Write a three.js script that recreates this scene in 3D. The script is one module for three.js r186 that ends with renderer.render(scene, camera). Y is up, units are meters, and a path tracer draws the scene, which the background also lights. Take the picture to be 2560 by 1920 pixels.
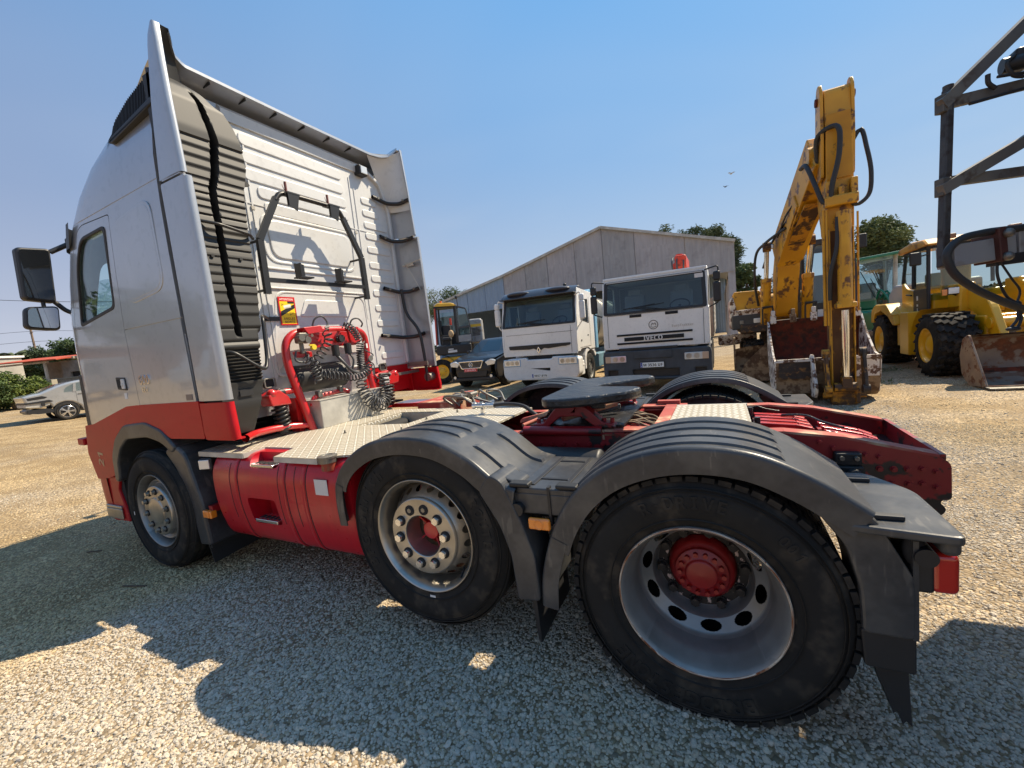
import * as THREE from 'three';
import { RoundedBoxGeometry } from 'three/addons/geometries/RoundedBoxGeometry.js';
import { mergeGeometries, mergeVertices, toCreasedNormals } from 'three/addons/utils/BufferGeometryUtils.js';
import { TextGeometry } from 'three/addons/geometries/TextGeometry.js';
import { FontLoader } from 'three/addons/loaders/FontLoader.js';
import { Brush, Evaluator, SUBTRACTION, INTERSECTION } from 'three-bvh-csg';

// ---------------------------------------------------------------- camera, sky, sun, exposure
const scene = new THREE.Scene();
const camera = new THREE.PerspectiveCamera(84.8, 4 / 3, 0.05, 3000);
camera.position.set(4.2811, 1.598, 2.9532);
camera.rotation.order = 'YXZ';
camera.rotation.set(-0.1025, 0.4684, -0.1054);
const renderer = new THREE.WebGLRenderer({ antialias: true });
renderer.toneMapping = THREE.LinearToneMapping;
renderer.toneMappingExposure = 1.62;
renderer.shadowMap.enabled = true;
const SUN = new THREE.Vector3(0.532, 1, -0.663).normalize();
const sun = new THREE.DirectionalLight(new THREE.Color().setRGB(1, 0.86, 0.65), 5.0);
sun.position.copy(SUN).multiplyScalar(60);
sun.castShadow = true; sun.shadow.mapSize.set(4096, 4096);
Object.assign(sun.shadow.camera, { left: -35, right: 25, top: 30, bottom: -25, near: 1, far: 160 });
scene.add(sun, sun.target);
{ // clear summer sky with low haze, brighter on the sun's side
  const w = 1024, h = 512, a = new Float32Array(w * h * 4);
  const mix = (p, q, t) => p + (q - p) * t, sm = (x, lo, hi) => { const t = Math.min(1, Math.max(0, (x - lo) / (hi - lo))); return t * t * (3 - 2 * t); };
  const veil = d => { const y = Math.max(.06, d.y), a = d.x / y, b = d.z / y; let t = 0; for (const [f, p, m] of [[.7, 0, 1], [1.6, 2, .6], [3.1, 4, .4], [6.3, 1, .25]]) t += m * Math.sin(a * f + 1.7 * Math.sin(b * f * .6 + p)) * Math.sin(b * f * 1.3 + 1.3 * Math.sin(a * f * .5) + p); return Math.max(0, t) * Math.min(1, d.y * 4); }; // thin high haze
  for (let j = 0; j < h; j++) for (let i = 0; i < w; i++) {
    const el = ((j + .5) / h - .5) * Math.PI, az = ((i + .5) / w - .5) * 2 * Math.PI;
    const d = new THREE.Vector3(Math.cos(el) * Math.cos(az), Math.sin(el), Math.cos(el) * Math.sin(az));
    const e = Math.max(0, d.y), c = d.dot(SUN), hz = Math.pow(1 - e, 3), k = sm(c, -0.2, .95);
    const top = [mix(.10, .13, k), mix(.21, .36, k), mix(.43, .70, k)], bot = [mix(.53, .54, k), mix(.545, .60, k), mix(.61, .64, k)];
    const g = .25 * Math.pow(Math.max(0, c), 18);
    for (let q = 0; q < 3; q++) a[(j * w + i) * 4 + q] = (mix(top[q], bot[q], Math.min(1, hz + .05 * veil(d))) + g * [1, .95, .8][q]) * .76;
    a[(j * w + i) * 4 + 3] = 1;
  }
  const t = new THREE.DataTexture(a, w, h, THREE.RGBAFormat, THREE.FloatType);
  t.mapping = THREE.EquirectangularReflectionMapping; t.magFilter = THREE.LinearFilter; t.needsUpdate = true;
  scene.background = t; scene.environment = t;
}
// ---------------------------------------------------------------- random, noise, textures
let _s = 12345;
const seed = n => { _s = n >>> 0; };
const rnd = () => { _s = (_s + 0x6D2B79F5) >>> 0; let t = _s; t = Math.imul(t ^ (t >>> 15), t | 1); t ^= t + Math.imul(t ^ (t >>> 7), t | 61); return ((t ^ (t >>> 14)) >>> 0) / 4294967296; };
const rr = (a, b) => a + (b - a) * rnd();
const hsh = (x, y, s) => { let h = Math.imul(x, 374761393) ^ Math.imul(y, 668265263) ^ Math.imul(s, 2147483647 - 61); h = Math.imul(h ^ (h >>> 13), 1274126177); return ((h ^ (h >>> 16)) >>> 0) / 4294967296; };
function vn(u, v, p, s) { // tileable value noise, period p
  const x = u * p, y = v * p, i = Math.floor(x), j = Math.floor(y), a = x - i, b = y - j, f = a * a * (3 - 2 * a), g = b * b * (3 - 2 * b), m = n => ((n % p) + p) % p;
  const A = hsh(m(i), m(j), s), B = hsh(m(i + 1), m(j), s), C = hsh(m(i), m(j + 1), s), D = hsh(m(i + 1), m(j + 1), s);
  return A + (B - A) * f + (C - A) * g + (A - B - C + D) * f * g;
}
function fb(u, v, p, o, s) { let t = 0, w = .5, n = 0; for (let k = 0; k < o; k++) { t += w * vn(u, v, p, s + k * 7); n += w; w *= .55; p *= 2; } return t / n; }
const sst = (x, lo, hi) => { const t = Math.min(1, Math.max(0, (x - lo) / (hi - lo))); return t * t * (3 - 2 * t); };
const lerp3 = (a, b, t) => [a[0] + (b[0] - a[0]) * t, a[1] + (b[1] - a[1]) * t, a[2] + (b[2] - a[2]) * t];
function tex(n, metres, fn, srgb = true) { // fn(u,v) -> grey or [r,g,b] 0..255
  const a = new Uint8Array(n * n * 4);
  for (let j = 0; j < n; j++) for (let i = 0; i < n; i++) {
    const c = fn((i + .5) / n, (j + .5) / n), k = (j * n + i) * 4, q = typeof c === 'number' ? [c, c, c] : c;
    a[k] = q[0]; a[k + 1] = q[1]; a[k + 2] = q[2]; a[k + 3] = 255;
  }
  const t = new THREE.DataTexture(a, n, n); t.wrapS = t.wrapT = THREE.RepeatWrapping; t.magFilter = THREE.LinearFilter; t.minFilter = THREE.LinearMipmapLinearFilter; t.generateMipmaps = true;
  if (srgb) t.colorSpace = THREE.SRGBColorSpace;
  t.repeat.set(1 / metres, 1 / metres); t.needsUpdate = true; return t;
}
function M(c, rough, metal = 0, o = {}) {
  const col = Array.isArray(c) ? new THREE.Color().setRGB(...c) : new THREE.Color(c);
  return new THREE.MeshPhysicalMaterial({ color: col, roughness: rough, metalness: metal, side: THREE.DoubleSide, ...o });
}
// ---------------------------------------------------------------- geometry helpers
const V3 = (x, y, z) => new THREE.Vector3(x, y, z);
const clean = g => { if (g.index) g = g.toNonIndexed(); for (const k of Object.keys(g.attributes)) if (!['position', 'normal', 'uv'].includes(k)) g.deleteAttribute(k); if (!g.attributes.normal) g.computeVertexNormals(); if (!g.attributes.uv) g.setAttribute('uv', new THREE.BufferAttribute(new Float32Array(g.attributes.position.count * 2), 2)); g.morphAttributes = {}; return g; };
const xf = (g, x = 0, y = 0, z = 0, r) => { if (r) g.applyMatrix4(new THREE.Matrix4().makeRotationFromEuler(new THREE.Euler(r[0], r[1], r[2], r[3] || 'XYZ'))); g.translate(x, y, z); return g; };
const B = (w, h, d, x, y, z, rad = 0, rot) => clean(xf(rad ? new RoundedBoxGeometry(w, h, d, 2, Math.min(rad, w / 2.01, h / 2.01, d / 2.01)) : new THREE.BoxGeometry(w, h, d), x, y, z, rot));
function C(r, len, x, y, z, ax = 'y', seg = 20, r2 = r, open = false) {
  const g = new THREE.CylinderGeometry(r2, r, len, seg, 1, open);
  if (ax === 'x') g.rotateZ(-Math.PI / 2); if (ax === 'z') g.rotateX(Math.PI / 2);
  return clean(g.translate(x, y, z));
}
const S = (r, x, y, z, sx = 1, sy = 1, sz = 1, n = 14) => clean(new THREE.SphereGeometry(r, n, Math.ceil(n * .7)).scale(sx, sy, sz).translate(x, y, z));
function T(pts, r, o = {}) { // tube through points
  const c = new THREE.CatmullRomCurve3(pts.map(p => V3(...p)), !!o.closed, o.type || 'centripetal', o.tension ?? .5);
  return clean(new THREE.TubeGeometry(c, o.seg || Math.max(8, pts.length * 6), r, o.rad || 8, !!o.closed));
}
function bend(pts, r) { // polyline with rounded corners -> points
  const out = [pts[0]];
  for (let i = 1; i < pts.length - 1; i++) {
    const p = V3(...pts[i]), a = V3(...pts[i - 1]).sub(p), b = V3(...pts[i + 1]).sub(p), la = Math.min(r, a.length() * .45), lb = Math.min(r, b.length() * .45);
    const A = p.clone().add(a.setLength(la)), Bq = p.clone().add(b.setLength(lb));
    for (let k = 0; k <= 4; k++) { const t = k / 4, q = A.clone().multiplyScalar((1 - t) ** 2).addScaledVector(p, 2 * t * (1 - t)).addScaledVector(Bq, t * t); out.push(q.toArray()); }
  }
  out.push(pts[pts.length - 1]); return out;
}
const bar = (pts, r, rc = .06, o = {}) => T(bend(pts, rc), r, { seg: pts.length * 10, ...o });
function rod(a, b, r, seg = 10, r2 = r) { const A = V3(...a), d = V3(...b).sub(A), g = new THREE.CylinderGeometry(r2, r, d.length(), seg); g.applyQuaternion(new THREE.Quaternion().setFromUnitVectors(V3(0, 1, 0), d.clone().normalize())); g.translate(A.x + d.x / 2, A.y + d.y / 2, A.z + d.z / 2); return clean(g); }
function beam(a, b, w, h, up = [0, 1, 0], rad = 0) { // box section from a to b
  const A = V3(...a), d = V3(...b).sub(A), L = d.length(), z = d.clone().normalize(), x = V3(...up).cross(z).normalize(), y = z.clone().cross(x);
  const g = rad ? new RoundedBoxGeometry(w, h, L, 2, rad) : new THREE.BoxGeometry(w, h, L);
  g.applyMatrix4(new THREE.Matrix4().makeBasis(x, y, z)); g.translate(A.x + d.x / 2, A.y + d.y / 2, A.z + d.z / 2); return clean(g);
}
function shp(pts, holes) { const s = new THREE.Shape(pts.map(p => new THREE.Vector2(...p))); (holes || []).forEach(h => s.holes.push(new THREE.Path(h.map(p => new THREE.Vector2(...p))))); return s; }
function rpoly(pts, r, n = 5) { // round the corners of a 2-D polygon
  const out = [], N = pts.length;
  for (let i = 0; i < N; i++) {
    const p = pts[i], a = pts[(i + N - 1) % N], b = pts[(i + 1) % N], rad = p[2] ?? r;
    const la = Math.hypot(a[0] - p[0], a[1] - p[1]), lb = Math.hypot(b[0] - p[0], b[1] - p[1]), q = Math.min(rad, la * .48, lb * .48);
    if (q < 1e-4) { out.push([p[0], p[1]]); continue; }
    const A = [p[0] + (a[0] - p[0]) * q / la, p[1] + (a[1] - p[1]) * q / la], Bq = [p[0] + (b[0] - p[0]) * q / lb, p[1] + (b[1] - p[1]) * q / lb];
    for (let k = 0; k <= n; k++) { const t = k / n, u = 1 - t; out.push([u * u * A[0] + 2 * u * t * p[0] + t * t * Bq[0], u * u * A[1] + 2 * u * t * p[1] + t * t * Bq[1]]); }
  }
  return out;
}
// extrude a 2-D outline: plane 'xy' (depth along z from at), 'zy' (points are [z,y], depth along x), 'xz' (points are [x,z], depth along y)
function X(pts, plane, at, depth, bev = 0, holes, cs = 8) {
  const g = new THREE.ExtrudeGeometry(shp(pts, holes), { depth: depth - 2 * bev, bevelEnabled: bev > 0, bevelThickness: bev, bevelSize: bev, bevelOffset: -bev, bevelSegments: 2, curveSegments: cs });
  g.translate(0, 0, bev);
  if (plane === 'zy') g.applyMatrix4(new THREE.Matrix4().makeBasis(V3(0, 0, 1), V3(0, 1, 0), V3(1, 0, 0)));
  if (plane === 'xz') g.applyMatrix4(new THREE.Matrix4().makeBasis(V3(1, 0, 0), V3(0, 0, 1), V3(0, 1, 0)));
  const o = plane === 'xy' ? [0, 0, at] : plane === 'zy' ? [at, 0, 0] : [0, at, 0];
  g.translate(...o);
  if (plane !== 'xy') { const p = g.attributes.position.array, nn = g.attributes.normal.array; for (let i = 0; i < p.length; i += 9) for (let k = 0; k < 3; k++) { [p[i + 3 + k], p[i + 6 + k]] = [p[i + 6 + k], p[i + 3 + k]];[nn[i + 3 + k], nn[i + 6 + k]] = [nn[i + 6 + k], nn[i + 3 + k]]; } g.computeVertexNormals(); }
  return clean(g);
}
function G(nu, nv, f, closeU = false) { // smooth grid surface
  const p = [], ix = [], uv = [];
  for (let j = 0; j <= nv; j++) for (let i = 0; i <= nu; i++) { p.push(...f(i / nu, j / nv, i, j)); uv.push(i / nu, j / nv); }
  for (let j = 0; j < nv; j++) for (let i = 0; i < nu; i++) { const a = j * (nu + 1) + i, b = a + 1, c = a + nu + 1, d = c + 1; ix.push(a, b, d, a, d, c); }
  const g = new THREE.BufferGeometry(); g.setAttribute('position', new THREE.Float32BufferAttribute(p, 3)); g.setAttribute('uv', new THREE.Float32BufferAttribute(uv, 2)); g.setIndex(ix); g.computeVertexNormals(); return clean(g);
}
function Lt(prof, x, y, z, ax = 'z', seg = 48) { // lathe, profile [r, h] with h along ax
  const g = new THREE.LatheGeometry(prof.map(p => new THREE.Vector2(Math.max(p[0], 1e-4), p[1])), seg);
  if (ax === 'z') g.rotateX(Math.PI / 2); if (ax === 'x') g.rotateZ(-Math.PI / 2);
  return clean(g.translate(x, y, z));
}
function crease(g, ang = .6) { const q = g.clone(); q.deleteAttribute('uv'); q.deleteAttribute('normal'); return clean(toCreasedNormals(mergeVertices(q, 1e-4), ang)); }
const mirZ = g => { const q = g.clone(); q.scale(1, 1, -1); const p = q.attributes; for (const k of ['position', 'normal', 'uv']) { const n = p[k].itemSize, a = p[k].array; for (let i = 0; i < a.length; i += 3 * n) for (let j = 0; j < n; j++) [a[i + n + j], a[i + 2 * n + j]] = [a[i + 2 * n + j], a[i + n + j]]; } return q; };
function boxUV(g) { // uv in metres from the dominant axis
  const p = g.attributes.position, n = g.attributes.normal, u = g.attributes.uv;
  for (let i = 0; i < p.count; i++) {
    const ax = Math.abs(n.getX(i)), ay = Math.abs(n.getY(i)), az = Math.abs(n.getZ(i));
    if (ay >= ax && ay >= az) u.setXY(i, p.getX(i), p.getZ(i)); else if (ax >= az) u.setXY(i, p.getZ(i), p.getY(i)); else u.setXY(i, p.getX(i), p.getY(i));
  }
}
function mk(name, geos, mat, keepUV) {
  const g = Array.isArray(geos) ? (geos.length === 1 ? geos[0] : mergeGeometries(geos)) : geos;
  if (!keepUV) boxUV(g);
  const m = new THREE.Mesh(g, mat); m.name = name; m.castShadow = m.receiveShadow = true; return m;
}
const P = (name, geos, mat, parent, keepUV) => { const m = mk(name, geos, mat, keepUV); parent.add(m); return m; };
const used = {};
const numbered = n => { used[n] = (used[n] ?? -1) + 1; return used[n] ? n + '_' + String(used[n]).padStart(3, '0') : n; };
function tag(o, label, category, group, kind) { o.name = numbered(o.name); o.userData = { label, category }; if (group) o.userData.group = group; if (kind) o.userData.kind = kind; if (kind === 'structure') delete o.userData.category; scene.add(o); return o; }
function thing(name, label, category, [x, y, z] = [0, 0, 0], turn = 0, group) { const o = new THREE.Group(); o.name = name; o.position.set(x, y, z); o.rotation.y = turn; return tag(o, label, category, group); }
const font = await new FontLoader().loadAsync('fonts/droid/droid_sans_bold.typeface.json');
function txt(s, size, depth) { const g = new TextGeometry(s, { font, size, depth, curveSegments: 3, bevelEnabled: false }); g.computeBoundingBox(); const b = g.boundingBox; g.translate(-(b.min.x + b.max.x) / 2, -(b.min.y + b.max.y) / 2, 0); return clean(g); }
function canvasTex(w, h, draw) { const c = document.createElement('canvas'); c.width = w; c.height = h; const x = c.getContext('2d'); draw(x, w, h); const t = new THREE.CanvasTexture(c); t.colorSpace = THREE.SRGBColorSpace; return t; }
// ---------------------------------------------------------------- materials
const tDust = tex(512, 1.7, (u, v) => { const n = fb(u, v, 4, 5, 3), s = fb(u, v, 40, 2, 9); const k = 232 + 24 * n - 8 * sst(s, .62, .8); return [k, k - 2, k - 6]; });
const tGrime = tex(512, .9, (u, v) => { const n = fb(u, v, 3, 5, 13), s = fb(u, v, 24, 3, 19); const k = 150 + 90 * n + 20 * s; return [k, k * .985, k * .95]; });
const tSpeck = tex(512, .35, (u, v) => 120 + 110 * fb(u, v, 24, 3, 27), false);
const tOrange = tex(256, .02, (u, v) => 128 + 60 * (fb(u, v, 8, 2, 31) - .5), false);
const tRough = tex(256, .6, (u, v) => { const n = 160 + 90 * (fb(u, v, 5, 4, 37) - .3); return [0, Math.min(255, n), 0]; }, false);
const tTyre = tex(512, .5, (u, v) => { const n = fb(u, v, 4, 5, 41), d = sst(fb(u, v, 6, 4, 47), .5, .78); return lerp3([31 + 14 * n, 30 + 14 * n, 29 + 13 * n], [104, 92, 76], d * .42); });
const tCheck = tex(512, .16, (u, v) => { // five-bar-like tread plate relief
  let h = 60; const n = 4; for (let a = 0; a < n; a++) for (let b = 0; b < n; b++) { const cx = (a + .5) / n, cy = (b + .5) / n, s = (a + b) % 2 ? 1 : -1; let dx = u - cx, dy = v - cy; const p = (dx + s * dy) * .7071, q = (-s * dx + dy) * .7071; const e = (p / .125) ** 2 + (q / .04) ** 2; if (e < 1) h = Math.max(h, 60 + 190 * Math.min(1, (1 - e) * 2.2)); } return h; }, false);
const tCheckC = tex(512, .16, (u, v) => { let h = 0; const n = 4; for (let a = 0; a < n; a++) for (let b = 0; b < n; b++) { const cx = (a + .5) / n, cy = (b + .5) / n, s = (a + b) % 2 ? 1 : -1; const dx = u - cx, dy = v - cy, p = (dx + s * dy) * .7071, q = (-s * dx + dy) * .7071, e = (p / .125) ** 2 + (q / .045) ** 2; if (e < 1) h = 1; } const g = 20 * fb(u, v, 6, 4, 55); return h ? [250 - g, 246 - g, 236 - g] : [196 - g, 186 - g, 166 - g]; });
const tFender = tex(512, 1.1, (u, v) => { const d = sst(fb(u, v, 5, 5, 141), .48, .78), f = fb(u, v, 60, 2, 147), sc = sst(fb(u, v * .15, 50, 3, 151), .72, .8); const k = 58 + 12 * (f - .5); return lerp3([k, k + 1, k + 3], [118, 113, 104], d * .40 + sc * .35); });
const tTank = tex(512, .9, (u, v) => { const st = fb(u * .9, v * .12, 40, 3, 181), d = sst(fb(u, v, 6, 5, 187), .55, .8), k = 236 + 26 * (st - .5); return lerp3([k, k, k], [226, 214, 200], d * .6); });
const rustTex = (base, rust, lo, hi, s, m = 1.3, fade = [20, 20, 14]) => tex(512, m, (u, v) => { const n = fb(u, v, 5, 5, s), f = fb(u, v, 12, 4, s + 50), g = fb(u, v, 3, 3, s + 90); const t = sst(n * .6 + f * .4, lo, hi); const b = base.map((c, i) => Math.min(255, c + fade[i] * (g - .5) * 2)); return lerp3(b, rust.map(c => c * (.7 + .6 * f)), t); });
const MT = {
  silver: M([.50, .52, .56], .34, .55, { clearcoat: 1, clearcoatRoughness: .06, map: tDust }),
  silverDull: M([.66, .675, .69], .48, .12, { clearcoat: .4, clearcoatRoughness: .3, map: tDust }),
  red: M([.50, .008, .014], .45, 0, { specularIntensity: .35, clearcoat: .2, clearcoatRoughness: .06, map: tDust }),
  redHoop: M([.56, .012, .014], .36, .05, { clearcoat: .7, clearcoatRoughness: .15, map: tDust }),
  redTank: M([.54, .009, .022], .45, 0, { specularIntensity: .6, clearcoat: .4, clearcoatRoughness: .3, roughnessMap: tRough, map: tTank }),
  redFrame: M(0xffffff, .48, 0, { clearcoat: .3, clearcoatRoughness: .3, map: rustTex([142, 20, 26], [34, 26, 26], .60, .66, 171, .8, [16, 4, 4]) }),
  redDusty: M(0xffffff, .75, 0, { map: rustTex([165, 72, 62], [178, 150, 120], .42, .66, 61) }),
  fender: M(0xffffff, .36, 0, { map: tFender, specularIntensity: .9, bumpMap: tSpeck, bumpScale: .0005 }),
  black: M([.022, .022, .024], .5, 0, { map: tDust }),
  blackMetal: M([.02, .02, .021], .38, .1, { map: tDust }),
  intake: M([.030, .030, .031], .55, 0, { map: tGrime }),
  redHub: M([.40, .008, .010], .45, 0, { clearcoat: .4, clearcoatRoughness: .25, map: tGrime }),
  chips: M(0xffffff, .7, 0, { map: rustTex([28, 24, 24], [170, 150, 140], .56, .64, 161, .12) }),
  deep: M([.012, .012, .013], .8),
  tyre: M(0xffffff, .8, 0, { specularIntensity: .45, map: tTyre, bumpMap: tSpeck, bumpScale: .0008 }),
  tyreText: M(0xffffff, .7, 0, { specularIntensity: .5, map: tTyre }),
  rimSteel: M([.42, .43, .44], .42, .55, { map: tGrime }),
  alu: M([.66, .65, .63], .33, .85, { map: tGrime }),
  aluBright: M([.78, .78, .78], .2, .95, { map: tDust }),
  chrome: M([.8, .8, .8], .12, 1),
  steel: M([.38, .37, .35], .45, .7, { map: tGrime }),
  checker: M([.80, .79, .76], .5, .12, { map: tCheckC, bumpMap: tCheck, bumpScale: .004 }),
  plateAlu: M([.80, .79, .76], .5, .2, { map: tGrime }),
  glass: M([.82, .93, .92], .02, 0, { transmission: 1, thickness: 0, ior: 1.5 }),
  glassDark: M([.72, .80, .82], .03, 0, { transmission: 1, thickness: 0, ior: 1.5 }),
  mirror: M([.75, .77, .8], .02, 1),
  amber: M([.85, .25, .02], .2, 0, { clearcoat: 1, clearcoatRoughness: .05 }),
  redLens: M([.5, .02, .012], .2, 0, { clearcoat: 1, clearcoatRoughness: .05 }),
  clearLens: M([.75, .76, .74], .15, .3, { clearcoat: 1 }),
  whitePaint: M([.86, .86, .85], .4, 0, { clearcoat: .6, clearcoatRoughness: .2, map: tDust }),
  whitePlastic: M([.80, .80, .80], .5, 0, { map: tDust }),
  grease: M([.028, .028, .030], .38, .1, { clearcoat: .4, clearcoatRoughness: .35, bumpMap: tex(512, .5, (u, v) => 255 * fb(u, v, 6, 5, 71), false), bumpScale: .022, map: tGrime }),
  rubber: M([.03, .03, .031], .6, 0, { map: tDust }),
  cable: M([.06, .06, .062], .42, 0),
};
// ---------------------------------------------------------------- the ground: level under the truck, rising a little towards the sheds
const sandAt = (x, z) => Math.min(1, sst(fb(x / 64 + 9, z / 64 + 9, 14, 4, 33), .5, .7) * .8 + .9 * sst(fb(x / 64 + 9, z / 64 + 9, 50, 3, 35) * .8 + .5 * sst(1.9 - x, -.6, 2.2) + .4 * sst(x - 5.2, 0, 2), .62, .95)); // tan fines mixed into the stone
const groundY = (x, z) => { const q = (x - 4.28) * .892 - (z - 2.95) * .4515; return Math.min(1.5, .0437 * Math.max(0, -6 - q)); };
{
  const tGr = tex(1024, 1.6, (u, v) => { // packed stone chips and dust between them
    const p = 64, x = u * p, y = v * p; let b1 = 9, b2 = 9, id = 0;
    const i0 = Math.floor(x), j0 = Math.floor(y);
    for (let i = i0 - 1; i <= i0 + 1; i++) for (let j = j0 - 1; j <= j0 + 1; j++) { const a = ((i % p) + p) % p, c = ((j % p) + p) % p; const dx = i + hsh(a, c, 5) - x, dy = j + hsh(a, c, 6) - y, d = dx * dx + dy * dy; if (d < b1) { b2 = b1; b1 = d; id = hsh(a, c, 8); } else if (d < b2) b2 = d; }
    const e = sst(Math.sqrt(b2) - Math.sqrt(b1), .02, .22), n = fb(u, v, 5, 4, 3), t = .62 + .38 * id;
    const st = lerp3([228 * t, 214 * t, 190 * t], [214 * t, 206 * t, 196 * t], hsh(Math.floor(id * 9999), 3, 1)), du = [140, 126, 104];
    return lerp3(du, st, e * (.45 + .55 * sst(n, .25, .6)));
  });
  const tGb = tex(1024, 1.6, (u, v) => { const p = 64, x = u * p, y = v * p; let b1 = 9; const i0 = Math.floor(x), j0 = Math.floor(y); for (let i = i0 - 1; i <= i0 + 1; i++) for (let j = j0 - 1; j <= j0 + 1; j++) { const a = ((i % p) + p) % p, c = ((j % p) + p) % p; const dx = i + hsh(a, c, 5) - x, dy = j + hsh(a, c, 6) - y; b1 = Math.min(b1, dx * dx + dy * dy); } return 255 * Math.max(0, 1 - b1 * 1.3); }, false);
  const R = [], A = 128; for (let k = 0; k <= 90; k++) R.push(k < 60 ? k * .5 : 30 * Math.pow(1.135, k - 60)); // rings out to the horizon
  const g = new THREE.BufferGeometry(), p = [], c = [], uv = [], ix = [];
  for (const r of R) for (let a = 0; a <= A; a++) {
    const t = a / A * 2 * Math.PI, x = 2 + r * Math.cos(t), z = -1 + r * Math.sin(t);
    p.push(x, groundY(x, z), z); uv.push(x, z);
    const n = fb(x / 64 + 9, z / 64 + 9, 24, 4, 17), m = fb(x / 64 + 9, z / 64 + 9, 90, 3, 23), w = .80 + .34 * (n - .5) + .26 * (m - .5), sand = sandAt(x, z);
    c.push(w * (1.04 + .06 * sand), w * (.92 - .03 * sand), w * (.75 - .19 * sand));
  }
  for (let i = 0; i < R.length - 1; i++) for (let a = 0; a < A; a++) { const q = i * (A + 1) + a; ix.push(q, q + 1, q + A + 2, q, q + A + 2, q + A + 1); }
  g.setAttribute('position', new THREE.Float32BufferAttribute(p, 3)); g.setAttribute('color', new THREE.Float32BufferAttribute(c, 3)); g.setAttribute('uv', new THREE.Float32BufferAttribute(uv, 2)); g.setIndex(ix); g.computeVertexNormals();
  const m = new THREE.Mesh(g, M(0xffffff, .95, 0, { map: tGr, bumpMap: tGb, bumpScale: .012, vertexColors: true })); m.name = 'gravel_ground'; m.receiveShadow = true;
  tag(m, 'pale gravel yard of crushed stone', 'ground', null, 'structure');
}
{ // loose stones lying on the yard
  seed(77);
  const base = new THREE.IcosahedronGeometry(1, 1), pp = base.attributes.position;
  for (let i = 0; i < pp.count; i++) { const x = pp.getX(i), y = pp.getY(i), z = pp.getZ(i), k = .8 + .4 * hsh(Math.round(x * 90), Math.round(y * 90 + z * 300), 4); pp.setXYZ(i, x * k, y * k * .62, z * k * .82); }
  base.computeVertexNormals();
  const lane = (x, z) => { const n = fb(x / 64 + 9, z / 64 + 9, 40, 3, 43), l = q => { const e = ((q + .5 * Math.sin(x * .25) + .6 * (n - .5)) % 4.2 + 4.2) % 4.2 - 1; return Math.exp(-e * e / .12); }; return Math.min(.8, .62 * l(z + .12 * x) + .62 * l(z + .12 * x + 1.9) + .9 * sst(n, .55, .75)); }; // packed wheel tracks and bare patches carry fewer loose stones
  const list = []; const cx = camera.position.x, cz = camera.position.z;
  const band = (r0, r1, dens, s0, s1) => { const th0 = Math.PI + .15, n = Math.round(dens * 1.15 * (r1 * r1 - r0 * r0)); for (let i = 0; i < n; i++) { const r = Math.sqrt(rr(r0 * r0, r1 * r1)), a = Math.atan2(-.892, -.4515) + rr(-1.15, 1.15), px = cx + r * Math.cos(a), pz = cz + r * Math.sin(a); if (rnd() < lane(px, pz)) continue; list.push([cx + r * Math.cos(a), cz + r * Math.sin(a), rr(s0, s1) * (rnd() < .05 ? 1.7 : rr(.7, 1.1))]); } };
  band(.5, 2.6, 7600, .0048, .0102); band(2.6, 4.5, 5600, .0048, .0098); band(4.5, 7.5, 2200, .005, .0095); band(7.5, 12, 420, .006, .011);
  const im = new THREE.InstancedMesh(base, M(0xffffff, .9, 0), list.length), m4 = new THREE.Matrix4(), q = new THREE.Quaternion(), e = new THREE.Euler(), col = new THREE.Color();
  list.forEach(([x, z, s], i) => {
    e.set(rr(-.5, .5), rr(0, 6.28), rr(-.5, .5)); q.setFromEuler(e);
    m4.compose(V3(x, groundY(x, z) + s * rr(-.2, .28), z), q, V3(s * rr(.8, 1.3), s * rr(.8, 1.2), s)); im.setMatrixAt(i, m4);
    const n = fb(x / 64 + 9, z / 64 + 9, 24, 4, 17), w = (.80 + .30 * (n - .5)) * rr(.66, 1), t = rnd(), sand = sandAt(x, z);
    col.setRGB(w * (.71 + .05 * t + .06 * sand), w * (.63 + .02 * t - .03 * sand), w * (.52 - .03 * t - .16 * sand)); im.setColorAt(i, col);
  });
  im.name = 'gravel_stones'; im.castShadow = im.receiveShadow = true;
  tag(im, 'loose angular pale stones covering the yard', 'gravel', null, 'stuff');
}
// ---------------------------------------------------------------- the tractor truck (x runs back along it, z to its left side)
const truck = thing('tractor_truck', 'silver and red three axle tractor truck with bare chassis and tall sleeper cab', 'truck');
const XP = 2.8068, XD = 4.1544, YP = .6126, YW = .497, ZR = 1.279;
const arc = (n, f) => Array.from({ length: n }, (_, i) => f(i, i / n * 2 * Math.PI));
const hexNut = (r, h) => clean(new THREE.CylinderGeometry(r, r, h, 6).rotateX(Math.PI / 2));
const nutG = mergeGeometries([hexNut(.0165, .03), xf(clean(new THREE.CylinderGeometry(.021, .021, .01, 14).rotateX(Math.PI / 2)), 0, 0, -.012)]);
boxUV(nutG);
function arcText(s, R, a0, size, step) { // letters with their heads outward, running clockwise
  const out = []; [...s].forEach((ch, i) => { if (ch === ' ') return; const a = a0 - i * step, g = txt(ch, size, .004); g.rotateZ(a - Math.PI / 2); g.translate(R * Math.cos(a), R * Math.sin(a), 0); out.push(g); }); return out;
}
const tyreProf = (R, w, b) => [[.292, -.035], [.30, -.012], [.325, -.002], [.37, b * .75], [.42, b], [.455, b * .6], [.478, -.006], [R - .010, -.018], [R - .002, -.030], [R, -.045], [R + .002, -w / 2], [R, -w + .045], [R - .002, -w + .03], [R - .010, -w + .018], [.46, -w + .004], [.40, -w - .006], [.33, -w], [.292, -w + .03]];
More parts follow.
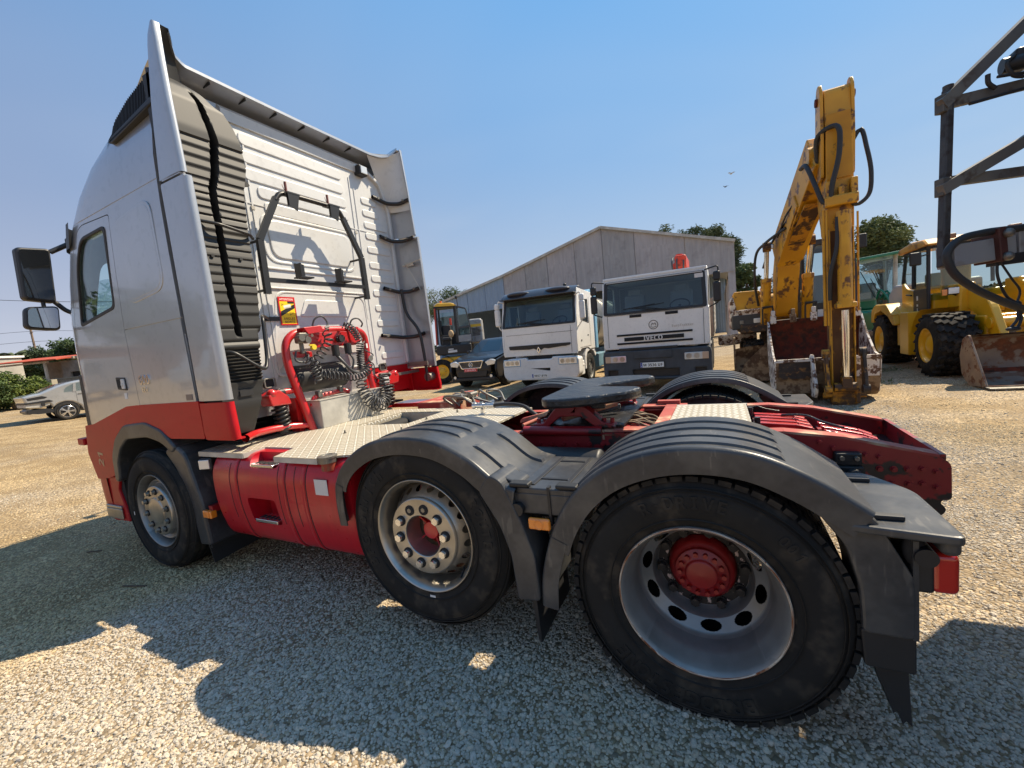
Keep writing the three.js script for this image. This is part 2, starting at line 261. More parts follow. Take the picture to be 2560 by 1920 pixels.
function tyre(R, w, blocks, ribs) {
  const g = [Lt(tyreProf(R, w, .016), 0, 0, 0, 'z', 96)];
  for (const r of [.345, .458, .470]) g.push(Lt([[r, .0], [r + .002, .012], [r + .005, .0]], 0, 0, r < .4 ? .003 : .002, 'z', 72));
  const cell = (w0, h0, d0) => new THREE.BoxGeometry(w0, h0, d0);
  if (blocks) { const n = 56, rows = [[-.03, .05], [-.09, .056], [-.157, .056], [-.224, .056], [-.285, .05]]; for (let i = 0; i < n; i++) for (const [k, [z, d]] of rows.entries()) { const a = (i + (k % 2 ? .5 : 0)) / n * 2 * Math.PI, b = cell(.020, .044, d); b.translate(R - .002, 0, z); b.rotateZ(a); g.push(clean(b)); } }
  if (ribs) for (let k = 0; k < 5; k++) { const z = -.045 - k * .056; g.push(Lt([[R, z - .021], [R + .009, z - .019], [R + .009, z + .019], [R, z + .021]], 0, 0, 0, 'z', 72)); }
  return g;
}
function ventRing(prof, n, ha, t0, t1, rot = 0) { // dished ring of profile [r, z] with n oval hand holes between profile steps t0 and t1
  const A = n * 40, p = [], ix = [], R = prof.length; for (let j = 0; j < R; j++) for (let i = 0; i <= A; i++) { const a = i / A * 2 * Math.PI + rot; p.push(prof[j][0] * Math.cos(a), prof[j][0] * Math.sin(a), prof[j][1]); }
  const tc = (t0 + t1) / 2, ht = (t1 - t0) / 2; for (let j = 0; j < R - 1; j++) for (let i = 0; i < A; i++) { const f = ((i + .5) / 40) % 1 - .5, e = (f / ha) ** 2 + ((j + .5 - tc) / ht) ** 2; if (e < 1) continue; const a = j * (A + 1) + i; ix.push(a, a + 1, a + A + 2, a, a + A + 2, a + A + 1); }
  const g = new THREE.BufferGeometry(); g.setAttribute('position', new THREE.Float32BufferAttribute(p, 3)); g.setIndex(ix); g.computeVertexNormals(); return clean(g);
}
const ramp = (a, b, n) => Array.from({ length: n + 1 }, (_, i) => [a[0] + (b[0] - a[0]) * i / n, a[1] + (b[1] - a[1]) * i / n]);
const wheelAt = (name, x, y, z, turn = 0) => { const w = new THREE.Group(); w.name = name; w.position.set(x, y, z); w.rotation.y = turn; truck.add(w); return w; };
// front wheel: aluminium disc with hub cover and ten nuts
const wf = wheelAt('front_wheel', 0, YW, ZR); wf.rotation.order = 'YXZ'; wf.userData.label = 'front wheel with ribbed tyre and round aluminium hub cover';
P('tyre', tyre(.502, .315, false, true), MT.tyre, wf);
P('rim', [Lt([[.286, -.2], [.284, -.06], [.292, -.02], [.303, -.002], [.308, .006], [.312, .002], [.312, -.02]], 0, 0, 0, 'z', 72), Lt([[.286, -.16], [.272, -.12], [.262, -.05], [.25, -.035], [.235, -.06], [.222, -.055], [.215, -.02]], 0, 0, 0, 'z', 72)], MT.rimSteel, wf);
P('hub_cover', [Lt([[.217, -.03], [.214, -.008], [.205, .0], [.12, .0], [.115, .004], [.108, .012], [.06, .016], [.0, .016]], 0, 0, 0, 'z', 64)], MT.alu, wf);
for (const [i, a] of arc(10, (i, a) => [i, a])) { const n = mk('wheel_nut', nutG, MT.alu, true); n.position.set(.168 * Math.cos(a + .2), .168 * Math.sin(a + .2), .012); n.scale.setScalar(1.1); wf.add(n); const h = mk('nut_recess_shade', C(.027, .006, 0, 0, 0, 'z', 18), MT.deep); h.position.set(n.position.x, n.position.y, .0015); wf.add(h); }  // near-black disc stands for the shade in each nut recess
P('balance_sticker', B(.012, .03, .001, -.375, -.05, .014), MT.whitePlastic, wf);
// lifted pusher wheel: polished aluminium, open hub
const wp = wheelAt('pusher_wheel', XP, YP, ZR); wp.userData.label = 'lifted middle wheel with aluminium disc and open red hub';
P('tyre', tyre(.505, .36, false, true), MT.tyre, wp);
P('tyre_lettering', [...arcText('BFGoodrich', .412, 3.62, .062, .155), ...arcText('ROUTE', .412, .55, .05, .13)].map(g => xf(g, 0, 0, .013)), MT.tyreText, wp);
P('rim', [Lt([[.284, -.26], [.282, -.05], [.29, -.018], [.303, -.002], [.309, .007], [.314, .002], [.314, -.02]], 0, 0, 0, 'z', 80), Lt([[.214, -.02], [.211, -.004], [.203, .003], [.118, .003], [.110, -.003], [.108, -.11]], 0, 0, 0, 'z', 72)], MT.alu, wp);
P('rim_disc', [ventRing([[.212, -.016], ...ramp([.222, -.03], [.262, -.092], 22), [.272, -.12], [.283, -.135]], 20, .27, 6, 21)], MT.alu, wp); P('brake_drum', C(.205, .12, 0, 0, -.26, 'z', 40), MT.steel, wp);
P('hub', [Lt([[.108, -.14], [.085, -.12], [.05, -.1], [.05, -.072], [.044, -.066], [0, -.066]], 0, 0, 0, 'z', 40), ...arc(5, (i, a) => xf(B(.058, .008, .05, .078, 0, -.115), 0, 0, 0, [0, 0, a]))], MT.redHoop, wp);
for (const [i, a] of arc(10, (i, a) => [i, a])) { const gone = i === 2 || i === 3, h = mk('nut_recess_shade', C(.0285, .006, 0, 0, 0, 'z', 18), MT.deep); h.position.set(.153 * Math.cos(a + .12), .153 * Math.sin(a + .12), .0045); wp.add(h); const n = mk('wheel_nut', nutG, gone ? MT.steel : MT.aluBright, true); n.position.copy(h.position); n.position.z = gone ? -.002 : .012; n.scale.setScalar(gone ? .8 : 1.25); wp.add(n); }  // dark disc paints recess shade round each nut
P('valve_stem', rod([.2, -.18, -.06], [.215, -.2, .0], .005), MT.black, wp);
P('balance_sticker', B(.035, .012, .001, .02, -.335, .006), MT.whitePlastic, wp);
// drive wheel: deep dished steel disc, red planetary hub
const wd = wheelAt('drive_wheel', XD, YW, ZR); wd.userData.label = 'rear wheel with chunky tread, deep dished grey disc and red hub';
P('tyre', tyre(.506, .305, true), MT.tyre, wd);
P('inner_tyre', [xf(mergeGeometries(tyre(.506, .305, true)), 0, 0, -.335)], MT.tyre, wd);
P('tyre_lettering', [...arcText('BRIDGESTONE', .415, -1.18, .062, .125), ...arcText('R-DRIVE', .418, 2.02, .05, .115), ...arcText('001', .418, .80, .04, .085)].map(g => xf(g, 0, 0, .014)), MT.tyreText, wd);
P('rim', [Lt([[.314, -.02], [.314, .003], [.309, .008], [.303, .0], [.291, -.014], [.285, -.045], [.272, -.075], [.266, -.10], [.264, -.14], [.262, -.16]], 0, 0, 0, 'z', 96)], MT.rimSteel, wd);
P('rim_edge', Lt([[.3135, .003], [.309, .0095], [.3045, .004]], 0, 0, 0, 'z', 96), M(0xffffff, .6, .3, { map: rustTex([190, 185, 172], [120, 70, 40], .45, .6, 81, .4) }), wd);
P('rim_disc', [ventRing([[.262, -.16], [.258, -.172], [.254, -.18], ...ramp([.25, -.184], [.205, -.218], 28), [.2, -.235], [.197, -.26], [.192, -.285], [.18, -.292]], 10, .30, 5, 29, .12)], MT.rimSteel, wd); P('brake_drum', [C(.205, .12, 0, 0, -.40, 'z', 40)], MT.steel, wd);
P('hub_flange', [Lt([[.20, -.294], [.196, -.288], [.15, -.288], [.146, -.30]], 0, 0, 0, 'z', 48)], MT.chips, wd);
P('hub', [Lt([[.142, -.30], [.136, -.262], [.120, -.248], [.110, -.244], [.109, -.236], [.108, -.222], [.070, -.218], [.066, -.206], [.056, -.198], [.0, -.194]], 0, 0, 0, 'z', 56)], MT.redHub, wd);
for (const [i, a] of arc(14, (i, a) => [i, a])) { const n = mk('hub_bolt', hexNut(.0105, .022), MT.redHub); n.position.set(.089 * Math.cos(a), .089 * Math.sin(a), -.214); wd.add(n); }
for (const [i, a] of arc(10, (i, a) => [i, a])) { const n = mk('wheel_nut', nutG, MT.chips, true); n.position.set(.172 * Math.cos(a + .1), .172 * Math.sin(a + .1), -.272); n.scale.setScalar(1.2); wd.add(n); }
for (const [w, y] of [[wf, YW], [wp, YP], [wd, YW]]) { const c = w.clone(); c.position.z = -ZR; c.rotation.y = Math.PI; delete c.userData.label; truck.add(c); }
for (const g of [[C(.07, 2.1, 0, YW, 0, 'z')], [C(.07, 2.1, XP, YP, 0, 'z')], [C(.1, 2.1, XD, YW, 0, 'z'), S(.24, XD, YW + .02, 0, 1, 1, .8)]]) P('axle', g, MT.black, truck);

// ---- mudguards
const spl = (pts, n) => { const c = new THREE.CatmullRomCurve3(pts.map(p => V3(p[0], p[1], 0)), false, 'centripetal'); return c.getPoints(n).map(p => [p.x, p.y]); };
function nrm(pr, i) { const a = pr[Math.max(0, i - 1)], b = pr[Math.min(pr.length - 1, i + 1)], dx = b[0] - a[0], dy = b[1] - a[1], l = Math.hypot(dx, dy); return [-dy / l, dx / l]; }
function guard(pr, z0, z1, th, lip, er = .02) { // arched sheet with rounded outer shoulder, rolled lip and thickness
  const n = pr.length - 1, sec = []; // cross-section: [z, offset along normal]
  sec.push([z0, -.04], [z0, -.004], [z0 + .01, 0]); for (let k = 1; k < 6; k++) sec.push([z0 + (z1 - er - z0) * k / 6, 0]);
  for (let k = 0; k <= 5; k++) { const a = k / 5 * Math.PI / 2; sec.push([z1 - er + er * Math.sin(a), -er + er * Math.cos(a)]); }
  sec.push([z1 + .002, -lip]); sec.push([z1 - th, -lip]); sec.push([z1 - th, -er]); sec.push([z1 - er, -th]); sec.push([z0 + th, -th]);
  return G(n, sec.length - 1, (u, v, i, j) => { const N = nrm(pr, i), [z, o] = sec[j], p = pr[i]; return [p[0] + N[0] * o, p[1] + N[1] * o, z]; });
}
function ribOn(pr, i0, i1, za, zb, h = .009) { // raised bead along the arch
  const q = pr.slice(i0, i1 + 1), sec = [[za, -.004], [za + .006, h], [zb - .006, h], [zb, -.004]];
  const g = G(q.length - 1, 3, (u, v, i, j) => { const N = nrm(pr, i + i0), [z, o] = sec[j], e = (i === 0 || i === q.length - 1) && o > 0 ? -.004 : o; return [q[i][0] + N[0] * e, q[i][1] + N[1] * e, z]; });
  return crease(g, .5);
}
const rev = a => a.slice().reverse();
const prP = spl([[2.204, .618], [2.196, .74], [2.215, .88], [2.30, 1.0], [2.46, 1.102], [2.62, 1.148], [2.8, 1.160], [2.98, 1.135], [3.16, 1.055], [3.31, .945], [3.40, .92]], 60);
const prD = spl([[3.478, .367], [3.49, .50], [3.526, .637], [3.585, .785], [3.68, .925], [3.82, 1.04], [4.0, 1.112], [4.187, 1.135], [4.37, 1.112], [4.54, 1.035], [4.70, .925]], 64);
const Z0 = .74, Z1 = 1.30;
function mudguards(side) {
  const f = g => side > 0 ? g : mirZ(g), nm = 'mudguard';
  const a = P(nm, [f(guard(prP.slice(11), Z0, Z1, .006, .095)), f(guard(prP.slice(0, 13), Z1 - .2, Z1 + .003, .006, .07))], MT.fender, truck);
  for (const [k, z] of [.83, .95, 1.07].entries()) P('rib', f(ribOn(prP, 20, 44, z, z + .075)), MT.fender, a);
  for (const z of [.86, 1.12]) P('strap', f(ribOn(prP, 46, 59, z, z + .05, .013)), MT.fender, a);
  const b = P(nm, [f(guard(prD.slice(14), Z0, Z1, .006, .105)), f(guard(prD.slice(0, 17), Z0 + .1, Z1 + .003, .006, .085))], MT.fender, truck);
  for (const z of [.80, .93, 1.06, 1.17]) P('rib', f(ribOn(prD, 22, 55, z, z + .085)), MT.fender, b);
  // flank behind the pusher wheel, step platform, bracket
  const fl = P('mudguard_flank', [f(X(rpoly([[3.27, .985], [3.335, .955], [3.42, .76], [3.47, .60], [3.475, .385, .02], [3.36, .375, .02], [3.345, .60], [3.30, .74], [3.20, .90]], .03), 'xy', 1.10, .205, .008)), f(X(rpoly([[3.30, .965], [3.40, .93], [3.44, .80], [3.40, .79]], .02), 'xy', 1.12, .13, .01))], MT.fender, truck);
  const pl = P('step_platform', [f(B(.30, .03, .50, 3.54, .905, 1.02, .008)), f(B(.34, .10, .03, 3.53, .845, 1.255, .008))], MT.fender, truck);
  P('tread_strip', [f(B(.022, .006, .44, 3.46, .922, 1.01, .002)), f(B(.022, .006, .44, 3.62, .922, 1.01, .002)), f(B(.14, .006, .02, 3.54, .922, .86, .002)), f(B(.14, .006, .02, 3.54, .922, 1.14, .002))], MT.black, pl);
  P('rubber_pad', [f(B(.10, .02, .055, 3.415, .935, 1.262, .008)), f(B(.10, .02, .055, 3.645, .937, 1.262, .008))], MT.intake, pl);
  // rear shelf and flank of the drive mudguard
  P('rear_shelf', [f(X(rpoly([[4.62, .76], [4.80, .76, .03], [4.90, .95, .05], [4.90, 1.34, .03], [4.62, 1.30]], .02), 'xz', .855, .03, .008)), f(B(.05, .06, .36, 4.872, .84, 1.14, .02))], MT.fender, truck).rotation.z = 0;
  P('shelf_clip', [f(B(.10, .016, .03, 4.735, .893, .87, .004)), f(B(.10, .016, .03, 4.735, .893, 1.235, .004))], MT.black, truck);
  P('mudguard_flank', [f(X(rpoly([[4.60, .955], [4.70, .905], [4.80, .70], [4.80, .50, .02], [4.66, .50, .02], [4.655, .66], [4.62, .80], [4.53, .93]], .03), 'xy', 1.03, .262, .01)), f(X([[.90, .50], [.90, .84], [1.29, .84], [1.29, .50]], 'zy', 4.79, .014))], MT.fender, truck);
  P('mud_flap', [f(X(rpoly([[4.655, .51], [4.80, .51], [4.80, .375], [4.665, .375]], .012), 'xy', 1.0, .285, .006))], MT.black, truck);
  P('rubber_flap', [f(X([[4.69, .385], [4.79, .385], [4.80, .15], [4.785, .165], [4.775, .15], [4.765, .20], [4.75, .185], [4.74, .23]], 'xy', 1.05, .19))], MT.black, truck);
  P('mud_flap', [f(X(rpoly([[3.42, .40], [3.435, .17], [3.45, .165], [3.445, .40]], .004), 'xy', .86, .42)), f(X([[.88, .17], [.88, .41], [1.27, .41], [1.27, .15]], 'zy', 3.435, .012))], MT.black, truck);
  P('flap_emblem', f(xf(X([[0, .07], [.045, 0], [0, -.07], [-.045, 0]], 'zy', 3.43, .024, 0, [[[0, .045], [.028, 0], [0, -.045], [-.028, 0]]]), 0, .28, 1.12)), MT.intake, truck);
  // side marker between the guards
  const mb = P('marker_bracket', [f(B(.012, .18, .03, 3.555, .84, 1.262)), f(B(.03, .012, .04, 3.54, .765, 1.262))], MT.black, truck);
  P('side_marker', [f(B(.108, .056, .024, 3.505, .762, 1.293, .012))], MT.amber, truck);
  P('marker_lens_ring', [f(Lt([[.017, .0], [.021, .004], [.024, .0]], 3.505, .762, 1.305, 'z', 20))], MT.amber, truck);
  // tail lamp under the shelf
  const tl = P('tail_lamp', [f(B(.07, .135, .30, 4.87, .735, 1.135, .02))], MT.redLens, truck);
  P('lamp_housing', [f(B(.05, .14, .31, 4.82, .735, 1.13, .012))], MT.black, tl);
  P('bracket_hole', [f(S(.05, 4.80, .80, 1.262, .6, 1.1, .4))], MT.deep, truck);
}
mudguards(1); mudguards(-1);
P('guard_crossarm', [C(.03, .9, 3.40, .82, .85, 'z'), C(.03, .9, 4.82, .79, .85, 'z'), C(.03, .9, 3.40, .82, -.85, 'z'), C(.03, .9, 4.82, .79, -.85, 'z')], MT.black, truck);
for (const q of [1, -1]) for (const [x, y] of [[3.2, .60], [3.3, .80]]) P('added_reservoir', [C(.12, .62, x, y, q * .60, 'x', 24), S(.12, x - .31, y, q * .60, .35, 1, 1), S(.12, x + .31, y, q * .60, .35, 1, 1)], MT.black, truck);  // reservoirs added to stop sun passing between frame and mudguards
// ---- frame rails, cross members
for (const s of [1, -1]) {
  const f = g => s > 0 ? g : mirZ(g);
  const pr = [[-1.1, .93], [.4, .95], [3.6, .955], [4.55, .972], [4.80, .945], [5.13, .872, .03], [5.19, .84, .03], [5.192, .66, .02], [5.05, .655], [4.6, .66], [3.8, .68], [-1.1, .68]];
  const r = P('frame_rail', [f(X(rpoly(pr, 0), 'xy', .412, .012))], MT.redFrame, truck);
  for (const [x0, y0, x1, y1] of [[-1.1, .935, .4, .955], [.4, .955, 3.6, .96], [3.6, .96, 4.55, .977], [4.55, .977, 4.80, .95], [4.80, .95, 5.15, .868]]) P('rail_flange', f(beam([x0, y0, .382], [x1, y1, .382], .085, .012)), MT.redDusty, r);
  P('rail_flange', f(beam([-1.1, .684, .382], [4.2, .684, .382], .085, .012)), MT.redFrame, r);
  const bolts = [[4.883, .867], [4.934, .858], [4.986, .8], [5.037, .802], [5.09, .805], [5.139, .793], [4.933, .8], [4.98, .73], [5.04, .73], [5.09, .735], [5.14, .72], [4.70, .93], [4.755, .90], [4.62, .91]];
  for (let k = 0; k < 9; k++) bolts.push([3.08 + k * .085, .90]); for (const [x, y] of [[3.55, .84], [3.62, .84], [3.30, .72], [3.55, .72], [3.7, .74]]) bolts.push([x, y]);
  bolts.forEach(([x, y]) => { const b = mk('rail_bolt', mergeGeometries([hexNut(.011, .02), xf(clean(new THREE.CylinderGeometry(.015, .015, .006, 14).rotateX(Math.PI / 2)), 0, 0, -.008)]), MT.redFrame); b.position.set(x, y, s * .434); r.add(b); });
  // tow plate hanging at the rear, clamp blocks for the mudguard arms
  P('tow_plate', f(X(rpoly([[4.98, .72], [5.16, .72], [5.17, .66], [5.155, .64, .01], [5.18, .61, .02], [5.16, .575, .03], [5.08, .578, .03], [5.02, .62]], .015), 'xy', .40, .012)), MT.redFrame, truck);
  for (const [x, y] of [[4.805, .855], [3.385, .84]]) {
    const c = P('arm_clamp', [f(B(.105, .06, .05, x, y, .45, .006)), f(X(rpoly([[-.055, -.03], [.055, -.03], [.06, -.07], [.035, -.075], [.0, -.062], [-.035, -.075], [-.06, -.07]], .008), 'xy', .43, .07, .004).translate(x, y, 0))], MT.intake, truck);
    for (const [dx, dy] of [[-.028, .008], [.03, .008], [-.036, -.052], [.036, -.052]]) P('clamp_bolt', f(xf(hexNut(.011, .02), x + dx, y + dy, .482)), MT.steel, c);
  }
}
P('cross_member', [B(.1, .2, .8, 2.0, .82, 0), B(.1, .2, .8, 3.25, .80, 0), B(.12, .2, .8, 4.6, .80, 0), B(.02, .22, .80, 5.17, .76, 0), B(.3, .02, .78, 5.02, .70, 0)], MT.redFrame, truck);
P('gearbox', [B(1.2, .35, .55, .9, .78, 0, .06), C(.05, 2.6, 2.7, .72, 0, 'x'), S(.16, 2.2, .74, 0)], MT.deep, truck);
P('air_tank', [C(.12, .62, 3.72, .80, .1, 'z', 24), S(.12, 3.72, .80, .41, 1, 1, .4), C(.12, .7, 2.55, .74, -.02, 'z', 24)], MT.redFrame, truck);
P('brake_chamber', [C(.085, .16, 3.86, .78, .25, 'x'), C(.085, .16, 3.86, .78, -.25, 'x'), C(.11, .2, 3.05, .72, .2, 'x')], MT.grease, truck);
seed(41); P('hose_bundle', Array.from({ length: 12 }, () => { const z0 = rr(-.1, .25); return T([[3.62, .93, z0], [3.72, .97 + rr(0, .04), z0 + rr(-.06, .06)], [3.84, .96 + rr(-.02, .03), z0 + rr(-.08, .08)], [3.92, .92, z0 + rr(-.1, .1)]], .008, { seg: 14, rad: 6 }); }), M(0xffffff, .8, 0, { map: rustTex([92, 74, 58], [150, 130, 104], .4, .65, 101, .3) }), truck);
// tube along the rail beside the fifth wheel
for (const q of [1, -1]) P('mounting_tube', [C(.032, .53, 3.33, .985, q * .435, 'x', 16), B(.7, .012, .22, 3.38, .97, q * .33)], MT.redFrame, truck);
P('rail_angle', [B(.34, .012, .1, 3.78, .985, .385), B(.5, .012, .1, 3.78, .985, -.385), B(.012, .06, .1, 3.60, .96, .385)], MT.redDusty, truck);
P('cross_bar', [B(.075, .012, .86, 3.925, .99, 0), B(.012, .05, .86, 3.89, .965, 0), B(.012, .05, .86, 3.96, .965, 0), B(.16, .03, .06, 3.9, 1.005, -.42)], MT.redDusty, truck);
P('deck_plate', B(.445, .006, .62, 4.19, .992, -.02), MT.checker, truck);
P('deck_plate_edge', [B(.46, .02, .02, 4.19, .985, .30), B(.46, .02, .02, 4.19, .985, -.34)], MT.plateAlu, truck);
// red louvre grates at the tail
const grate = (x0, y0, x1, y1, zs, nm) => { const r = P(nm, [beam([x0, y0 - .03, zs[0]], [x0, y0 - .03, zs[zs.length - 1]], .02, .02), beam([x1, y1 - .03, zs[0]], [x1, y1 - .03, zs[zs.length - 1]], .02, .02)], MT.redFrame, truck); zs.forEach(z => P('louvre_slat', [beam([x0, y0, z], [x0 + (x1 - x0) * .75, y0 + (y1 - y0) * .75, z], .048, .014, [0, 1, 0], .006), beam([x0 + (x1 - x0) * .75, y0 + (y1 - y0) * .75, z], [x1, y1 - .012, z + .01], .046, .013, [0, 1, 0], .006), beam([x0, y0 - .018, z + .022], [x1, y1 - .028, z + .022], .006, .03)], MT.redHoop, r)); };
grate(4.45, .945, 4.73, .925, [-.22, -.13, -.04, .05], 'louvre_grate');
grate(4.78, .905, 5.04, .845, [-.12, -.02, .08, .18, .28], 'louvre_grate');
P('shade_pan', [X([[4.42, -.38], [4.76, -.38], [5.16, -.38], [5.16, .38], [4.42, .38]], 'xz', .76, .01)], MT.grease, truck);  // pan coloured dark to put shade into the gaps between slats
P('tail_wiring', [T([[4.43, .95, -.3], [4.47, .985, -.28], [4.52, .97, -.26], [4.6, .95, -.27]], .006, { seg: 20 }), T([[4.60, .95, -.15], [4.72, .955, -.1], [4.78, .94, 0], [4.86, .93, .12]], .007, { seg: 20 }), C(.016, .06, 4.43, .965, -.2, 'y'), C(.016, .06, 4.45, .965, .12, 'y')], MT.grease, truck);
// ---- fifth wheel
{
  const o = [[3.21, .44, .03], [3.26, .53, .05], [3.42, .56, .08], [3.60, .52, .06], [3.78, .41, .05], [3.83, .30, .03], [3.80, .22, .04], [3.66, .15, .05], [3.52, .07, .05], [3.47, 0, .05]];
  const full = [...o, ...rev(o).slice(1).map(p => [p[0], -p[1], p[2]])];
  const f5 = P('fifth_wheel', [xf(X(rpoly(full, .03, 6), 'xz', -.02, .062, .016), -3.4, 0, 0)], MT.grease, truck);
  f5.position.set(3.4, 1.172, 0); f5.rotation.z = .035; // slightly tipped back
  for (const q of [1, -1]) P('plate_rib', [B(.36, .05, .03, .02, -.045, q * .33, .008)], MT.grease, f5);
  P('coupling_jaw', [C(.1, .07, .02, -.03, 0, 'y', 24)], MT.grease, f5);
  for (const s of [1, -1]) {
    const f = g => s > 0 ? g : mirZ(g);
    P('pedestal', [f(X(rpoly([[3.12, 1.0], [3.22, 1.0], [3.32, 1.075], [3.46, 1.075], [3.56, 1.0], [3.68, 1.0], [3.66, 1.025], [3.60, 1.035], [3.50, 1.13], [3.44, 1.16], [3.34, 1.16], [3.28, 1.12], [3.2, 1.03], [3.12, 1.025]], .015), 'xy', .33, .09, .006)), f(C(.045, .16, 3.39, 1.15, .37, 'z', 18)), f(B(.09, .1, .12, 3.39, 1.14, .36, .01))], MT.redFrame, truck);
    for (const x of [3.15, 3.2, 3.60, 3.65]) P('pedestal_bolt', f(xf(clean(new THREE.CylinderGeometry(.014, .014, .03, 6)), x, 1.04, .375)), MT.redFrame, truck);
  }
  P('release_handle', [rod([3.25, 1.06, -.2], [3.05, 1.02, .42], .012), rod([3.62, 1.10, .1], [3.3, 1.04, .32], .02), X(rpoly([[3.0, .99], [3.25, 1.03], [3.28, 1.06], [3.02, 1.02]], .01), 'xy', .1, .05), X(rpoly([[2.95, 1.0], [3.16, 1.05], [3.18, 1.08], [2.96, 1.03]], .01), 'xy', .22, .04)], MT.redDusty, truck);
  P('slider_plate', [X([[3.02, 1.0], [3.72, 1.0], [3.72, 1.012], [3.02, 1.012]], 'xy', -.38, .76), X(rpoly([[3.10, 1.01], [3.18, 1.01], [3.22, 1.10], [3.18, 1.11]], .01), 'xy', .18, .02), B(.3, .04, .05, 3.5, 1.05, .1, .01, [0, .6, .1])], MT.grease, truck);
}
// hydraulic coupling on the deck
{
  const c = P('coupling', [C(.032, .03, 2.36, 1.075, -.1, 'x', 20), C(.026, .07, 2.40, 1.075, -.1, 'x', 20), C(.036, .02, 2.44, 1.075, -.1, 'x', 6), C(.022, .10, 2.50, 1.075, -.1, 'x', 18), B(.03, .075, .03, 2.43, 1.03, -.1, .005), B(.06, .012, .06, 2.43, 1.0, -.1)], MT.aluBright, truck);
  P('hose', T([[2.55, 1.075, -.1], [2.7, 1.085, -.08], [2.85, 1.07, -.04], [2.95, 1.03, .02], [3.05, .97, .05]], .016), MT.rubber, c);
}
// ---- catwalk: tread plates with cut edges
{
  const near = rpoly([[.63, 1.205], [1.19, 1.205], [1.19, 1.03], [1.52, 1.03], [1.60, 1.245], [2.02, 1.245], [2.13, 1.16], [2.25, 1.12], [2.28, .74], [2.75, .72], [2.78, -.36], [1.9, -.36], [1.9, .26], [1.12, .36], [.90, .47], [.52, .80]], .01);
  const cw = P('catwalk_plate', X(near, 'xz', .99, .012), MT.checker, truck);
  P('folded_edge', [beam([.63, .982, 1.203], [1.19, .982, 1.203], .006, .034), beam([1.19, .982, 1.20], [1.19, .982, 1.03], .006, .034), beam([1.19, .982, 1.03], [1.52, .982, 1.03], .006, .034), beam([1.60, .982, 1.243], [2.02, .982, 1.243], .006, .034), beam([.63, .982, 1.203], [.52, .982, .80], .006, .034)], MT.plateAlu, cw);
  P('catwalk_plate', [X([[1.05, -.44], [1.898, -.44], [1.898, -.27], [1.38, -.27], [1.38, .322], [1.12, .355], [1.05, .38]], 'xz', .990, .012)], MT.checker, truck);
  P('plate_riser', [B(.008, .14, .60, 1.384, .92, .03)], MT.checker, truck);
  P('channel_wall', [B(.51, .14, .008, 1.64, .92, -.266)], MT.plateAlu, truck); P('channel_wall', [B(.008, .14, .56, 1.905, .92, -.01)], MT.plateAlu, truck);
  P('dirt_tray', B(.52, .01, .60, 1.64, .86, .02), M(0xffffff, .95, 0, { map: rustTex([150, 128, 92], [110, 90, 64], .4, .7, 111, .5) }), truck);
  for (const [x, z] of [[.80, .95], [.98, 1.0], [1.98, .10], [2.1, -.2], [1.55, .6], [2.05, .5]]) P('plate_bolt', [C(.007, .03, x, 1.012, z, 'y', 8), C(.012, .006, x, 1.005, z, 'y', 12)], MT.steel, cw);
  P('fuel_cap', [C(.055, .03, 2.06, .985, 1.20, 'y', 28), C(.06, .012, 2.06, 1.005, 1.20, 'y', 28), Lt([[.03, 1.011], [.035, 1.017], [.055, 1.011]], 2.06, 0, 1.20, 'y', 28)], MT.steel, truck);
  P('fuel_neck', C(.05, .06, 2.06, .95, 1.19, 'y', 24), M(0xffffff, .7, 0, { map: rustTex([150, 60, 40], [120, 90, 60], .4, .6, 121, .3) }), truck);
}
// white box behind the cab
{
  const tb = P('tool_box', [B(.38, .25, .80, .91, 1.125, .03, .008)], MT.plateAlu, truck);
  P('lid_edge', B(.39, .006, .81, .91, 1.252, .03), MT.plateAlu, tb);
}
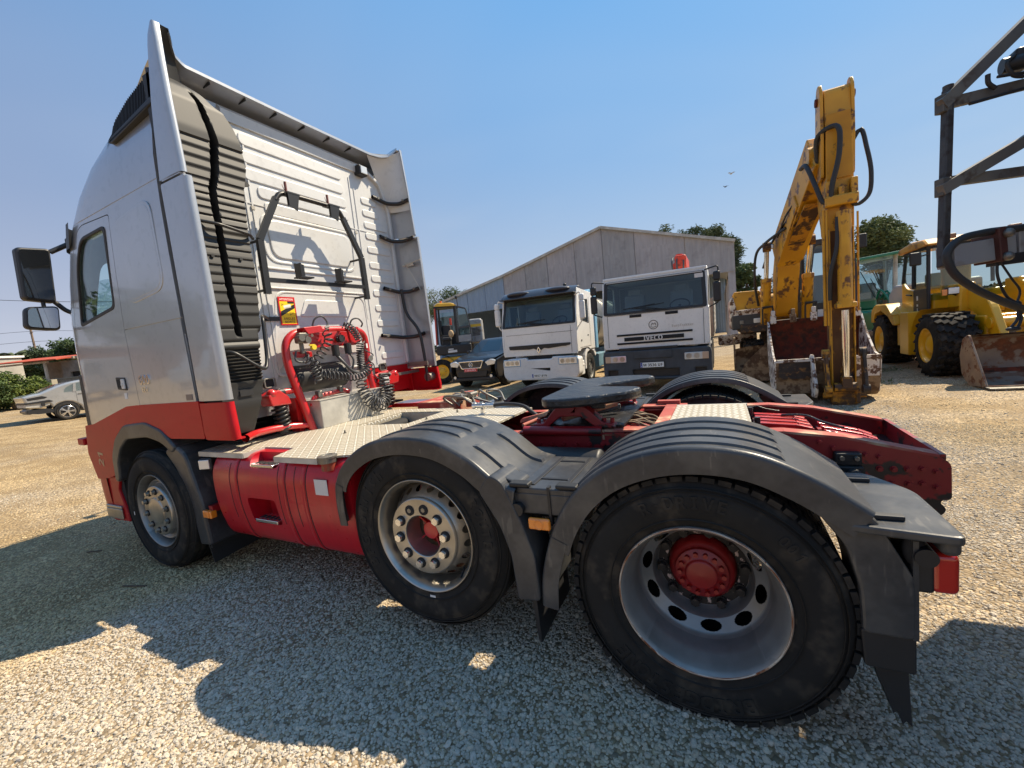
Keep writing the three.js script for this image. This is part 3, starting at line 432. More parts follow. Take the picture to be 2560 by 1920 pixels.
// ---- red fuel tank with step recesses
{
  const n = 44, sec = rpoly([[.60, 1.21, .06], [.60, .34, .05], [1.16, .30, .14], [1.235, .60, .3], [1.235, .86, .14], [1.17, .985, .09], [.9, .995]].map(p => [p[0], Math.min(p[1], 1.0), p[2]]), .04, 6);
  const ev = new Evaluator(); ev.useGroups = false; ev.attributes = ['position', 'normal'];
  const prep = g => { g.deleteAttribute('uv'); const b = new Brush(g); b.updateMatrixWorld(); return b; };
  let t = prep(crease(X(sec, 'zy', .80, 1.46, .03), .4));
  for (const q of [X(rpoly([[1.21, .69], [1.52, .69], [1.535, .505], [1.225, .495]], .035), 'xy', 1.08, .3), X(rpoly([[1.25, 1.1], [1.56, 1.1], [1.58, .985], [1.56, .91], [1.27, .90], [1.235, .97]], .03), 'xy', 1.10, .3)]) t = ev.evaluate(t, prep(q), SUBTRACTION);
  const tk = P('fuel_tank', crease(clean(t.geometry), .5), MT.redTank, truck);
  // straps pressed round the tank (raised bands beside a dark groove)
  const band = (x, w, i0, i1, h) => { const q = sec.slice(i0, i1).map(p => { const dz = p[0] - .9, dy = p[1] - .65, l = Math.hypot(dz, dy); return [p[0] + dz / l * h, p[1] + dy / l * h]; }); return G(q.length - 1, 3, (u, v, i, j) => [x + [0, .002, w - .002, w][j], (j === 0 || j === 3 ? sec[i + i0][1] : q[i][1]), (j === 0 || j === 3 ? sec[i + i0][0] : q[i][0])]); };
  for (const x of [1.09, 1.62, 1.82]) P('tank_strap', band(x, .03, 10, sec.length - 4, .006), MT.redTank, tk);
  for (const x of [1.125, 1.655, 1.855]) P('strap_seal', band(x, .009, 10, sec.length - 4, .002), MT.deep, tk);
  for (const [x, k] of [[1.03, 0], [1.575, 0], [1.745, 0]]) P('strap_seal', band(x, .007, 22, 36, .002), MT.deep, tk);
  const step = (x, y, z, w) => { const s = P('step_tread', [B(w, .012, .10, x, y, z, .005), B(w, .022, .012, x, y - .004, z + .05, .004)], MT.aluBright, tk); for (let k = 0; k < 5; k++) P('grip_hole', B(w * .1, .003, .04, x - w * .4 + w * .2 * k, y + .0075, z + .01), MT.deep, s); };
  step(1.40, .535, 1.185, .24); step(1.41, .925, 1.165, .24);
  P('sticker', B(.115, .10, .002, 2.01, .815, 1.238), M([.62, .6, .57], .6), tk);
  P('tank_bracket', [B(.06, .5, .2, .95, .6, .5), B(.06, .5, .2, 2.05, .6, .5)], MT.redFrame, truck);
  // far side equipment
  P('battery_box', [B(1.1, .5, .6, 1.3, .62, -.92, .04)], MT.redTank, truck);
  P('air_drier', [B(.5, .16, .5, 1.55, .96, -.86, .02), C(.05, .16, 1.9, 1.04, -.75, 'y'), C(.03, .2, 1.75, 1.06, -.65, 'x')], MT.redDusty, truck);
}
// hoses and valves coiled on the far deck
seed(9); P('valve_hoses', [...Array.from({ length: 8 }, () => { const x = rr(1.75, 2.05), z = rr(-.95, -.5); return T([[x, 1.0, z], [x + rr(-.1, .1), 1.10, z + rr(-.1, .1)], [x + rr(0, .2), 1.09, z + rr(-.1, .1)], [x + .25, 1.0, z + rr(-.1, .1)]], .012, { seg: 16, rad: 6 }); }), C(.03, .1, 1.9, 1.08, -.6, 'x'), C(.025, .12, 2.0, 1.1, -.65, 'z'), C(.02, .07, 1.85, 1.11, -.7, 'y')], MT.steel, truck);
P('far_tank', [X(rpoly([[-1.22, .34], [-1.22, .97], [-.66, .97], [-.66, .34]], .12), 'zy', 1.95, .55, .03)], MT.alu, truck);
P('tank_cap', C(.05, .035, 2.1, .995, -1.0, 'y', 20), MT.black, truck);
P('far_step', [B(.75, .012, .5, 1.1, .99, -.92), B(.55, .03, .02, 1.15, 1.01, -.70), ...[-.78, -.84, -.9].map(z => B(.5, .012, .025, 1.4, 1.0, z))], MT.redHoop, truck);
// front mudflap behind the steering wheel, work lamp, marker
P('front_mudguard', [X(rpoly([[.30, 1.045, .03], [.42, 1.05], [.52, .98], [.63, .60], [.66, .26, .02], [.51, .25, .02], [.47, .55], [.36, .86], [.22, 1.0]], .05), 'xy', .72, .53, .02)], MT.fender, truck);
P('mud_flap', [X([[.70, .30], [1.24, .30], [1.22, .10], [.72, .13]], 'zy', .60, .012), B(.03, .2, .5, .62, .33, .98)], MT.black, truck);
{ const l = P('work_lamp', [B(.105, .09, .075, .72, .91, 1.19, .012, [0, .35, 0])], MT.black, truck); P('lens', [B(.085, .07, .012, .735, .91, 1.232, .004, [0, .35, 0])], MT.clearLens, l); P('lamp_bracket', B(.05, .02, .12, .66, .85, 1.1), MT.black, l); }
{ const l = P('side_marker', [B(.07, .06, .035, .66, .515, 1.235, .01), B(.03, .06, .05, .705, .51, 1.22, .01)], MT.amber, truck); P('marker_bracket', B(.05, .05, .1, .69, .55, 1.17), MT.redFrame, l); }
// ---------------------------------------------------------------- the cab
const EV = new Evaluator(); EV.useGroups = false; EV.attributes = ['position', 'normal'];
const br = g => { g = g.clone(); g.deleteAttribute('uv'); const b = new Brush(g); b.updateMatrixWorld(); return b; };
const cut = (a, b, op = SUBTRACTION) => { const r = EV.evaluate(a, b, op); r.updateMatrixWorld(); return r; };
const itp = (tab, y) => { if (y <= tab[0][0]) return tab[0].slice(1); for (let i = 1; i < tab.length; i++) if (y <= tab[i][0]) { const a = tab[i - 1], b = tab[i], t = (y - a[0]) / (b[0] - a[0]); return a.slice(1).map((v, k) => v + (b[k + 1] - v) * t); } return tab[tab.length - 1].slice(1); };
// y: front x, half width, corner depth
const CT = [[1.18, -1.42, 1.238, .52], [1.9, -1.40, 1.24, .52], [2.17, -1.37, 1.24, .52], [2.5, -1.24, 1.24, .50], [2.8, -1.09, 1.237, .50], [2.95, -.98, 1.232, .50], [3.15, -.78, 1.225, .52], [3.32, -.55, 1.205, .52], [3.46, -.30, 1.17, .5], [3.56, -.05, 1.12, .45], [3.64, .18, 1.06, .4], [3.70, .42, .98, .3]];
function outline(y, off) { const [xf0, zs0, dp] = itp(CT, y), x0 = xf0 + off, zs = zs0 - off, xc = x0 + dp, xr = .80 - off, pts = [], n = 14, e = 2 / 3.2; pts.push([xr, zs], [.5, zs], [.1, zs]); for (let k = 0; k <= n; k++) { const a = Math.PI / 2 * (1 - k / n); pts.push([xc - dp * Math.pow(Math.cos(a), e), zs * Math.pow(Math.sin(a), e)]); } const m = pts.slice(0, -1).reverse().map(p => [p[0], -p[1]]); return [...pts, ...m]; }
function loft(ys, off) { // closed solid
  const rows = ys.map(y => outline(y, off)), N = rows[0].length, p = [], ix = [];
  rows.forEach((r, j) => r.forEach(q => p.push(q[0], ys[j], q[1])));
  for (let j = 0; j < ys.length - 1; j++) for (let i = 0; i < N; i++) { const a = j * N + i, b = j * N + (i + 1) % N, c = a + N, d = b + N; ix.push(a, b, d, a, d, c); }
  const cap = (j, flip) => { const c = p.length / 3; p.push(.3, ys[j], 0); for (let i = 0; i < N; i++) { const a = j * N + i, b = j * N + (i + 1) % N; flip ? ix.push(c, b, a) : ix.push(c, a, b); } };
  cap(0, true); cap(ys.length - 1, false);
  const g = new THREE.BufferGeometry(); g.setAttribute('position', new THREE.Float32BufferAttribute(p, 3)); g.setIndex(ix); let q = g.toNonIndexed();
  // orientation check: outward
  q.computeVertexNormals(); let vol = 0; const a = q.attributes.position; for (let i = 0; i < a.count; i += 3) { const A = V3().fromBufferAttribute(a, i), B2 = V3().fromBufferAttribute(a, i + 1), C2 = V3().fromBufferAttribute(a, i + 2); vol += A.dot(B2.cross(C2)); }
  if (vol < 0) { const s = a.array; for (let i = 0; i < s.length; i += 9) for (let k = 0; k < 3; k++) [s[i + 3 + k], s[i + 6 + k]] = [s[i + 6 + k], s[i + 3 + k]]; q.computeVertexNormals(); }
  return clean(q);
}
const ysO = [1.18, 1.5, 1.9, 2.17, 2.35, 2.5, 2.65, 2.8, 2.88, 2.95, 3.05, 3.15, 3.24, 3.32, 3.39, 3.46, 3.51, 3.56, 3.60, 3.64, 3.67, 3.70];
const ysI = [1.26, 1.9, 2.17, 2.5, 2.8, 2.95, 3.15, 3.32, 3.46, 3.56, 3.62];
const winP = rpoly([[-.80, 2.125, .05], [-.14, 2.205, .05], [-.055, 2.835, .06], [-.50, 2.82, .09], [-.66, 2.62, .2]], .05, 6);
const doorP = rpoly([[-1.02, 1.10], [-.045, 1.10], [-.045, 1.40], [-.055, 2.0], [.035, 2.905, .03], [-.50, 2.925, .1], [-.70, 2.74, .2], [-.93, 2.2, .2], [-1.02, 1.7]], .02, 5);
const dil = (pts, d) => { const c = pts.reduce((a, p) => [a[0] + p[0] / pts.length, a[1] + p[1] / pts.length], [0, 0]); const w = Math.max(...pts.map(p => Math.abs(p[0] - c[0]))), h = Math.max(...pts.map(p => Math.abs(p[1] - c[1]))); return pts.map(p => [c[0] + (p[0] - c[0]) * (1 + d / w), c[1] + (p[1] - c[1]) * (1 + d / h)]); };
let shell = cut(br(loft(ysO, 0)), br(loft(ysI, .07)));
shell = cut(shell, br(X(winP, 'xy', -1.6, 3.2)));
shell = cut(shell, br(X(rpoly([[-1.02, 2.06], [1.02, 2.06], [.96, 2.76], [-.96, 2.76]], .12), 'zy', -1.8, 1.25)));
const dPr = X(doorP, 'xy', 1.0, .4), dPrBig = X(dil(doorP, .007), 'xy', 1.0, .4);
const doorG = crease(clean(cut(shell, br(dPr), INTERSECTION).geometry), .5);
shell = cut(shell, br(dPrBig));
// panel gaps as real slots: [x0,y0,x1,y1] on the left side, mirrored
const slot = (x0, y0, x1, y1, w = .007) => { const l = Math.hypot(x1 - x0, y1 - y0), a = Math.atan2(y1 - y0, x1 - x0); return B(l, w, .03, 0, 0, 0).applyMatrix4(new THREE.Matrix4().makeRotationZ(a)).translate((x0 + x1) / 2, (y0 + y1) / 2, 1.243); };
for (const s of [[-.045, 2.012, .80, 2.010], [.795, 2.012, .805, 1.25], [-.60, 2.955, .80, 2.985]]) shell = cut(shell, br(slot(...s)));
const cab = P('cab_shell', crease(clean(shell.geometry), .5), MT.silver, truck);
const door = P('door', doorG, MT.silver, truck);
P('window_pane', X(dil(winP, .008), 'xy', 1.222, .004), MT.glass, door);
P('window_seal', X(dil(winP, .012), 'xy', 1.228, .016, .004, [rev(dil(winP, -.02))]), MT.rubber, door);
P('door_handle', [X(rpoly([[-.36, 1.64], [-.20, 1.63], [-.195, 1.52], [-.355, 1.535]], .012), 'xy', 1.236, .008, .002)], MT.black, door);
P('handle_grip', [B(.05, .085, .014, -.228, 1.578, 1.25, .006), C(.014, .02, -.228, 1.575, 1.252, 'z', 14)], MT.silverDull, door);
P('handle_recess', [B(.09, .07, .004, -.30, 1.585, 1.2452)], MT.deep, door);
P('data_label', [B(.045, .05, .0015, -.245, 1.475, 1.2405)], MT.whitePlastic, door);
// embossed sleeper panel outline, lettering and plate on the side
const strip = (pts, w, z, h, closed) => { const q = closed ? [...pts, pts[0]] : pts; return T(q.map(p => [p[0], p[1], z]), w, { seg: q.length * 4, rad: 6 }); };
const emb = rpoly([[.12, 2.83], [.66, 2.88], [.66, 2.25], [.13, 2.20]], .12, 6);
P('pressed_panel', X(dil(emb, .012), 'xy', 1.2365, .0075, .0035), MT.silver, cab);
P('pressed_panel', X(dil(emb, -.012), 'xy', 1.2395, .006, .0028), MT.silver, cab);
P('power_lettering', [xf(txt('600', .075, .006), .115, 1.595, 1.240), xf(txt('EEV', .04, .004), .10, 1.515, 1.240)], MT.chrome, cab);
P('type_plate', [B(.085, .045, .002, .72, 1.43, 1.2405), B(.075, .006, .003, .72, 1.43, 1.2408)], M([.22, .17, .14], .5), cab);
P('far_window_pane', X(dil(winP, .015), 'xy', -1.19, .004), MT.glass, cab);
P('windscreen', X(rpoly([[-1.03, 2.05], [1.03, 2.05], [.97, 2.77], [-.97, 2.77]], .12), 'zy', 0, .005).applyMatrix4(new THREE.Matrix4().makeRotationZ(-.42)).translate(-2.24, .09, 0).translate(0, -.0, 0), MT.glassDark, cab);
P('corner_trim', [X(rpoly([[-1.16, 1.20], [-1.05, 1.20], [-1.075, 1.70], [-1.13, 1.70]], .01), 'xy', 1.165, .06, .006)], MT.black, cab);
// ---- interior
P('dashboard', [X(rpoly([[-1.25, 1.6], [-1.25, 2.05], [-.95, 2.10], [-.72, 2.0], [-.70, 1.6]], .05), 'xy', -1.1, 2.2, .02)], MT.black, cab);
P('steering_wheel', [clean(new THREE.TorusGeometry(.22, .018, 10, 36).rotateY(Math.PI / 2).rotateZ(.55).translate(-.60, 2.13, .55)), rod([-.60, 2.13, .55], [-.85, 1.95, .55], .03)], MT.black, cab);
P('cab_seat', [B(.5, .16, .5, -.25, 1.75, .55, .06), B(.14, .72, .48, .02, 2.1, .55, .06, [0, 0, -.12]), B(.5, .16, .5, -.25, 1.75, -.55, .06), B(.14, .72, .48, .02, 2.1, -.55, .06, [0, 0, -.12])], M([.16, .15, .14], .9), cab);
P('cab_lining', [B(.02, 1.6, 2.2, .70, 2.3, 0), B(1.7, .02, 2.2, -.1, 1.30, 0)], M([.32, .31, .29], .9), cab);
P('sun_curtain', G(30, 6, (u, v) => [-.06 + .02 * Math.sin(u * 40) - .02, 2.2 + v * .62, -1.13 + .0 * u + .02 * Math.sin(u * 60) + 0 * v].map((q, i) => i === 0 ? -.42 + u * .30 : q)), M([.55, .5, .4], .9), cab);
// ---- rear wall with pressed beads
const wall = P('rear_wall', X([[-1.17, 1.457], [-.50, 1.457], [-.50, 1.55], [-.42, 1.65], [.46, 1.65], [.56, 1.55], [.60, 1.457], [1.16, 1.457], [1.17, 3.45], [1.0, 3.62], [.7, 3.66], [-.7, 3.66], [-1.0, 3.57], [-1.17, 3.3]], 'zy', .80, .014, .003), MT.silverDull, truck);
const bead = (y, za, zb, h = .022) => X(rpoly([[za, y + h], [zb, y + h], [zb, y - h], [za, y - h]], h * .95), 'zy', .806, .018, .006);
for (const [y, a, b] of [[3.515, -.46, .60], [3.375, -.46, .60], [3.235, -.48, .60], [3.11, -.49, .50], [2.99, -.49, .46]]) P('pressed_bead', bead(y - .03, a, b, .05), MT.silverDull, wall);
for (const y of [3.30, 3.17, 3.04, 2.92, 2.77, 2.60, 2.45, 2.29, 2.12, 1.95, 1.58]) P('pressed_bead', bead(y, -1.06 + (y > 3.1 ? .13 : 0), -.70, .036), MT.silverDull, wall);
const ring = (pts, h, x = .806, w = .024) => X(dil(pts, w / 2), 'zy', x, .016, .006, [rev(dil(pts, -w / 2))]);
P('pressed_frame', [ring(rpoly([[-.50, 2.90], [.52, 2.90], [.50, 2.50], [-.48, 2.50]], .12, 6))], MT.silverDull, wall);
P('window_blank', X(rpoly([[-.45, 2.865], [.47, 2.865], [.45, 2.535], [-.43, 2.535]], .10, 6), 'zy', .806, .020, .008), MT.silverDull, wall);
P('pressed_frame', [ring(rpoly([[-.54, 2.24], [.48, 2.24], [.60, 1.5], [-.56, 1.5]], .10, 6), 0, .803, .022)], MT.silverDull, wall);
P('pressed_frame', [X(rpoly([[-.24, 2.18], [.20, 2.18], [.275, 2.02], [-.31, 2.02]], .03), 'zy', .807, .016, .006)], MT.silverDull, wall);
P('wall_fold', [B(.012, 2.0, .012, .815, 2.5, .565), B(.012, 1.5, .012, .815, 2.75, -.56), B(.012, 2.0, .01, .815, 2.5, .615), B(.012, 1.9, .01, .815, 2.45, -.615), B(.02, .018, 1.2, .818, 2.44, 0, .004), B(.02, .014, 1.1, .818, 2.27, 0, .004), B(.010, .008, 1.9, .815, 2.965, -.2)], MT.silverDull, wall);
P('roof_flange', [X([[.83, 3.58], [.84, 3.66], [.80, 3.70], [.78, 3.70], [.80, 3.64], [.81, 3.58]], 'xy', -.78, 1.5), X(rpoly([[-1.08, 1.47], [-1.08, 3.25], [-.98, 3.52], [-.72, 3.66], [-.72, 3.69], [-1.0, 3.56], [-1.115, 3.27], [-1.115, 1.47]], .03), 'zy', .805, .045, .01)], MT.silverDull, wall);
P('wall_tab', [B(.01, .03, .03, .82, 2.93, -.565), B(.01, .03, .03, .82, 2.93, .565), B(.01, .03, .03, .82, 2.33, -.565)], MT.plateAlu, wall);
P('warning_sticker', X([[.315, 1.945], [.48, 1.945], [.48, 2.195], [.315, 2.195]], 'zy', .823, .002), MT.red, wall);
{ // the printed face of the sticker
  const t = canvasTex(320, 480, (x, w, h) => {
    x.fillStyle = '#c8151c'; x.fillRect(0, 0, w, h); x.fillStyle = '#f4cf12'; x.fillRect(22, 78, w - 44, h - 100);
    x.fillStyle = '#1b1a18'; x.beginPath(); x.moveTo(22, 250); x.lineTo(w - 22, 120); x.lineTo(w - 22, 190); x.lineTo(22, 330); x.fill(); x.fillRect(w - 150, 78, 128, 36);
    x.fillStyle = '#e9e7e0'; x.save(); x.translate(160, 165); x.rotate(-.2); x.fillRect(-70, -30, 140, 52); x.fillStyle = '#b9b5a8'; x.fillRect(-70, 8, 140, 20); x.restore();
    x.strokeStyle = '#1b1a18'; x.lineWidth = 6; x.beginPath(); x.moveTo(190, 260); x.lineTo(262, 268); x.lineTo(196, 310); x.closePath(); x.stroke(); x.beginPath(); x.moveTo(50, 120); x.lineTo(92, 126); x.lineTo(54, 150); x.closePath(); x.stroke();
    x.fillStyle = '#f3e9e0'; x.font = 'bold 46px sans-serif'; x.textAlign = 'center'; x.fillText('ATTENTION', w / 2, 58); x.fillStyle = '#1b1a18'; x.font = 'bold 58px sans-serif'; x.fillText('ANGLES', w / 2 + 6, 392); x.fillText('MORTS', w / 2 + 8, 446);
  });
  const pg = new THREE.PlaneGeometry(.165, .25).rotateY(Math.PI / 2).translate(.8265, 2.07, .3975);
  P('sticker_print', clean(pg), M(0xffffff, .45, 0, { map: t }), wall, true);
}
// ---- side fairings behind the cab, both sides
function fairing(s) {
  const f = g => s > 0 ? g : mirZ(g);
  const mkSec = d => [[0, 1.236], [.5, 1.24], [.86, 1.24], [.94, 1.237], [.98, 1.228], [1, 1.214], [1, 1.235 - d], [.97, 1.228 - d], [.93, 1.214], [.5, 1.212], [.1, 1.20], [-.12, 1.165]];
  const rows = (tab, n, d = .045, secF = mkSec(d)) => G(secF.length - 1, n, (u, v, i) => { const y = tab[0][0] + (tab[tab.length - 1][0] - tab[0][0]) * v, [xa, xb, sh] = itp(tab, y), [t, z] = secF[i]; return [xa + (xb - xa) * t, y, (z - sh)]; });
  const lo = P('side_fairing', [f(rows([[1.395, .835, 1.178, 0], [1.7, .835, 1.176, 0], [2.92, .845, 1.148, 0]], 12))], MT.silver, truck);
  P('fairing_edge', [f(X([[.85, 1.190], [1.145, 1.190], [1.14, 1.236], [.85, 1.236]], 'xz', 2.915, .012))], MT.silver, lo);
  const up = P('side_fairing', [f(rows([[2.955, .835, 1.115, .004], [3.2, s > 0 ? .865 : .835, 1.10, .005], [3.45, s > 0 ? .90 : .835, 1.086, .006], [3.7, s > 0 ? .945 : .835, 1.07, .012], [3.85, s > 0 ? .97 : .88, 1.062, .018], [3.925, 1.02, 1.055, .022]], 16, .035)), f(X([[.86, 1.195], [1.09, 1.195], [1.09, 1.232], [.86, 1.232]], 'xz', 2.945, .012))], MT.silver, truck);
  const rd = P('skirt_panel', [f(rows([[1.11, .85, 1.205, -.006], [1.16, .845, 1.21, -.010], [1.38, .84, 1.19, -.006]], 5)), f(X([[.86, 1.16], [1.19, 1.16], [1.19, 1.24], [.86, 1.24]], 'xz', 1.105, .012))], MT.red, truck);
  return [lo, up, rd];
}
fairing(1); const [loR] = fairing(-1);
// brackets between right fairing and wall, drain pipe, rear lamp of the spoiler
for (const [y, za, zb] of [[3.36, -.86, -1.19], [2.93, -.9, -1.19], [2.34, -.86, -1.19], [1.80, -.72, -1.19]]) { const k = P('fairing_bracket', [bar([[.84, y + .01, za], [.87, y - .03, -1.06], [.96, y - .03, -1.16], [1.08, y, -1.19]].map(p => p), .022, .04)], MT.blackMetal, truck); for (const [x, z] of [[.87, za - .06], [1.02, -1.16]]) P('bracket_bolt', C(.012, .02, x + .012, y - .005, z + .012, 'x', 10), MT.steel, k); }
P('drain_pipe', bar([[.90, 2.34, -1.08], [.90, 2.05, -1.10], [1.06, 1.85, -1.12], [1.09, 1.5, -1.12], [1.09, 1.22, -1.12]], .018, .12), MT.black, truck);
P('fairing_stay', [rod([.92, 2.62, -1.16], [1.16, 2.66, -1.17], .006), rod([.95, 2.62, -1.17], [1.12, 2.3, -1.17], .004), C(.014, .03, .93, 2.62, -1.15, 'x'), B(.13, .05, .02, .99, 2.63, -1.175, .006)], MT.plateAlu, truck);
P('spoiler_lamp', [B(.09, .1, .12, .85, 3.60, -.72, .012)], MT.black, truck);
P('spoiler_lamp_lens', [B(.012, .08, .09, .90, 3.60, -.72, .006)], MT.clearLens, truck);
P('far_skirt_mount', [C(.05, .10, 1.1, 1.27, -1.16, 'z'), B(.03, .03, .4, .9, 1.35, -1.0), B(.3, .05, .02, .99, 1.44, -1.1)], MT.steel, truck);
P('far_skirt_liner', [B(.42, .28, .012, .64, 1.25, -1.13, .004), B(.012, .3, .55, .80, 1.30, -.85)], MT.red, truck);
// ---- roof spoiler with upswept wings
{
  const LZ = [[0, .93, 3.80], [.80, .935, 3.80], [.95, .96, 3.81], [1.04, .99, 3.835], [1.09, 1.025, 3.875], [1.125, 1.055, 3.925]];
  const LZl = [[0, .93, 3.80], [1.0, .945, 3.80], [1.06, .97, 3.82], [1.10, 1.02, 3.87], [1.125, 1.055, 3.925]], lip = z => itp(z > 0 ? LZl : LZ, Math.abs(z)); const zs = []; for (let k = -30; k <= 30; k++) zs.push(1.125 * Math.sign(k) * (1 - Math.pow(1 - Math.abs(k) / 30, 1.6)));
  const top = G(60, 14, (u, v, i) => { const z = zs[i], [lx, ly] = lip(z), t = v, x0 = .30, y0 = 3.60 - .05 * Math.abs(z); return [x0 + (lx - x0) * t, y0 + (ly - y0) * (1 - (1 - t) ** 1.6) * 1, z]; });
  const und = G(60, 14, (u, v, i) => { const z = zs[i], [lx, ly] = lip(z), t = v, x0 = .30, y0 = 3.60 - .05 * Math.abs(z); return [x0 + (lx - x0) * t, y0 + (ly - y0) * (1 - (1 - t) ** 1.6) - .022 - .05 * (1 - t), z]; });
  const ed = G(60, 1, (u, v, i) => { const z = zs[i], [lx, ly] = lip(z); return [lx, ly - .022 * v, z]; });
  const sp = P('roof_spoiler', [top, und, ed], MT.silver, truck);
  P('wing_panel', G(10, 12, (u, v) => { const y0 = 3.25 + .54 * v, y1 = 3.25 + .67 * v, a = itp([[0, .83, -1.14], [.45, .83, -1.0], [.8, .87, -.88], [1, .925, -.76]], v), b = itp([[0, 1.085, -1.207], [1, 1.052, -1.19]], v), t = u; return [a[0] + (b[0] - a[0]) * t ** 1.3, y0 + (y1 - y0) * t, a[1] + (b[1] - a[1]) * Math.sin(t * Math.PI / 2)]; }), MT.silverDull, sp);
  for (const q of [1]) P('wing_return', G(8, 12, (u, v) => { const y = 3.50 + v * .424, zi = itp([[3.5, .98], [3.8, 1.06], [3.87, 1.095], [3.925, 1.12]], y)[0], xi = itp([[3.5, .86], [3.8, .955], [3.87, 1.02], [3.925, 1.05]], y)[0], xo = itp([[3.5, 1.04], [3.925, 1.052]], y)[0]; const t = u; return [xi + (xo - xi) * t * t, y, q * (zi + (1.196 - zi) * Math.sin(t * Math.PI / 2))]; }), q > 0 ? MT.intake : MT.silverDull, sp);
  for (const z of [.82, .55, .28, .0, -.28, -.55]) P('spoiler_rib', B(.10, .02, .012, .87, 3.765, z, .003), MT.intake, sp);
  P('roof_gap_plate', [X([[-1.0, 3.50], [1.0, 3.50], [1.0, 3.66], [-1.0, 3.66]], 'zy', .74, .01)], MT.deep, sp);
}
// ---- black roof-side air grille
for (const s of [1, -1]) {
  const f = g => s > 0 ? g : mirZ(g);
  const gp = [[.87, 3.49], [.25, 3.405], [.165, 3.44], [.15, 3.51], [.24, 3.58], [.45, 3.66], [.66, 3.70], [.86, 3.715]];
  if (s < 0) gp.forEach(p => { p[0] = Math.min(p[0], .80) - .02; });
  const gr = P('roof_grille', [f(X(rpoly(gp, .03), 'xy', .98, .17, .012)), ...(s < 0 ? [] : [f(X(rpoly([[.87, 3.515], [.25, 3.43], [.20, 3.40], [.26, 3.385], [.90, 3.475]], .01), 'xy', 1.06, .155, .008)), f(X(rpoly([[.82, 3.49], [.90, 3.47], [.89, 3.70], [.85, 3.715]], .01), 'xy', 1.0, .205, .008))])], MT.black, truck);
  for (let k = 0; k < (s < 0 ? 23 : 26); k++) { const x = .20 + k * .0245, yb = 3.425 + (x - .25) * .137, yt = itp([[.15, 3.50], [.24, 3.565], [.45, 3.64], [.66, 3.685], [.86, 3.705]], x)[0]; P('grille_slat', f(beam([x - .02, yb, 1.175], [x + .02, yt, 1.155], .006, .03, [0, 0, 1])), MT.black, gr); }
  P('roof_marker', f(B(.035, .06, .04, -.02, 3.48, 1.0, .008)), MT.black, truck);
}
P('aerial', [rod([.22, 3.58, .95], [.14, 3.68, .95], .003, 5)], MT.black, truck);
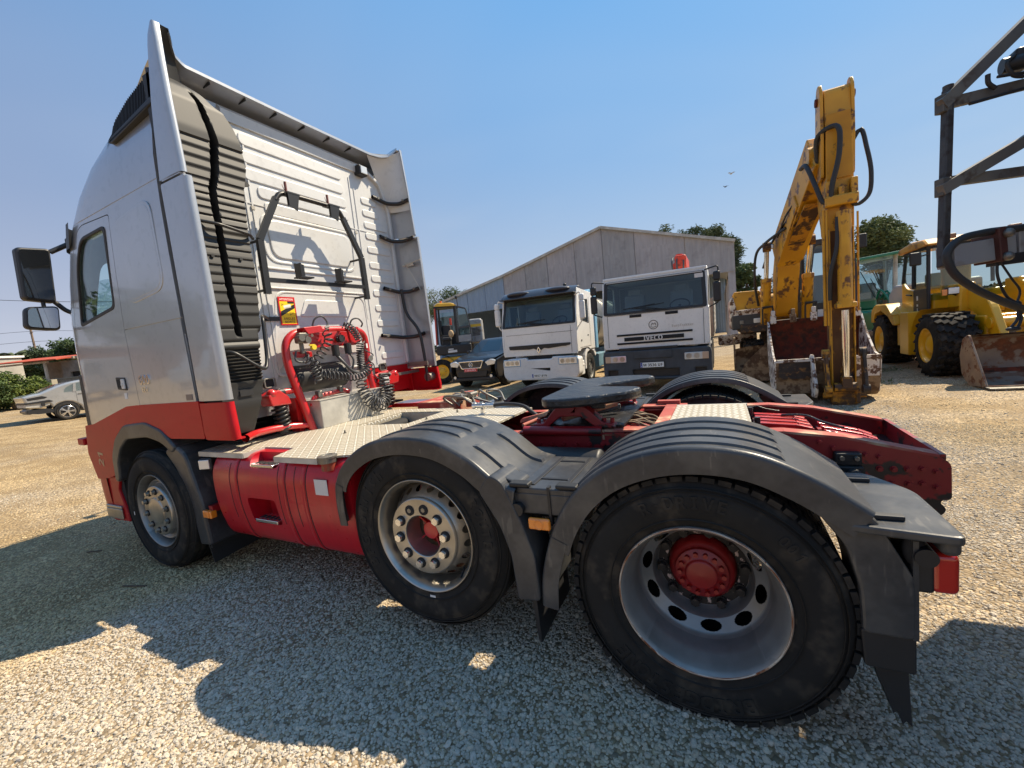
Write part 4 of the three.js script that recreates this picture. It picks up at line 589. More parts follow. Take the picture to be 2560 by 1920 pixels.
// ---- corrugated intake duct behind the cab's left rear corner
{
  const rowsY = []; for (let y = 1.12; y < 1.50; y += .03) rowsY.push(y); for (let k = 0; k <= 60; k++) rowsY.push(1.50 + k * .0042); for (let k = 0; k <= 170; k++) rowsY.push(1.76 + k * .0088); for (let k = 1; k <= 26; k++) rowsY.push(3.26 + k * .0158);
  const zR = y => itp([[1.12, .95], [1.5, .83], [2.0, .805], [2.3, .775], [2.6, .785], [2.95, .76], [3.1, .715], [3.25, .72], [3.4, .76], [3.5, .82], [3.58, .90], [3.64, 1.0], [3.68, 1.12]], y)[0];
  const zG = y => itp([[1.5, 1.0], [1.85, 1.005], [2.3, 1.02], [2.9, 1.02], [3.0, .985], [3.25, .945], [3.5, .99], [3.62, 1.04]], y)[0];
  const xO = y => itp([[1.12, 1.02], [1.3, 1.07], [1.5, 1.075], [3.3, 1.07], [3.5, 1.045], [3.6, 1.0], [3.66, .94], [3.68, .86]], y)[0];
  const ribs = [1.80, 1.90, 2.0, 2.08, 2.16, 2.225, 2.29, 2.355, 2.42, 2.48, 2.54, 2.60, 2.655, 2.71, 2.76, 2.81, 2.86, 2.91, 2.96, 3.03, 3.10, 3.17, 3.24];
  const cor = y => { let c = 0; if (y > 1.50 && y < 1.752) { const t = ((y - 1.50) / .025) % 1; c = -.022 * Math.abs(Math.sin(t * Math.PI)); } if (y >= 1.76 && y < 3.245) { let k = 0; while (k < ribs.length - 1 && ribs[k + 1] < y) k++; const t = (y - ribs[k]) / ((ribs[k + 1] || 3.3) - ribs[k]); c = -.012 * t - .014 * Math.exp(-((t) ** 2) / .010); } if (y < 1.5) for (const q of [1.21, 1.28, 1.39, 1.45]) if (Math.abs(y - q) < .016) c = -.008; return c; };
  const nu = 72;
  const duct = G(nu, rowsY.length - 1, (u, v, i, j) => {
    const y = rowsY[j], a = zR(y), b = 1.205, zg = zG(y), xo = xO(y) + cor(y), hasG = y > 1.83 && y < 3.585; const t = u;
    if (i === 0) return [.80, y, a]; if (i === nu) return [.80, y, b];
    const z = a + (b - a) * (i - 1) / (nu - 2); const lobe = (p, q) => { const m = Math.min(1, Math.max(0, (z - p) / (q - p))); return Math.pow(Math.min(1, m / .10, (1 - m) / .10), .45); };
    let x; if (hasG) { const fade = sst(y, 1.83, 1.9) * (1 - sst(y, 3.50, 3.585)), w = .014; x = .80 + (xo - .80) * (z < zg ? Math.max(lobe(a, zg), 0) : lobe(zg, b + .08)); const flat = .80 + (xo - .80) * lobe(a, b + .12); x = flat + (x - flat) * fade; if (Math.abs(z - zg) < w) x = Math.min(x, flat - (flat - .88) * fade); } else x = .80 + (xo - .80) * lobe(a, b + .12);
    return [x, y, z];
  });
  const du = P('intake_duct', [crease(duct, .7)], MT.intake, truck);
  P('duct_label', B(.004, .05, .10, 1.078, 1.42, 1.03), MT.black, du);
  P('duct_lug', [X(rpoly([[.66, 3.04], [.74, 3.14], [.74, 3.02]], .02), 'zy', .95, .02)], MT.intake, du);
  for (const [y, z] of [[2.42, .9], [2.42, 1.1]]) P('duct_fixing', C(.012, .012, 1.068, y, z, 'x', 12), MT.intake, du);
  // grab rails
  P('grab_rail', [bar([[1.0, 1.73, 1.17], [1.10, 1.735, 1.10], [1.15, 1.60, .95], [1.14, 1.575, .89], [1.10, 1.66, .845], [1.06, 1.98, .80], [.98, 2.01, .75], [.84, 2.0, .60]], .013, .05)], MT.blackMetal, truck);
  P('rail_foot', B(.012, .035, .14, .825, 2.0, .56), MT.blackMetal, truck);
  P('grab_rail', [bar([[1.06, 2.66, 1.17], [1.12, 2.64, 1.05], [1.10, 2.61, .82], [1.04, 2.60, .76]], .012, .03)], MT.blackMetal, truck);
}
// ---- black carrier frame on the rear wall
{
  const rk = P('carrier_frame', [beam([.985, 2.185, .672], [.985, 2.62, .668], .035, .05), beam([.985, 2.62, .668], [1.0, 2.99, .475], .035, .05), bar([[1.0, 2.97, .485], [1.0, 3.045, .43], [1.0, 3.05, .2], [1.0, 3.05, -.12], [1.0, 3.03, -.19], [1.0, 2.96, -.23]], .022, .06), beam([1.0, 2.97, -.225], [.985, 2.61, -.42], .035, .05), beam([.985, 2.61, -.42], [.985, 2.185, -.425], .035, .05), beam([.985, 2.30, .66], [.985, 2.31, -.42], .03, .035)], MT.blackMetal, truck);
  for (const z of [.35, -.085]) { P('cradle', [B(.10, .012, .12, 1.02, 3.04, z), B(.012, .11, .012, 1.05, 2.985, z + .05), X([[z - .055, 3.04], [z + .055, 3.04], [z + .055, 2.93], [z - .02, 2.90]], 'zy', 1.06, .008), B(.10, .012, .13, 1.03, 2.335, z - .01), B(.012, .12, .09, 1.0, 2.40, z), B(.08, .11, .012, 1.04, 2.395, z + .045)], MT.blackMetal, rk); P('cradle_pin', [C(.011, .10, 1.0, 3.10, z + .015, 'y', 10), T([[1.0, 3.08, z + .03], [1.01, 3.1, z + .05], [1.0, 3.12, z + .045]], .003, { seg: 8, rad: 4 })], M([.16, .05, .04], .6), rk); }
  for (const [y, z] of [[2.62, .66], [2.60, -.42], [2.22, .67], [2.22, -.425]]) P('frame_stud', [rod([.985, y, z], [.80, y, z], .011)], MT.blackMetal, rk);
}
// ---- red hoop with couplings and coiled lines
{
  const hoop = P('coupling_hoop', [bar([[1.02, .98, .47], [.985, 1.27, .52], [.95, 1.60, .575], [.945, 1.78, .565], [.94, 1.87, .46], [.935, 1.885, .1], [.935, 1.875, -.26], [.935, 1.83, -.35], [.935, 1.70, -.365], [.95, 1.40, -.33], [1.0, 1.0, -.38]], .034, .12, { seg: 120, rad: 12 })], MT.redHoop, truck);
  P('coupling_plate', [X(rpoly([[.34, 1.86], [.34, 1.72], [-.20, 1.72], [-.20, 1.86]], .015), 'zy', .965, .012, .003), X(rpoly([[.44, 1.90], [.26, 1.915], [.22, 1.86], [.40, 1.84]], .01), 'zy', .95, .10, .004), X(rpoly([[-.10, 1.91], [-.24, 1.90], [-.24, 1.74], [-.12, 1.74]], .01), 'zy', .97, .02, .004), X(rpoly([[.52, 1.70], [.34, 1.69], [.34, 1.64], [.50, 1.645]], .01), 'zy', .955, .03, .004)], MT.redHoop, hoop);
  for (const z of [.31, -.19]) P('plate_hole', C(.014, .003, .979, 1.835, z, 'x', 16), MT.whitePlastic, hoop);
  P('coupling_head', [C(.035, .06, 1.0, 1.79, .02, 'x', 16), B(.02, .03, .09, 1.0, 1.79, .02, .005)], MT.black, hoop);
  P('gladhand', [B(.06, .07, .07, 1.0, 1.80, .46, .015), C(.03, .05, 1.04, 1.81, .48, 'x', 14), C(.03, .05, 1.04, 1.79, .42, 'x', 14), B(.03, .11, .03, 1.0, 1.73, .45, .006), B(.05, .03, .1, 1.02, 1.84, .44, .008)], MT.steel, hoop);
  P('yellow_cap', [C(.024, .03, 1.03, 1.725, .355, 'x', 16), B(.012, .012, .05, 1.03, 1.745, .37)], M([.72, .55, .03], .5), hoop);
  P('plug_socket', [C(.033, .10, 1.03, 1.68, .12, 'y', 16), B(.05, .05, .06, 1.03, 1.70, .12, .01), C(.033, .10, 1.02, 1.69, -.04, 'y', 16), B(.05, .05, .06, 1.02, 1.71, -.04, .01)], MT.black, hoop);
  const coil = (path, R, turns, r, rf) => { const c = new THREE.CatmullRomCurve3(path.map(p => V3(...p))), n = Math.round(turns * 14), pts = []; const fr = c.computeFrenetFrames(n, false); for (let i = 0; i <= n; i++) { const t = i / n, q = c.getPointAt(t), a = t * turns * 2 * Math.PI, k = R * (rf ? rf(t) : 1); pts.push(q.addScaledVector(fr.normals[i], k * Math.cos(a)).addScaledVector(fr.binormals[i], k * Math.sin(a)).toArray()); } return clean(new THREE.TubeGeometry(new THREE.CatmullRomCurve3(pts.map(p => V3(...p))), n * 2, r, 6)); };
  const cl = (nm, path, R, turns, r, rf) => P(nm, coil(path, R, turns, r, rf), MT.cable, truck);
  cl('coiled_line', [[1.03, 1.64, .46], [1.06, 1.58, .40], [1.07, 1.49, .36], [1.08, 1.47, .30], [1.09, 1.45, .22], [1.09, 1.425, .1], [1.09, 1.41, -.02], [1.08, 1.425, -.13], [1.06, 1.47, -.24], [1.0, 1.53, -.27]], .036, 22, .0068);
  cl('coiled_line', [[1.06, 1.54, .42], [1.08, 1.46, .40], [1.07, 1.43, .40], [1.05, 1.44, .42]], .032, 6, .0065);
  cl('coiled_line', [[1.02, 1.87, .20], [1.06, 1.80, .20], [1.07, 1.72, .25], [1.06, 1.66, .31], [1.05, 1.61, .36]], .036, 7, .0068);
  cl('coiled_line', [[1.02, 1.92, -.02], [1.05, 1.90, -.06], [1.05, 1.83, -.13], [1.04, 1.76, -.18]], .03, 9, .0068);
  cl('coiled_line', [[1.02, 1.74, -.21], [1.0, 1.65, -.21], [1.0, 1.55, -.20], [1.0, 1.46, -.19]], .034, 12, .0075);
  cl('coiled_line', [[1.14, 1.37, -.03], [1.16, 1.29, -.02], [1.18, 1.19, -.06], [1.185, 1.12, -.13], [1.185, 1.10, -.19], [1.185, 1.13, -.26], [1.18, 1.21, -.31], [1.16, 1.30, -.32], [1.14, 1.39, -.34]], .05, 20, .0072, t => .8 + .5 * Math.sin(t * Math.PI));
  P('air_line', [T([[.98, 1.90, .30], [1.0, 1.98, .27], [1.02, 2.0, .21], [1.03, 1.95, .17], [1.04, 1.91, .18], [1.05, 1.89, .22], [1.05, 1.90, .17]], .008, { seg: 40 }), T([[.98, 1.90, -.13], [1.0, 1.97, -.16], [1.02, 1.98, -.22], [1.03, 1.93, -.26], [1.0, 1.90, -.27]], .008, { seg: 30 }), T([[1.03, 1.64, .12], [1.08, 1.55, .08], [1.10, 1.47, .02], [1.10, 1.44, -.06]], .014, { seg: 30 }), T([[1.02, 1.65, -.04], [1.05, 1.58, -.06], [1.04, 1.48, -.04]], .010, { seg: 20 }), T([[1.0, 1.75, -.28], [1.03, 1.68, -.22], [1.05, 1.60, -.33], [1.05, 1.56, -.25], [1.05, 1.5, -.32], [1.06, 1.4, -.30], [1.10, 1.33, -.35], [1.12, 1.32, -.45]], .006, { seg: 60 }), T([[.98, 1.70, .50], [1.0, 1.62, .52], [1.02, 1.60, .44], [1.03, 1.62, .40]], .009, { seg: 24 }), T([[.98, 1.70, .41], [1.0, 1.63, .40], [1.03, 1.58, .36]], .009, { seg: 16 })], MT.cable, truck);
  P('line_tag', [C(.03, .004, 1.06, 1.57, -.28, 'x', 20)], MT.alu, truck);
  P('white_tag', B(.004, .045, .02, 1.06, 1.70, -.25), MT.whitePlastic, truck);
  P('cab_air_tank', [C(.14, .55, .74, 1.45, .14, 'z', 30), S(.14, .74, 1.45, .415, 1, 1, .35), S(.14, .74, 1.45, -.135, 1, 1, .35)], MT.black, truck);
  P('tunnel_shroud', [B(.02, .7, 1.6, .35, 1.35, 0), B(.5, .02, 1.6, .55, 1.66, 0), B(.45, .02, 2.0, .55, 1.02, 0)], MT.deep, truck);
  P('lock_bar', [bar([[.98, 1.20, .42], [.98, 1.28, .39], [.98, 1.29, .1], [.98, 1.29, .04], [1.0, 1.27, .0]], .022, .04), bar([[.97, 1.0, -.25], [.97, 1.36, -.26]], .022)], MT.redHoop, truck);
  P('lock_bracket', [B(.05, .06, .05, .99, 1.30, .34, .008), B(.05, .06, .04, .99, 1.31, .10, .008)], MT.steel, truck);
  // cab suspension at the left and right
  for (const s of [1, -1]) {
    const f = g => s > 0 ? g : mirZ(g), zz = s > 0 ? .70 : .62;
    P('cab_spring', f(coil([[.93, 1.26, zz], [.93, 1.05, zz - .02]], .055, 6, .011)), MT.blackMetal, truck);
    P('spring_core', f(C(.04, .24, .93, 1.15, zz - .01, 'y')), MT.black, truck);
    P('spring_perch', [f(X(rpoly([[zz - .08, 1.26], [zz + .10, 1.27], [zz + .12, 1.36], [zz + .02, 1.40], [zz - .06, 1.33]], .02), 'zy', .86, .14, .01)), f(C(.026, .26, .95, 1.37, zz - .08, 'z', 14)), f(S(.04, .97, 1.37, zz + .07)), f(B(.1, .3, .05, .90, 1.15, zz - .17))], MT.redHoop, truck);
    P('perch_bush', f(C(.031, .06, .95, 1.37, zz - .02, 'z', 14)), MT.black, truck);
    P('air_inlet', [f(B(.03, .07, .09, .86, 1.455, zz + .01, .012))], MT.deep, truck);
    P('inlet_rim', [f(X(rpoly([[zz - .045, 1.415], [zz + .06, 1.415], [zz + .06, 1.50], [zz - .045, 1.50]], .02), 'zy', .875, .012, .002, [rpoly([[zz - .035, 1.425], [zz - .035, 1.49], [zz + .05, 1.49], [zz + .05, 1.425]], .015)]))], MT.steel, truck);
  }
  P('rear_work_lamp', [B(.06, .085, .10, .99, 1.31, -.50, .01), bar([[.98, 1.38, -.45], [.98, 1.38, -.58], [1.0, 1.36, -.6]], .018, .03)], MT.black, truck);
  P('rear_work_lens', B(.01, .075, .075, 1.022, 1.31, -.505, .004), MT.clearLens, truck);
  P('lamp_arm', [bar([[.92, 1.36, -.38], [.95, 1.38, -.48], [.98, 1.40, -.58]], .022, .03)], MT.redHoop, truck);
  P('cross_tube', [bar([[1.12, 1.09, 1.12], [1.0, 1.09, .98], [.96, 1.085, .82], [.96, 1.07, .62], [1.0, 1.045, .48]], .028, .06)], MT.redHoop, truck);
}
// ---- red lower body, bumper, wheel arch
{
  const archY = [[-.60, .62], [-.60, .92], [-.50, 1.06], [-.32, 1.175], [0, 1.20], [.22, 1.13], [.33, 1.02]];
  const sk = P('skirt_panel', [X(rpoly([[-.06, 1.392], [.835, 1.397], [.84, 1.115], [.36, 1.112], [.24, 1.17, .06], [.0, 1.24, .08], [-.12, 1.24]], .012), 'xy', 1.20, .046)], MT.red, truck);
  const fw = P('front_wing', [X(rpoly([[-1.16, 1.22], [-.97, 1.235], [-.28, 1.385], [-.075, 1.392], [-.13, 1.235], [-.38, 1.22, .1], [-.60, 1.06, .1], [-.70, .92], [-.72, .76], [-.88, .72], [-1.12, .70], [-1.22, .95]], .012), 'xy', 1.19, .05)], MT.red, truck);
  P('number_sticker', [xf(txt('21', .10, .0015), 0, 0, 0, [0, 0, 1.45]).translate(-.97, .90, 1.2405)], M([.50, .30, .16], .5), fw);
  const bt = [[.28, -1.40, 1.20, .45], [.45, -1.47, 1.225, .5], [.8, -1.47, 1.235, .5], [1.08, -1.46, 1.24, .5], [1.22, -1.43, 1.238, .52]];
  const bump = G(40, 12, (u, v) => { const y = .28 + .94 * v, [x0, zs, dp] = itp(bt, y), a = Math.PI * (u - .5) , e = 2 / 3.2, ca = Math.pow(Math.max(0, Math.cos(a)), e), sa = Math.sign(Math.sin(a)) * Math.pow(Math.abs(Math.sin(a)), e); return [x0 + dp - dp * ca, y, zs * sa]; });
  P('bumper', [bump, X(rpoly([[-1.0, .72], [-.72, .74], [-.80, .60], [-.72, .40], [-.70, .30], [-1.0, .30]], .02), 'xy', 1.16, .06, .01)], MT.red, truck);
  P('bumper_corner', [B(.14, .07, .12, -1.38, 1.055, 1.17, .015)], MT.red, truck);
  P('entry_step', [B(.30, .03, .14, -.93, .435, 1.17, .01), B(.3, .1, .02, -.93, .37, 1.23, .01)], MT.alu, truck);
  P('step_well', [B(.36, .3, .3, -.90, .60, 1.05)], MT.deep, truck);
  const ai = [[-.72, .70], [-.70, .94], [-.585, 1.10], [-.38, 1.225], [.0, 1.25], [.24, 1.185], [.42, 1.04], [.36, .99], [.2, 1.08], [0, 1.12], [-.35, 1.10], [-.50, 1.01], [-.60, .88], [-.63, .70]];
  P('wheel_arch', [X(rpoly(ai, .05), 'xy', .9, .358, .015)], MT.fender, truck);
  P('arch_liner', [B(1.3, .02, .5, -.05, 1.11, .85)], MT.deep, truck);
}
// ---- sun visor and mirrors
P('sun_visor', [G(24, 4, (u, v) => { const a = Math.PI * (u - .5) * .96, e = 2 / 3.2, ca = Math.pow(Math.max(0, Math.cos(a)), e), sa = Math.sign(Math.sin(a)) * Math.pow(Math.abs(Math.sin(a)), e); const y = 2.98 - .20 * v, d = .06 + .16 * v; return [-.98 - d + .5 - (.5 + d * .4) * ca + d * .6, y, 1.26 * sa]; })], MT.black, truck);
for (const s of [1, -1]) {
  const f = g => s > 0 ? g : mirZ(g);
  const mr = P('mirror', [f(X(rpoly([[1.205, 2.885], [1.43, 2.87], [1.445, 2.41], [1.235, 2.385]], .035), 'zy', -1.32, .12, .03)), f(X(rpoly([[1.225, 2.36], [1.45, 2.345], [1.475, 2.15], [1.245, 2.13]], .045), 'zy', -1.30, .10, .03)), f(bar([[-1.20, 2.96, 1.05], [-1.24, 2.90, 1.14], [-1.25, 2.86, 1.20]], .022, .03)), f(bar([[-1.20, 2.28, 1.12], [-1.24, 2.32, 1.18], [-1.25, 2.40, 1.24]], .02, .03)), f(B(.1, .08, .05, -1.18, 2.27, 1.135, .015)), f(B(.14, .12, .05, -1.16, 2.94, 1.07, .02)), f(C(.015, .1, -1.24, 2.37, 1.32, 'y'))], MT.black, truck);
  P('mirror_glass', f(X(rpoly([[1.225, 2.865], [1.412, 2.85], [1.426, 2.43], [1.252, 2.407]], .025), 'zy', -1.206, .008).rotateZ(0)), M([.10, .11, .12], .03, .9), mr);
  P('wide_mirror_glass', f(X(rpoly([[1.243, 2.342], [1.435, 2.33], [1.455, 2.168], [1.262, 2.15]], .035), 'zy', -1.206, .008)), MT.mirror, mr);
}
// ---------------------------------------------------------------- hall, sheds, trees
{
  const h = thing('industrial_hall', 'large grey gabled hall with open front behind the white trucks', 'building', [0, 0, -25]);
  const tConc = tex(512, 3.2, (u, v) => { const n = fb(u, v, 3, 5, 201), st = fb(u, v * .12, 30, 3, 207), bl = fb(u, v, 7, 4, 211), k = 214 + 26 * (n - .5) + 26 * (st - .5) - 14 * sst(bl, .55, .75); return [k, k * .985, k * .985]; });
  const tBlue = tex(512, 2.2, (u, v) => { const st = fb(u, v * .1, 24, 3, 221), k = 205 + 24 * (st - .5); return [k * .90, k * .98, Math.min(255, k * 1.06)]; });
  const tRib = tex(256, .25, (u) => 128 + 110 * Math.sin(u * Math.PI * 2), false);
  const mc = [0, 1, 2].map(i => M([.62 - .04 * i, .61 - .03 * i, .61 - .03 * i], .75, .0, { map: tConc, bumpMap: tRib, bumpScale: .01 })), mb = M([.52, .58, .64], .6, .1, { map: tBlue, bumpMap: tRib, bumpScale: .02 });
  const top = x => itp([[-16, 4.95], [-14.49, 5.24], [-9.69, 6.26], [-2.32, 8.16], [5.21, 5.86]], x)[0], xs = [-16, -14.3, -12.9, -11.3, -9.69, -7.9, -6.2, -4.2, -2.32, -.3, 2.6, 5.2];
  for (let i = 0; i < xs.length - 1; i++) { const a = xs[i] + .012, b = xs[i + 1] - .012, bl = b < -9.6, p = [[a, bl ? 4.0 : 4.22], [b, bl ? 4.0 : 4.22]]; p.push([b, top(b)]); if (a < -2.32 && b > -2.32) p.push([-2.32, 8.16]); p.push([a, top(a)]); P('wall_panel', X(p, 'xy', -.12, .12 + .01 * (i % 2), .006), bl ? mb : mc[i % 3], h); }
  const roof = (x0, x1) => X([[x0, top(x0) - .02], [x1, top(x1) - .02], [x1, top(x1) + .08], [x0, top(x0) + .08]], 'xy', -26, 26.12);
  const rf = P('roof', [roof(-16, -9.69), roof(-9.69, -2.32), roof(-2.32, 5.21)], MT.plateAlu, h);
  P('roof_flashing', [beam([-16, 5.0, .1], [-9.69, 6.3, .1], .12, .16), beam([-9.69, 6.3, .1], [-2.32, 8.2, .1], .12, .16), beam([-2.32, 8.2, .1], [5.25, 5.9, .1], .12, .16)], MT.plateAlu, rf);
  for (const z of [-.2, -6, -12, -18, -24]) P('column', [B(.38, 4.3, .3, 5.0, 2.12, z)], mc[0], h);
  for (const z of [-.2, -12, -24]) P('column', [B(.3, 4.2, .3, -9.7, 2.1, z)], mc[0], h);
  P('back_wall', B(21, 7, .2, -5.5, 3.5, -25.8), mb, h); P('side_wall', B(.2, 5, 26, -16, 2.5, -13), mb, h);
  P('eave_beam', [B(.25, .3, 25, 5.0, 4.35, -12.6)], mc[1], h);
}
const leafM = (a, b, s) => { return [M(a, .75, 0, { transmission: .25, thickness: 0 }), M(b, .75, 0, { transmission: .2, thickness: 0 })]; };
function leafGeo(list, size, asp = .5) { // merged little leaf quads folded along the rib
  const n = list.length, p = new Float32Array(n * 12 * 3), uv = new Float32Array(n * 24); let k = 0; const q = new THREE.Quaternion(), e = new THREE.Euler(), A = V3();
  for (const [x, y, z, s = 1, rx, ry, rz] of list) {
    e.set(rx ?? rr(-1.3, 1.3), ry ?? rr(0, 6.28), rz ?? rr(-1.3, 1.3)); q.setFromEuler(e); const L = size * s, w = L * asp / 2;
    for (const t of [[[0, 0, 0], [w, L * .15, L * .5], [0, 0, L]], [[0, 0, 0], [0, 0, L], [-w, L * .15, L * .5]], [[0, 0, L * .3], [w * .8, -L * .1, L * .8], [w * .2, 0, L * 1.2]], [[0, 0, L * .3], [-w * .2, 0, L * 1.2], [-w * .8, -L * .1, L * .8]]]) for (const c of t) { A.set(...c).applyQuaternion(q); p[k++] = x + A.x; p[k++] = y + A.y; p[k++] = z + A.z; }
  }
  const g = new THREE.BufferGeometry(); g.setAttribute('position', new THREE.BufferAttribute(p, 3)); g.setAttribute('uv', new THREE.BufferAttribute(uv, 2)); g.computeVertexNormals(); return g;
}
function tree(label, [x, z], h, y0, rx, ry, opt = {}) { // trunk, limbs and clustered leaves
  const gy = groundY(x, z), t = thing(opt.name || 'tree', label, 'tree', [x, gy, z]); seed(opt.seed || 3);
  const bark = M([.12, .09, .065], .9, 0, { map: tGrime }), cl = [], limbs = [T([[0, 0, 0], [.1, y0 * .6, .1], [0, y0 + ry * .4, 0]], .16 * rx / 2.2 + .06, { rad: 8 })];
  const N = opt.clumps || 26; for (let i = 0; i < N; i++) { let a = rr(0, 6.28), u = rr(-1, 1), r = Math.pow(rnd(), .4), k = Math.sqrt(1 - u * u); const c = [rx * r * k * Math.cos(a), h - ry + ry * u * r, rx * r * k * Math.sin(a) * .9]; cl.push(c); if (i % 2 === 0) limbs.push(T([[0, y0 * .7, 0], [c[0] * .5, (c[1] + y0) / 2, c[2] * .5], c], .045, { seg: 6, rad: 5 })); }
  P('trunk', limbs, bark, t);
  const per = opt.leaves || 130, cr = opt.clumpR || rx * .34, mats = leafM(opt.c1 || [.075, .115, .03], opt.c2 || [.04, .075, .02]);
  mats.forEach((m, mi) => { const list = []; cl.forEach((c, i) => { if (i % 2 !== mi) return; for (let k = 0; k < per * 2; k++) { const a = rr(0, 6.28), u = rr(-1, 1), r = cr * Math.pow(rnd(), .45), q = Math.sqrt(1 - u * u); list.push([c[0] + r * q * Math.cos(a), c[1] + r * u * (opt.flat || .8), c[2] + r * q * Math.sin(a), rr(.6, 1.3)]); } }); P(mi ? 'inner_foliage' : 'crown', leafGeo(list, opt.size || .26, opt.asp || .55), m, t); });
  return t;
}
tree('pale feathery tree behind the left eave of the hall', [-22.2, -37], 8.4, 3, 3.4, 2.6, { seed: 11, c1: [.16, .19, .07], c2: [.10, .14, .045], clumps: 40, leaves: 150, size: .22, asp: .3 });
for (const [i, x, z, h, rx] of [[0, -.6, -55, 14.6, 2.0], [1, 1.9, -56, 14.2, 2.2], [2, 4.2, -57, 12.9, 1.8], [3, 5.9, -58, 11.9, 1.2]]) { tree(['dark conifer showing over the hall roof next to the ridge', 'dark conifer over the hall roof, second from the ridge', 'dark conifer over the hall roof, second from the eave', 'small dark conifer just past the hall eave'][i], [x, z], h, 4, rx, 4.2, { name: 'conifer', seed: 21 + i, c1: [.09, .12, .045], c2: [.05, .08, .03], clumps: 44, leaves: 90, size: .3, asp: .3, clumpR: .8 }); }
tree('leafy dark tree beside the open end of the hall', [6.45, -42], 6.5, 1.2, 1.15, 2.9, { seed: 31, c1: [.10, .15, .045], c2: [.06, .10, .03], clumps: 46, leaves: 110, size: .24 });
tree('round olive green tree behind the green loader cab', [18.6, -50.5], 9.5, 3, 1.9, 2.3, { seed: 41, c1: [.14, .17, .05], c2: [.08, .11, .03], clumps: 60, leaves: 130, size: .26, clumpR: 1.0 });
tree('thin grey conifer beyond the excavator hoses', [9.6, -52], 6.2, 1, 1.5, 2.8, { name: 'conifer', seed: 51, c1: [.075, .09, .06], c2: [.05, .06, .04], clumps: 22, leaves: 50, size: .24, asp: .25, clumpR: .6 });
// low far ridge of trees along the horizon
{ seed(61); const l = []; for (let i = 0; i < 16000; i++) { const a = rr(-3.6, .5), r = rr(95, 120); l.push([4 + r * Math.cos(a), Math.pow(rnd(), .6) * (2.4 + 1.3 * Math.sin(a * 17) + Math.sin(a * 41)), 3 + r * Math.sin(a), rr(.6, 1.6)]); } const m = mk('far_hedge', leafGeo(l, 1.0, .7), M([.06, .075, .04], .9)); tag(m, 'distant dark line of trees along the horizon', 'hedge', null, 'stuff'); }
// ---- left side: sheds, wall, shrub, palms, pole and wires
const yaw = (x, z) => Math.atan2(4.28 - x, 2.95 - z); // turn that faces the camera position
const tPlas = tex(512, 2.5, (u, v) => { const n = fb(u, v, 4, 5, 301), k = 190 + 50 * (n - .5); return [k, k * .985, k * .95]; });
const Lx = (x, z, name, label, cat, group) => thing(name, label, cat, [x, groundY(x, z), z], .47, group);
{
  const s = Lx(-30.6, -7.0, 'shed', 'low open shed with rust red sheet roof and dark window', 'shed');
  const gm = M([.34, .33, .32], .9, 0, { map: tGrime }), rm = M(0xffffff, .7, .1, { map: rustTex([190, 84, 48], [150, 60, 36], .4, .7, 311, 2), bumpMap: tex(256, .2, u => 128 + 100 * Math.sin(u * 6.283), false), bumpScale: .02 });
  P('wall', [X([[.3, .2], [2.2, .2], [2.2, 2.2], [.3, 2.3]], 'xy', -.6, .15, 0, [[[.75, 1.15], [.75, 1.6], [1.3, 1.6], [1.3, 1.15]]]), B(3.2, 2.4, .1, -1.2, 1.2, -2.6)], gm, s);
  P('window_opening', B(.55, .45, .02, 1.02, 1.37, -.58), MT.deep, s);
  P('roof', [X([[-3.2, 2.42], [1.0, 2.36], [1.0, 2.42], [-3.2, 2.48]], 'xy', -2.8, 3.0).applyMatrix4(new THREE.Matrix4().makeRotationX(.10))], rm, s);
  for (const [x, z] of [[-.05, .1], [-2.8, .1]]) P('post', [B(.1, 2.3, .1, x, 1.15, z)], MT.plateAlu, s);
  P('roof_beam', [B(3.4, .1, .08, -1.5, 2.28, .12)], MT.plateAlu, s);
  for (const x of [.9, 1.35, 1.75]) P('parapet_block', B(.36, .16, .3, x, 2.42, -.6, .02), M([.55, .50, .42], .9, 0, { map: tPlas }), s);
  P('side_wing', [B(1.4, 2.0, .2, 3.0, 1.1, -1.0)], M([.5, .45, .38], .9, 0, { map: tPlas }), s);
  const w = Lx(-28.6, -6.2, 'block_wall', 'grey rendered yard wall behind the silver sedan', 'wall'); P('wall_body', [B(7.5, 1.25, .2, -1.2, .62, 0)], M([.30, .30, .30], .9, 0, { map: tGrime }), w); P('coping', [B(7.5, .06, .26, -1.2, 1.28, 0)], M([.36, .36, .35], .9, 0, { map: tGrime }), w);
  const bk = Lx(-28.0, -6.4, 'concrete_block', 'pale concrete block resting against the grey yard wall', 'block'); P('block_body', B(.6, .3, .3, .0, 1.14, .3, .015), M([.6, .55, .45], .9, 0, { map: tPlas }), bk);
  const wb = Lx(-34.6, -5.0, 'white_building', 'white rendered building end beside the red roofed shed', 'building'); P('wall', B(3, 2.7, 3, -1.3, 1.35, -1), M([.7, .68, .64], .9, 0, { map: tPlas }), wb); P('cornice', B(3.2, .12, 3.2, -1.3, 2.76, -1), M([.75, .73, .7], .9), wb);
}
tree('bushy yellow green shrub by the grey wall behind the sedan', [-26.4, -4.5], 1.75, .4, 1.15, .75, { name: 'shrub', seed: 71, c1: [.17, .22, .03], c2: [.08, .13, .025], clumps: 30, leaves: 120, size: .13, clumpR: .42 });
tree('lower dense shrub left of the sedan boot', [-27.9, -3.9], 1.0, .2, 1.0, .6, { name: 'shrub', seed: 73, c1: [.12, .18, .03], c2: [.06, .11, .02], clumps: 20, leaves: 100, size: .12, clumpR: .4 });
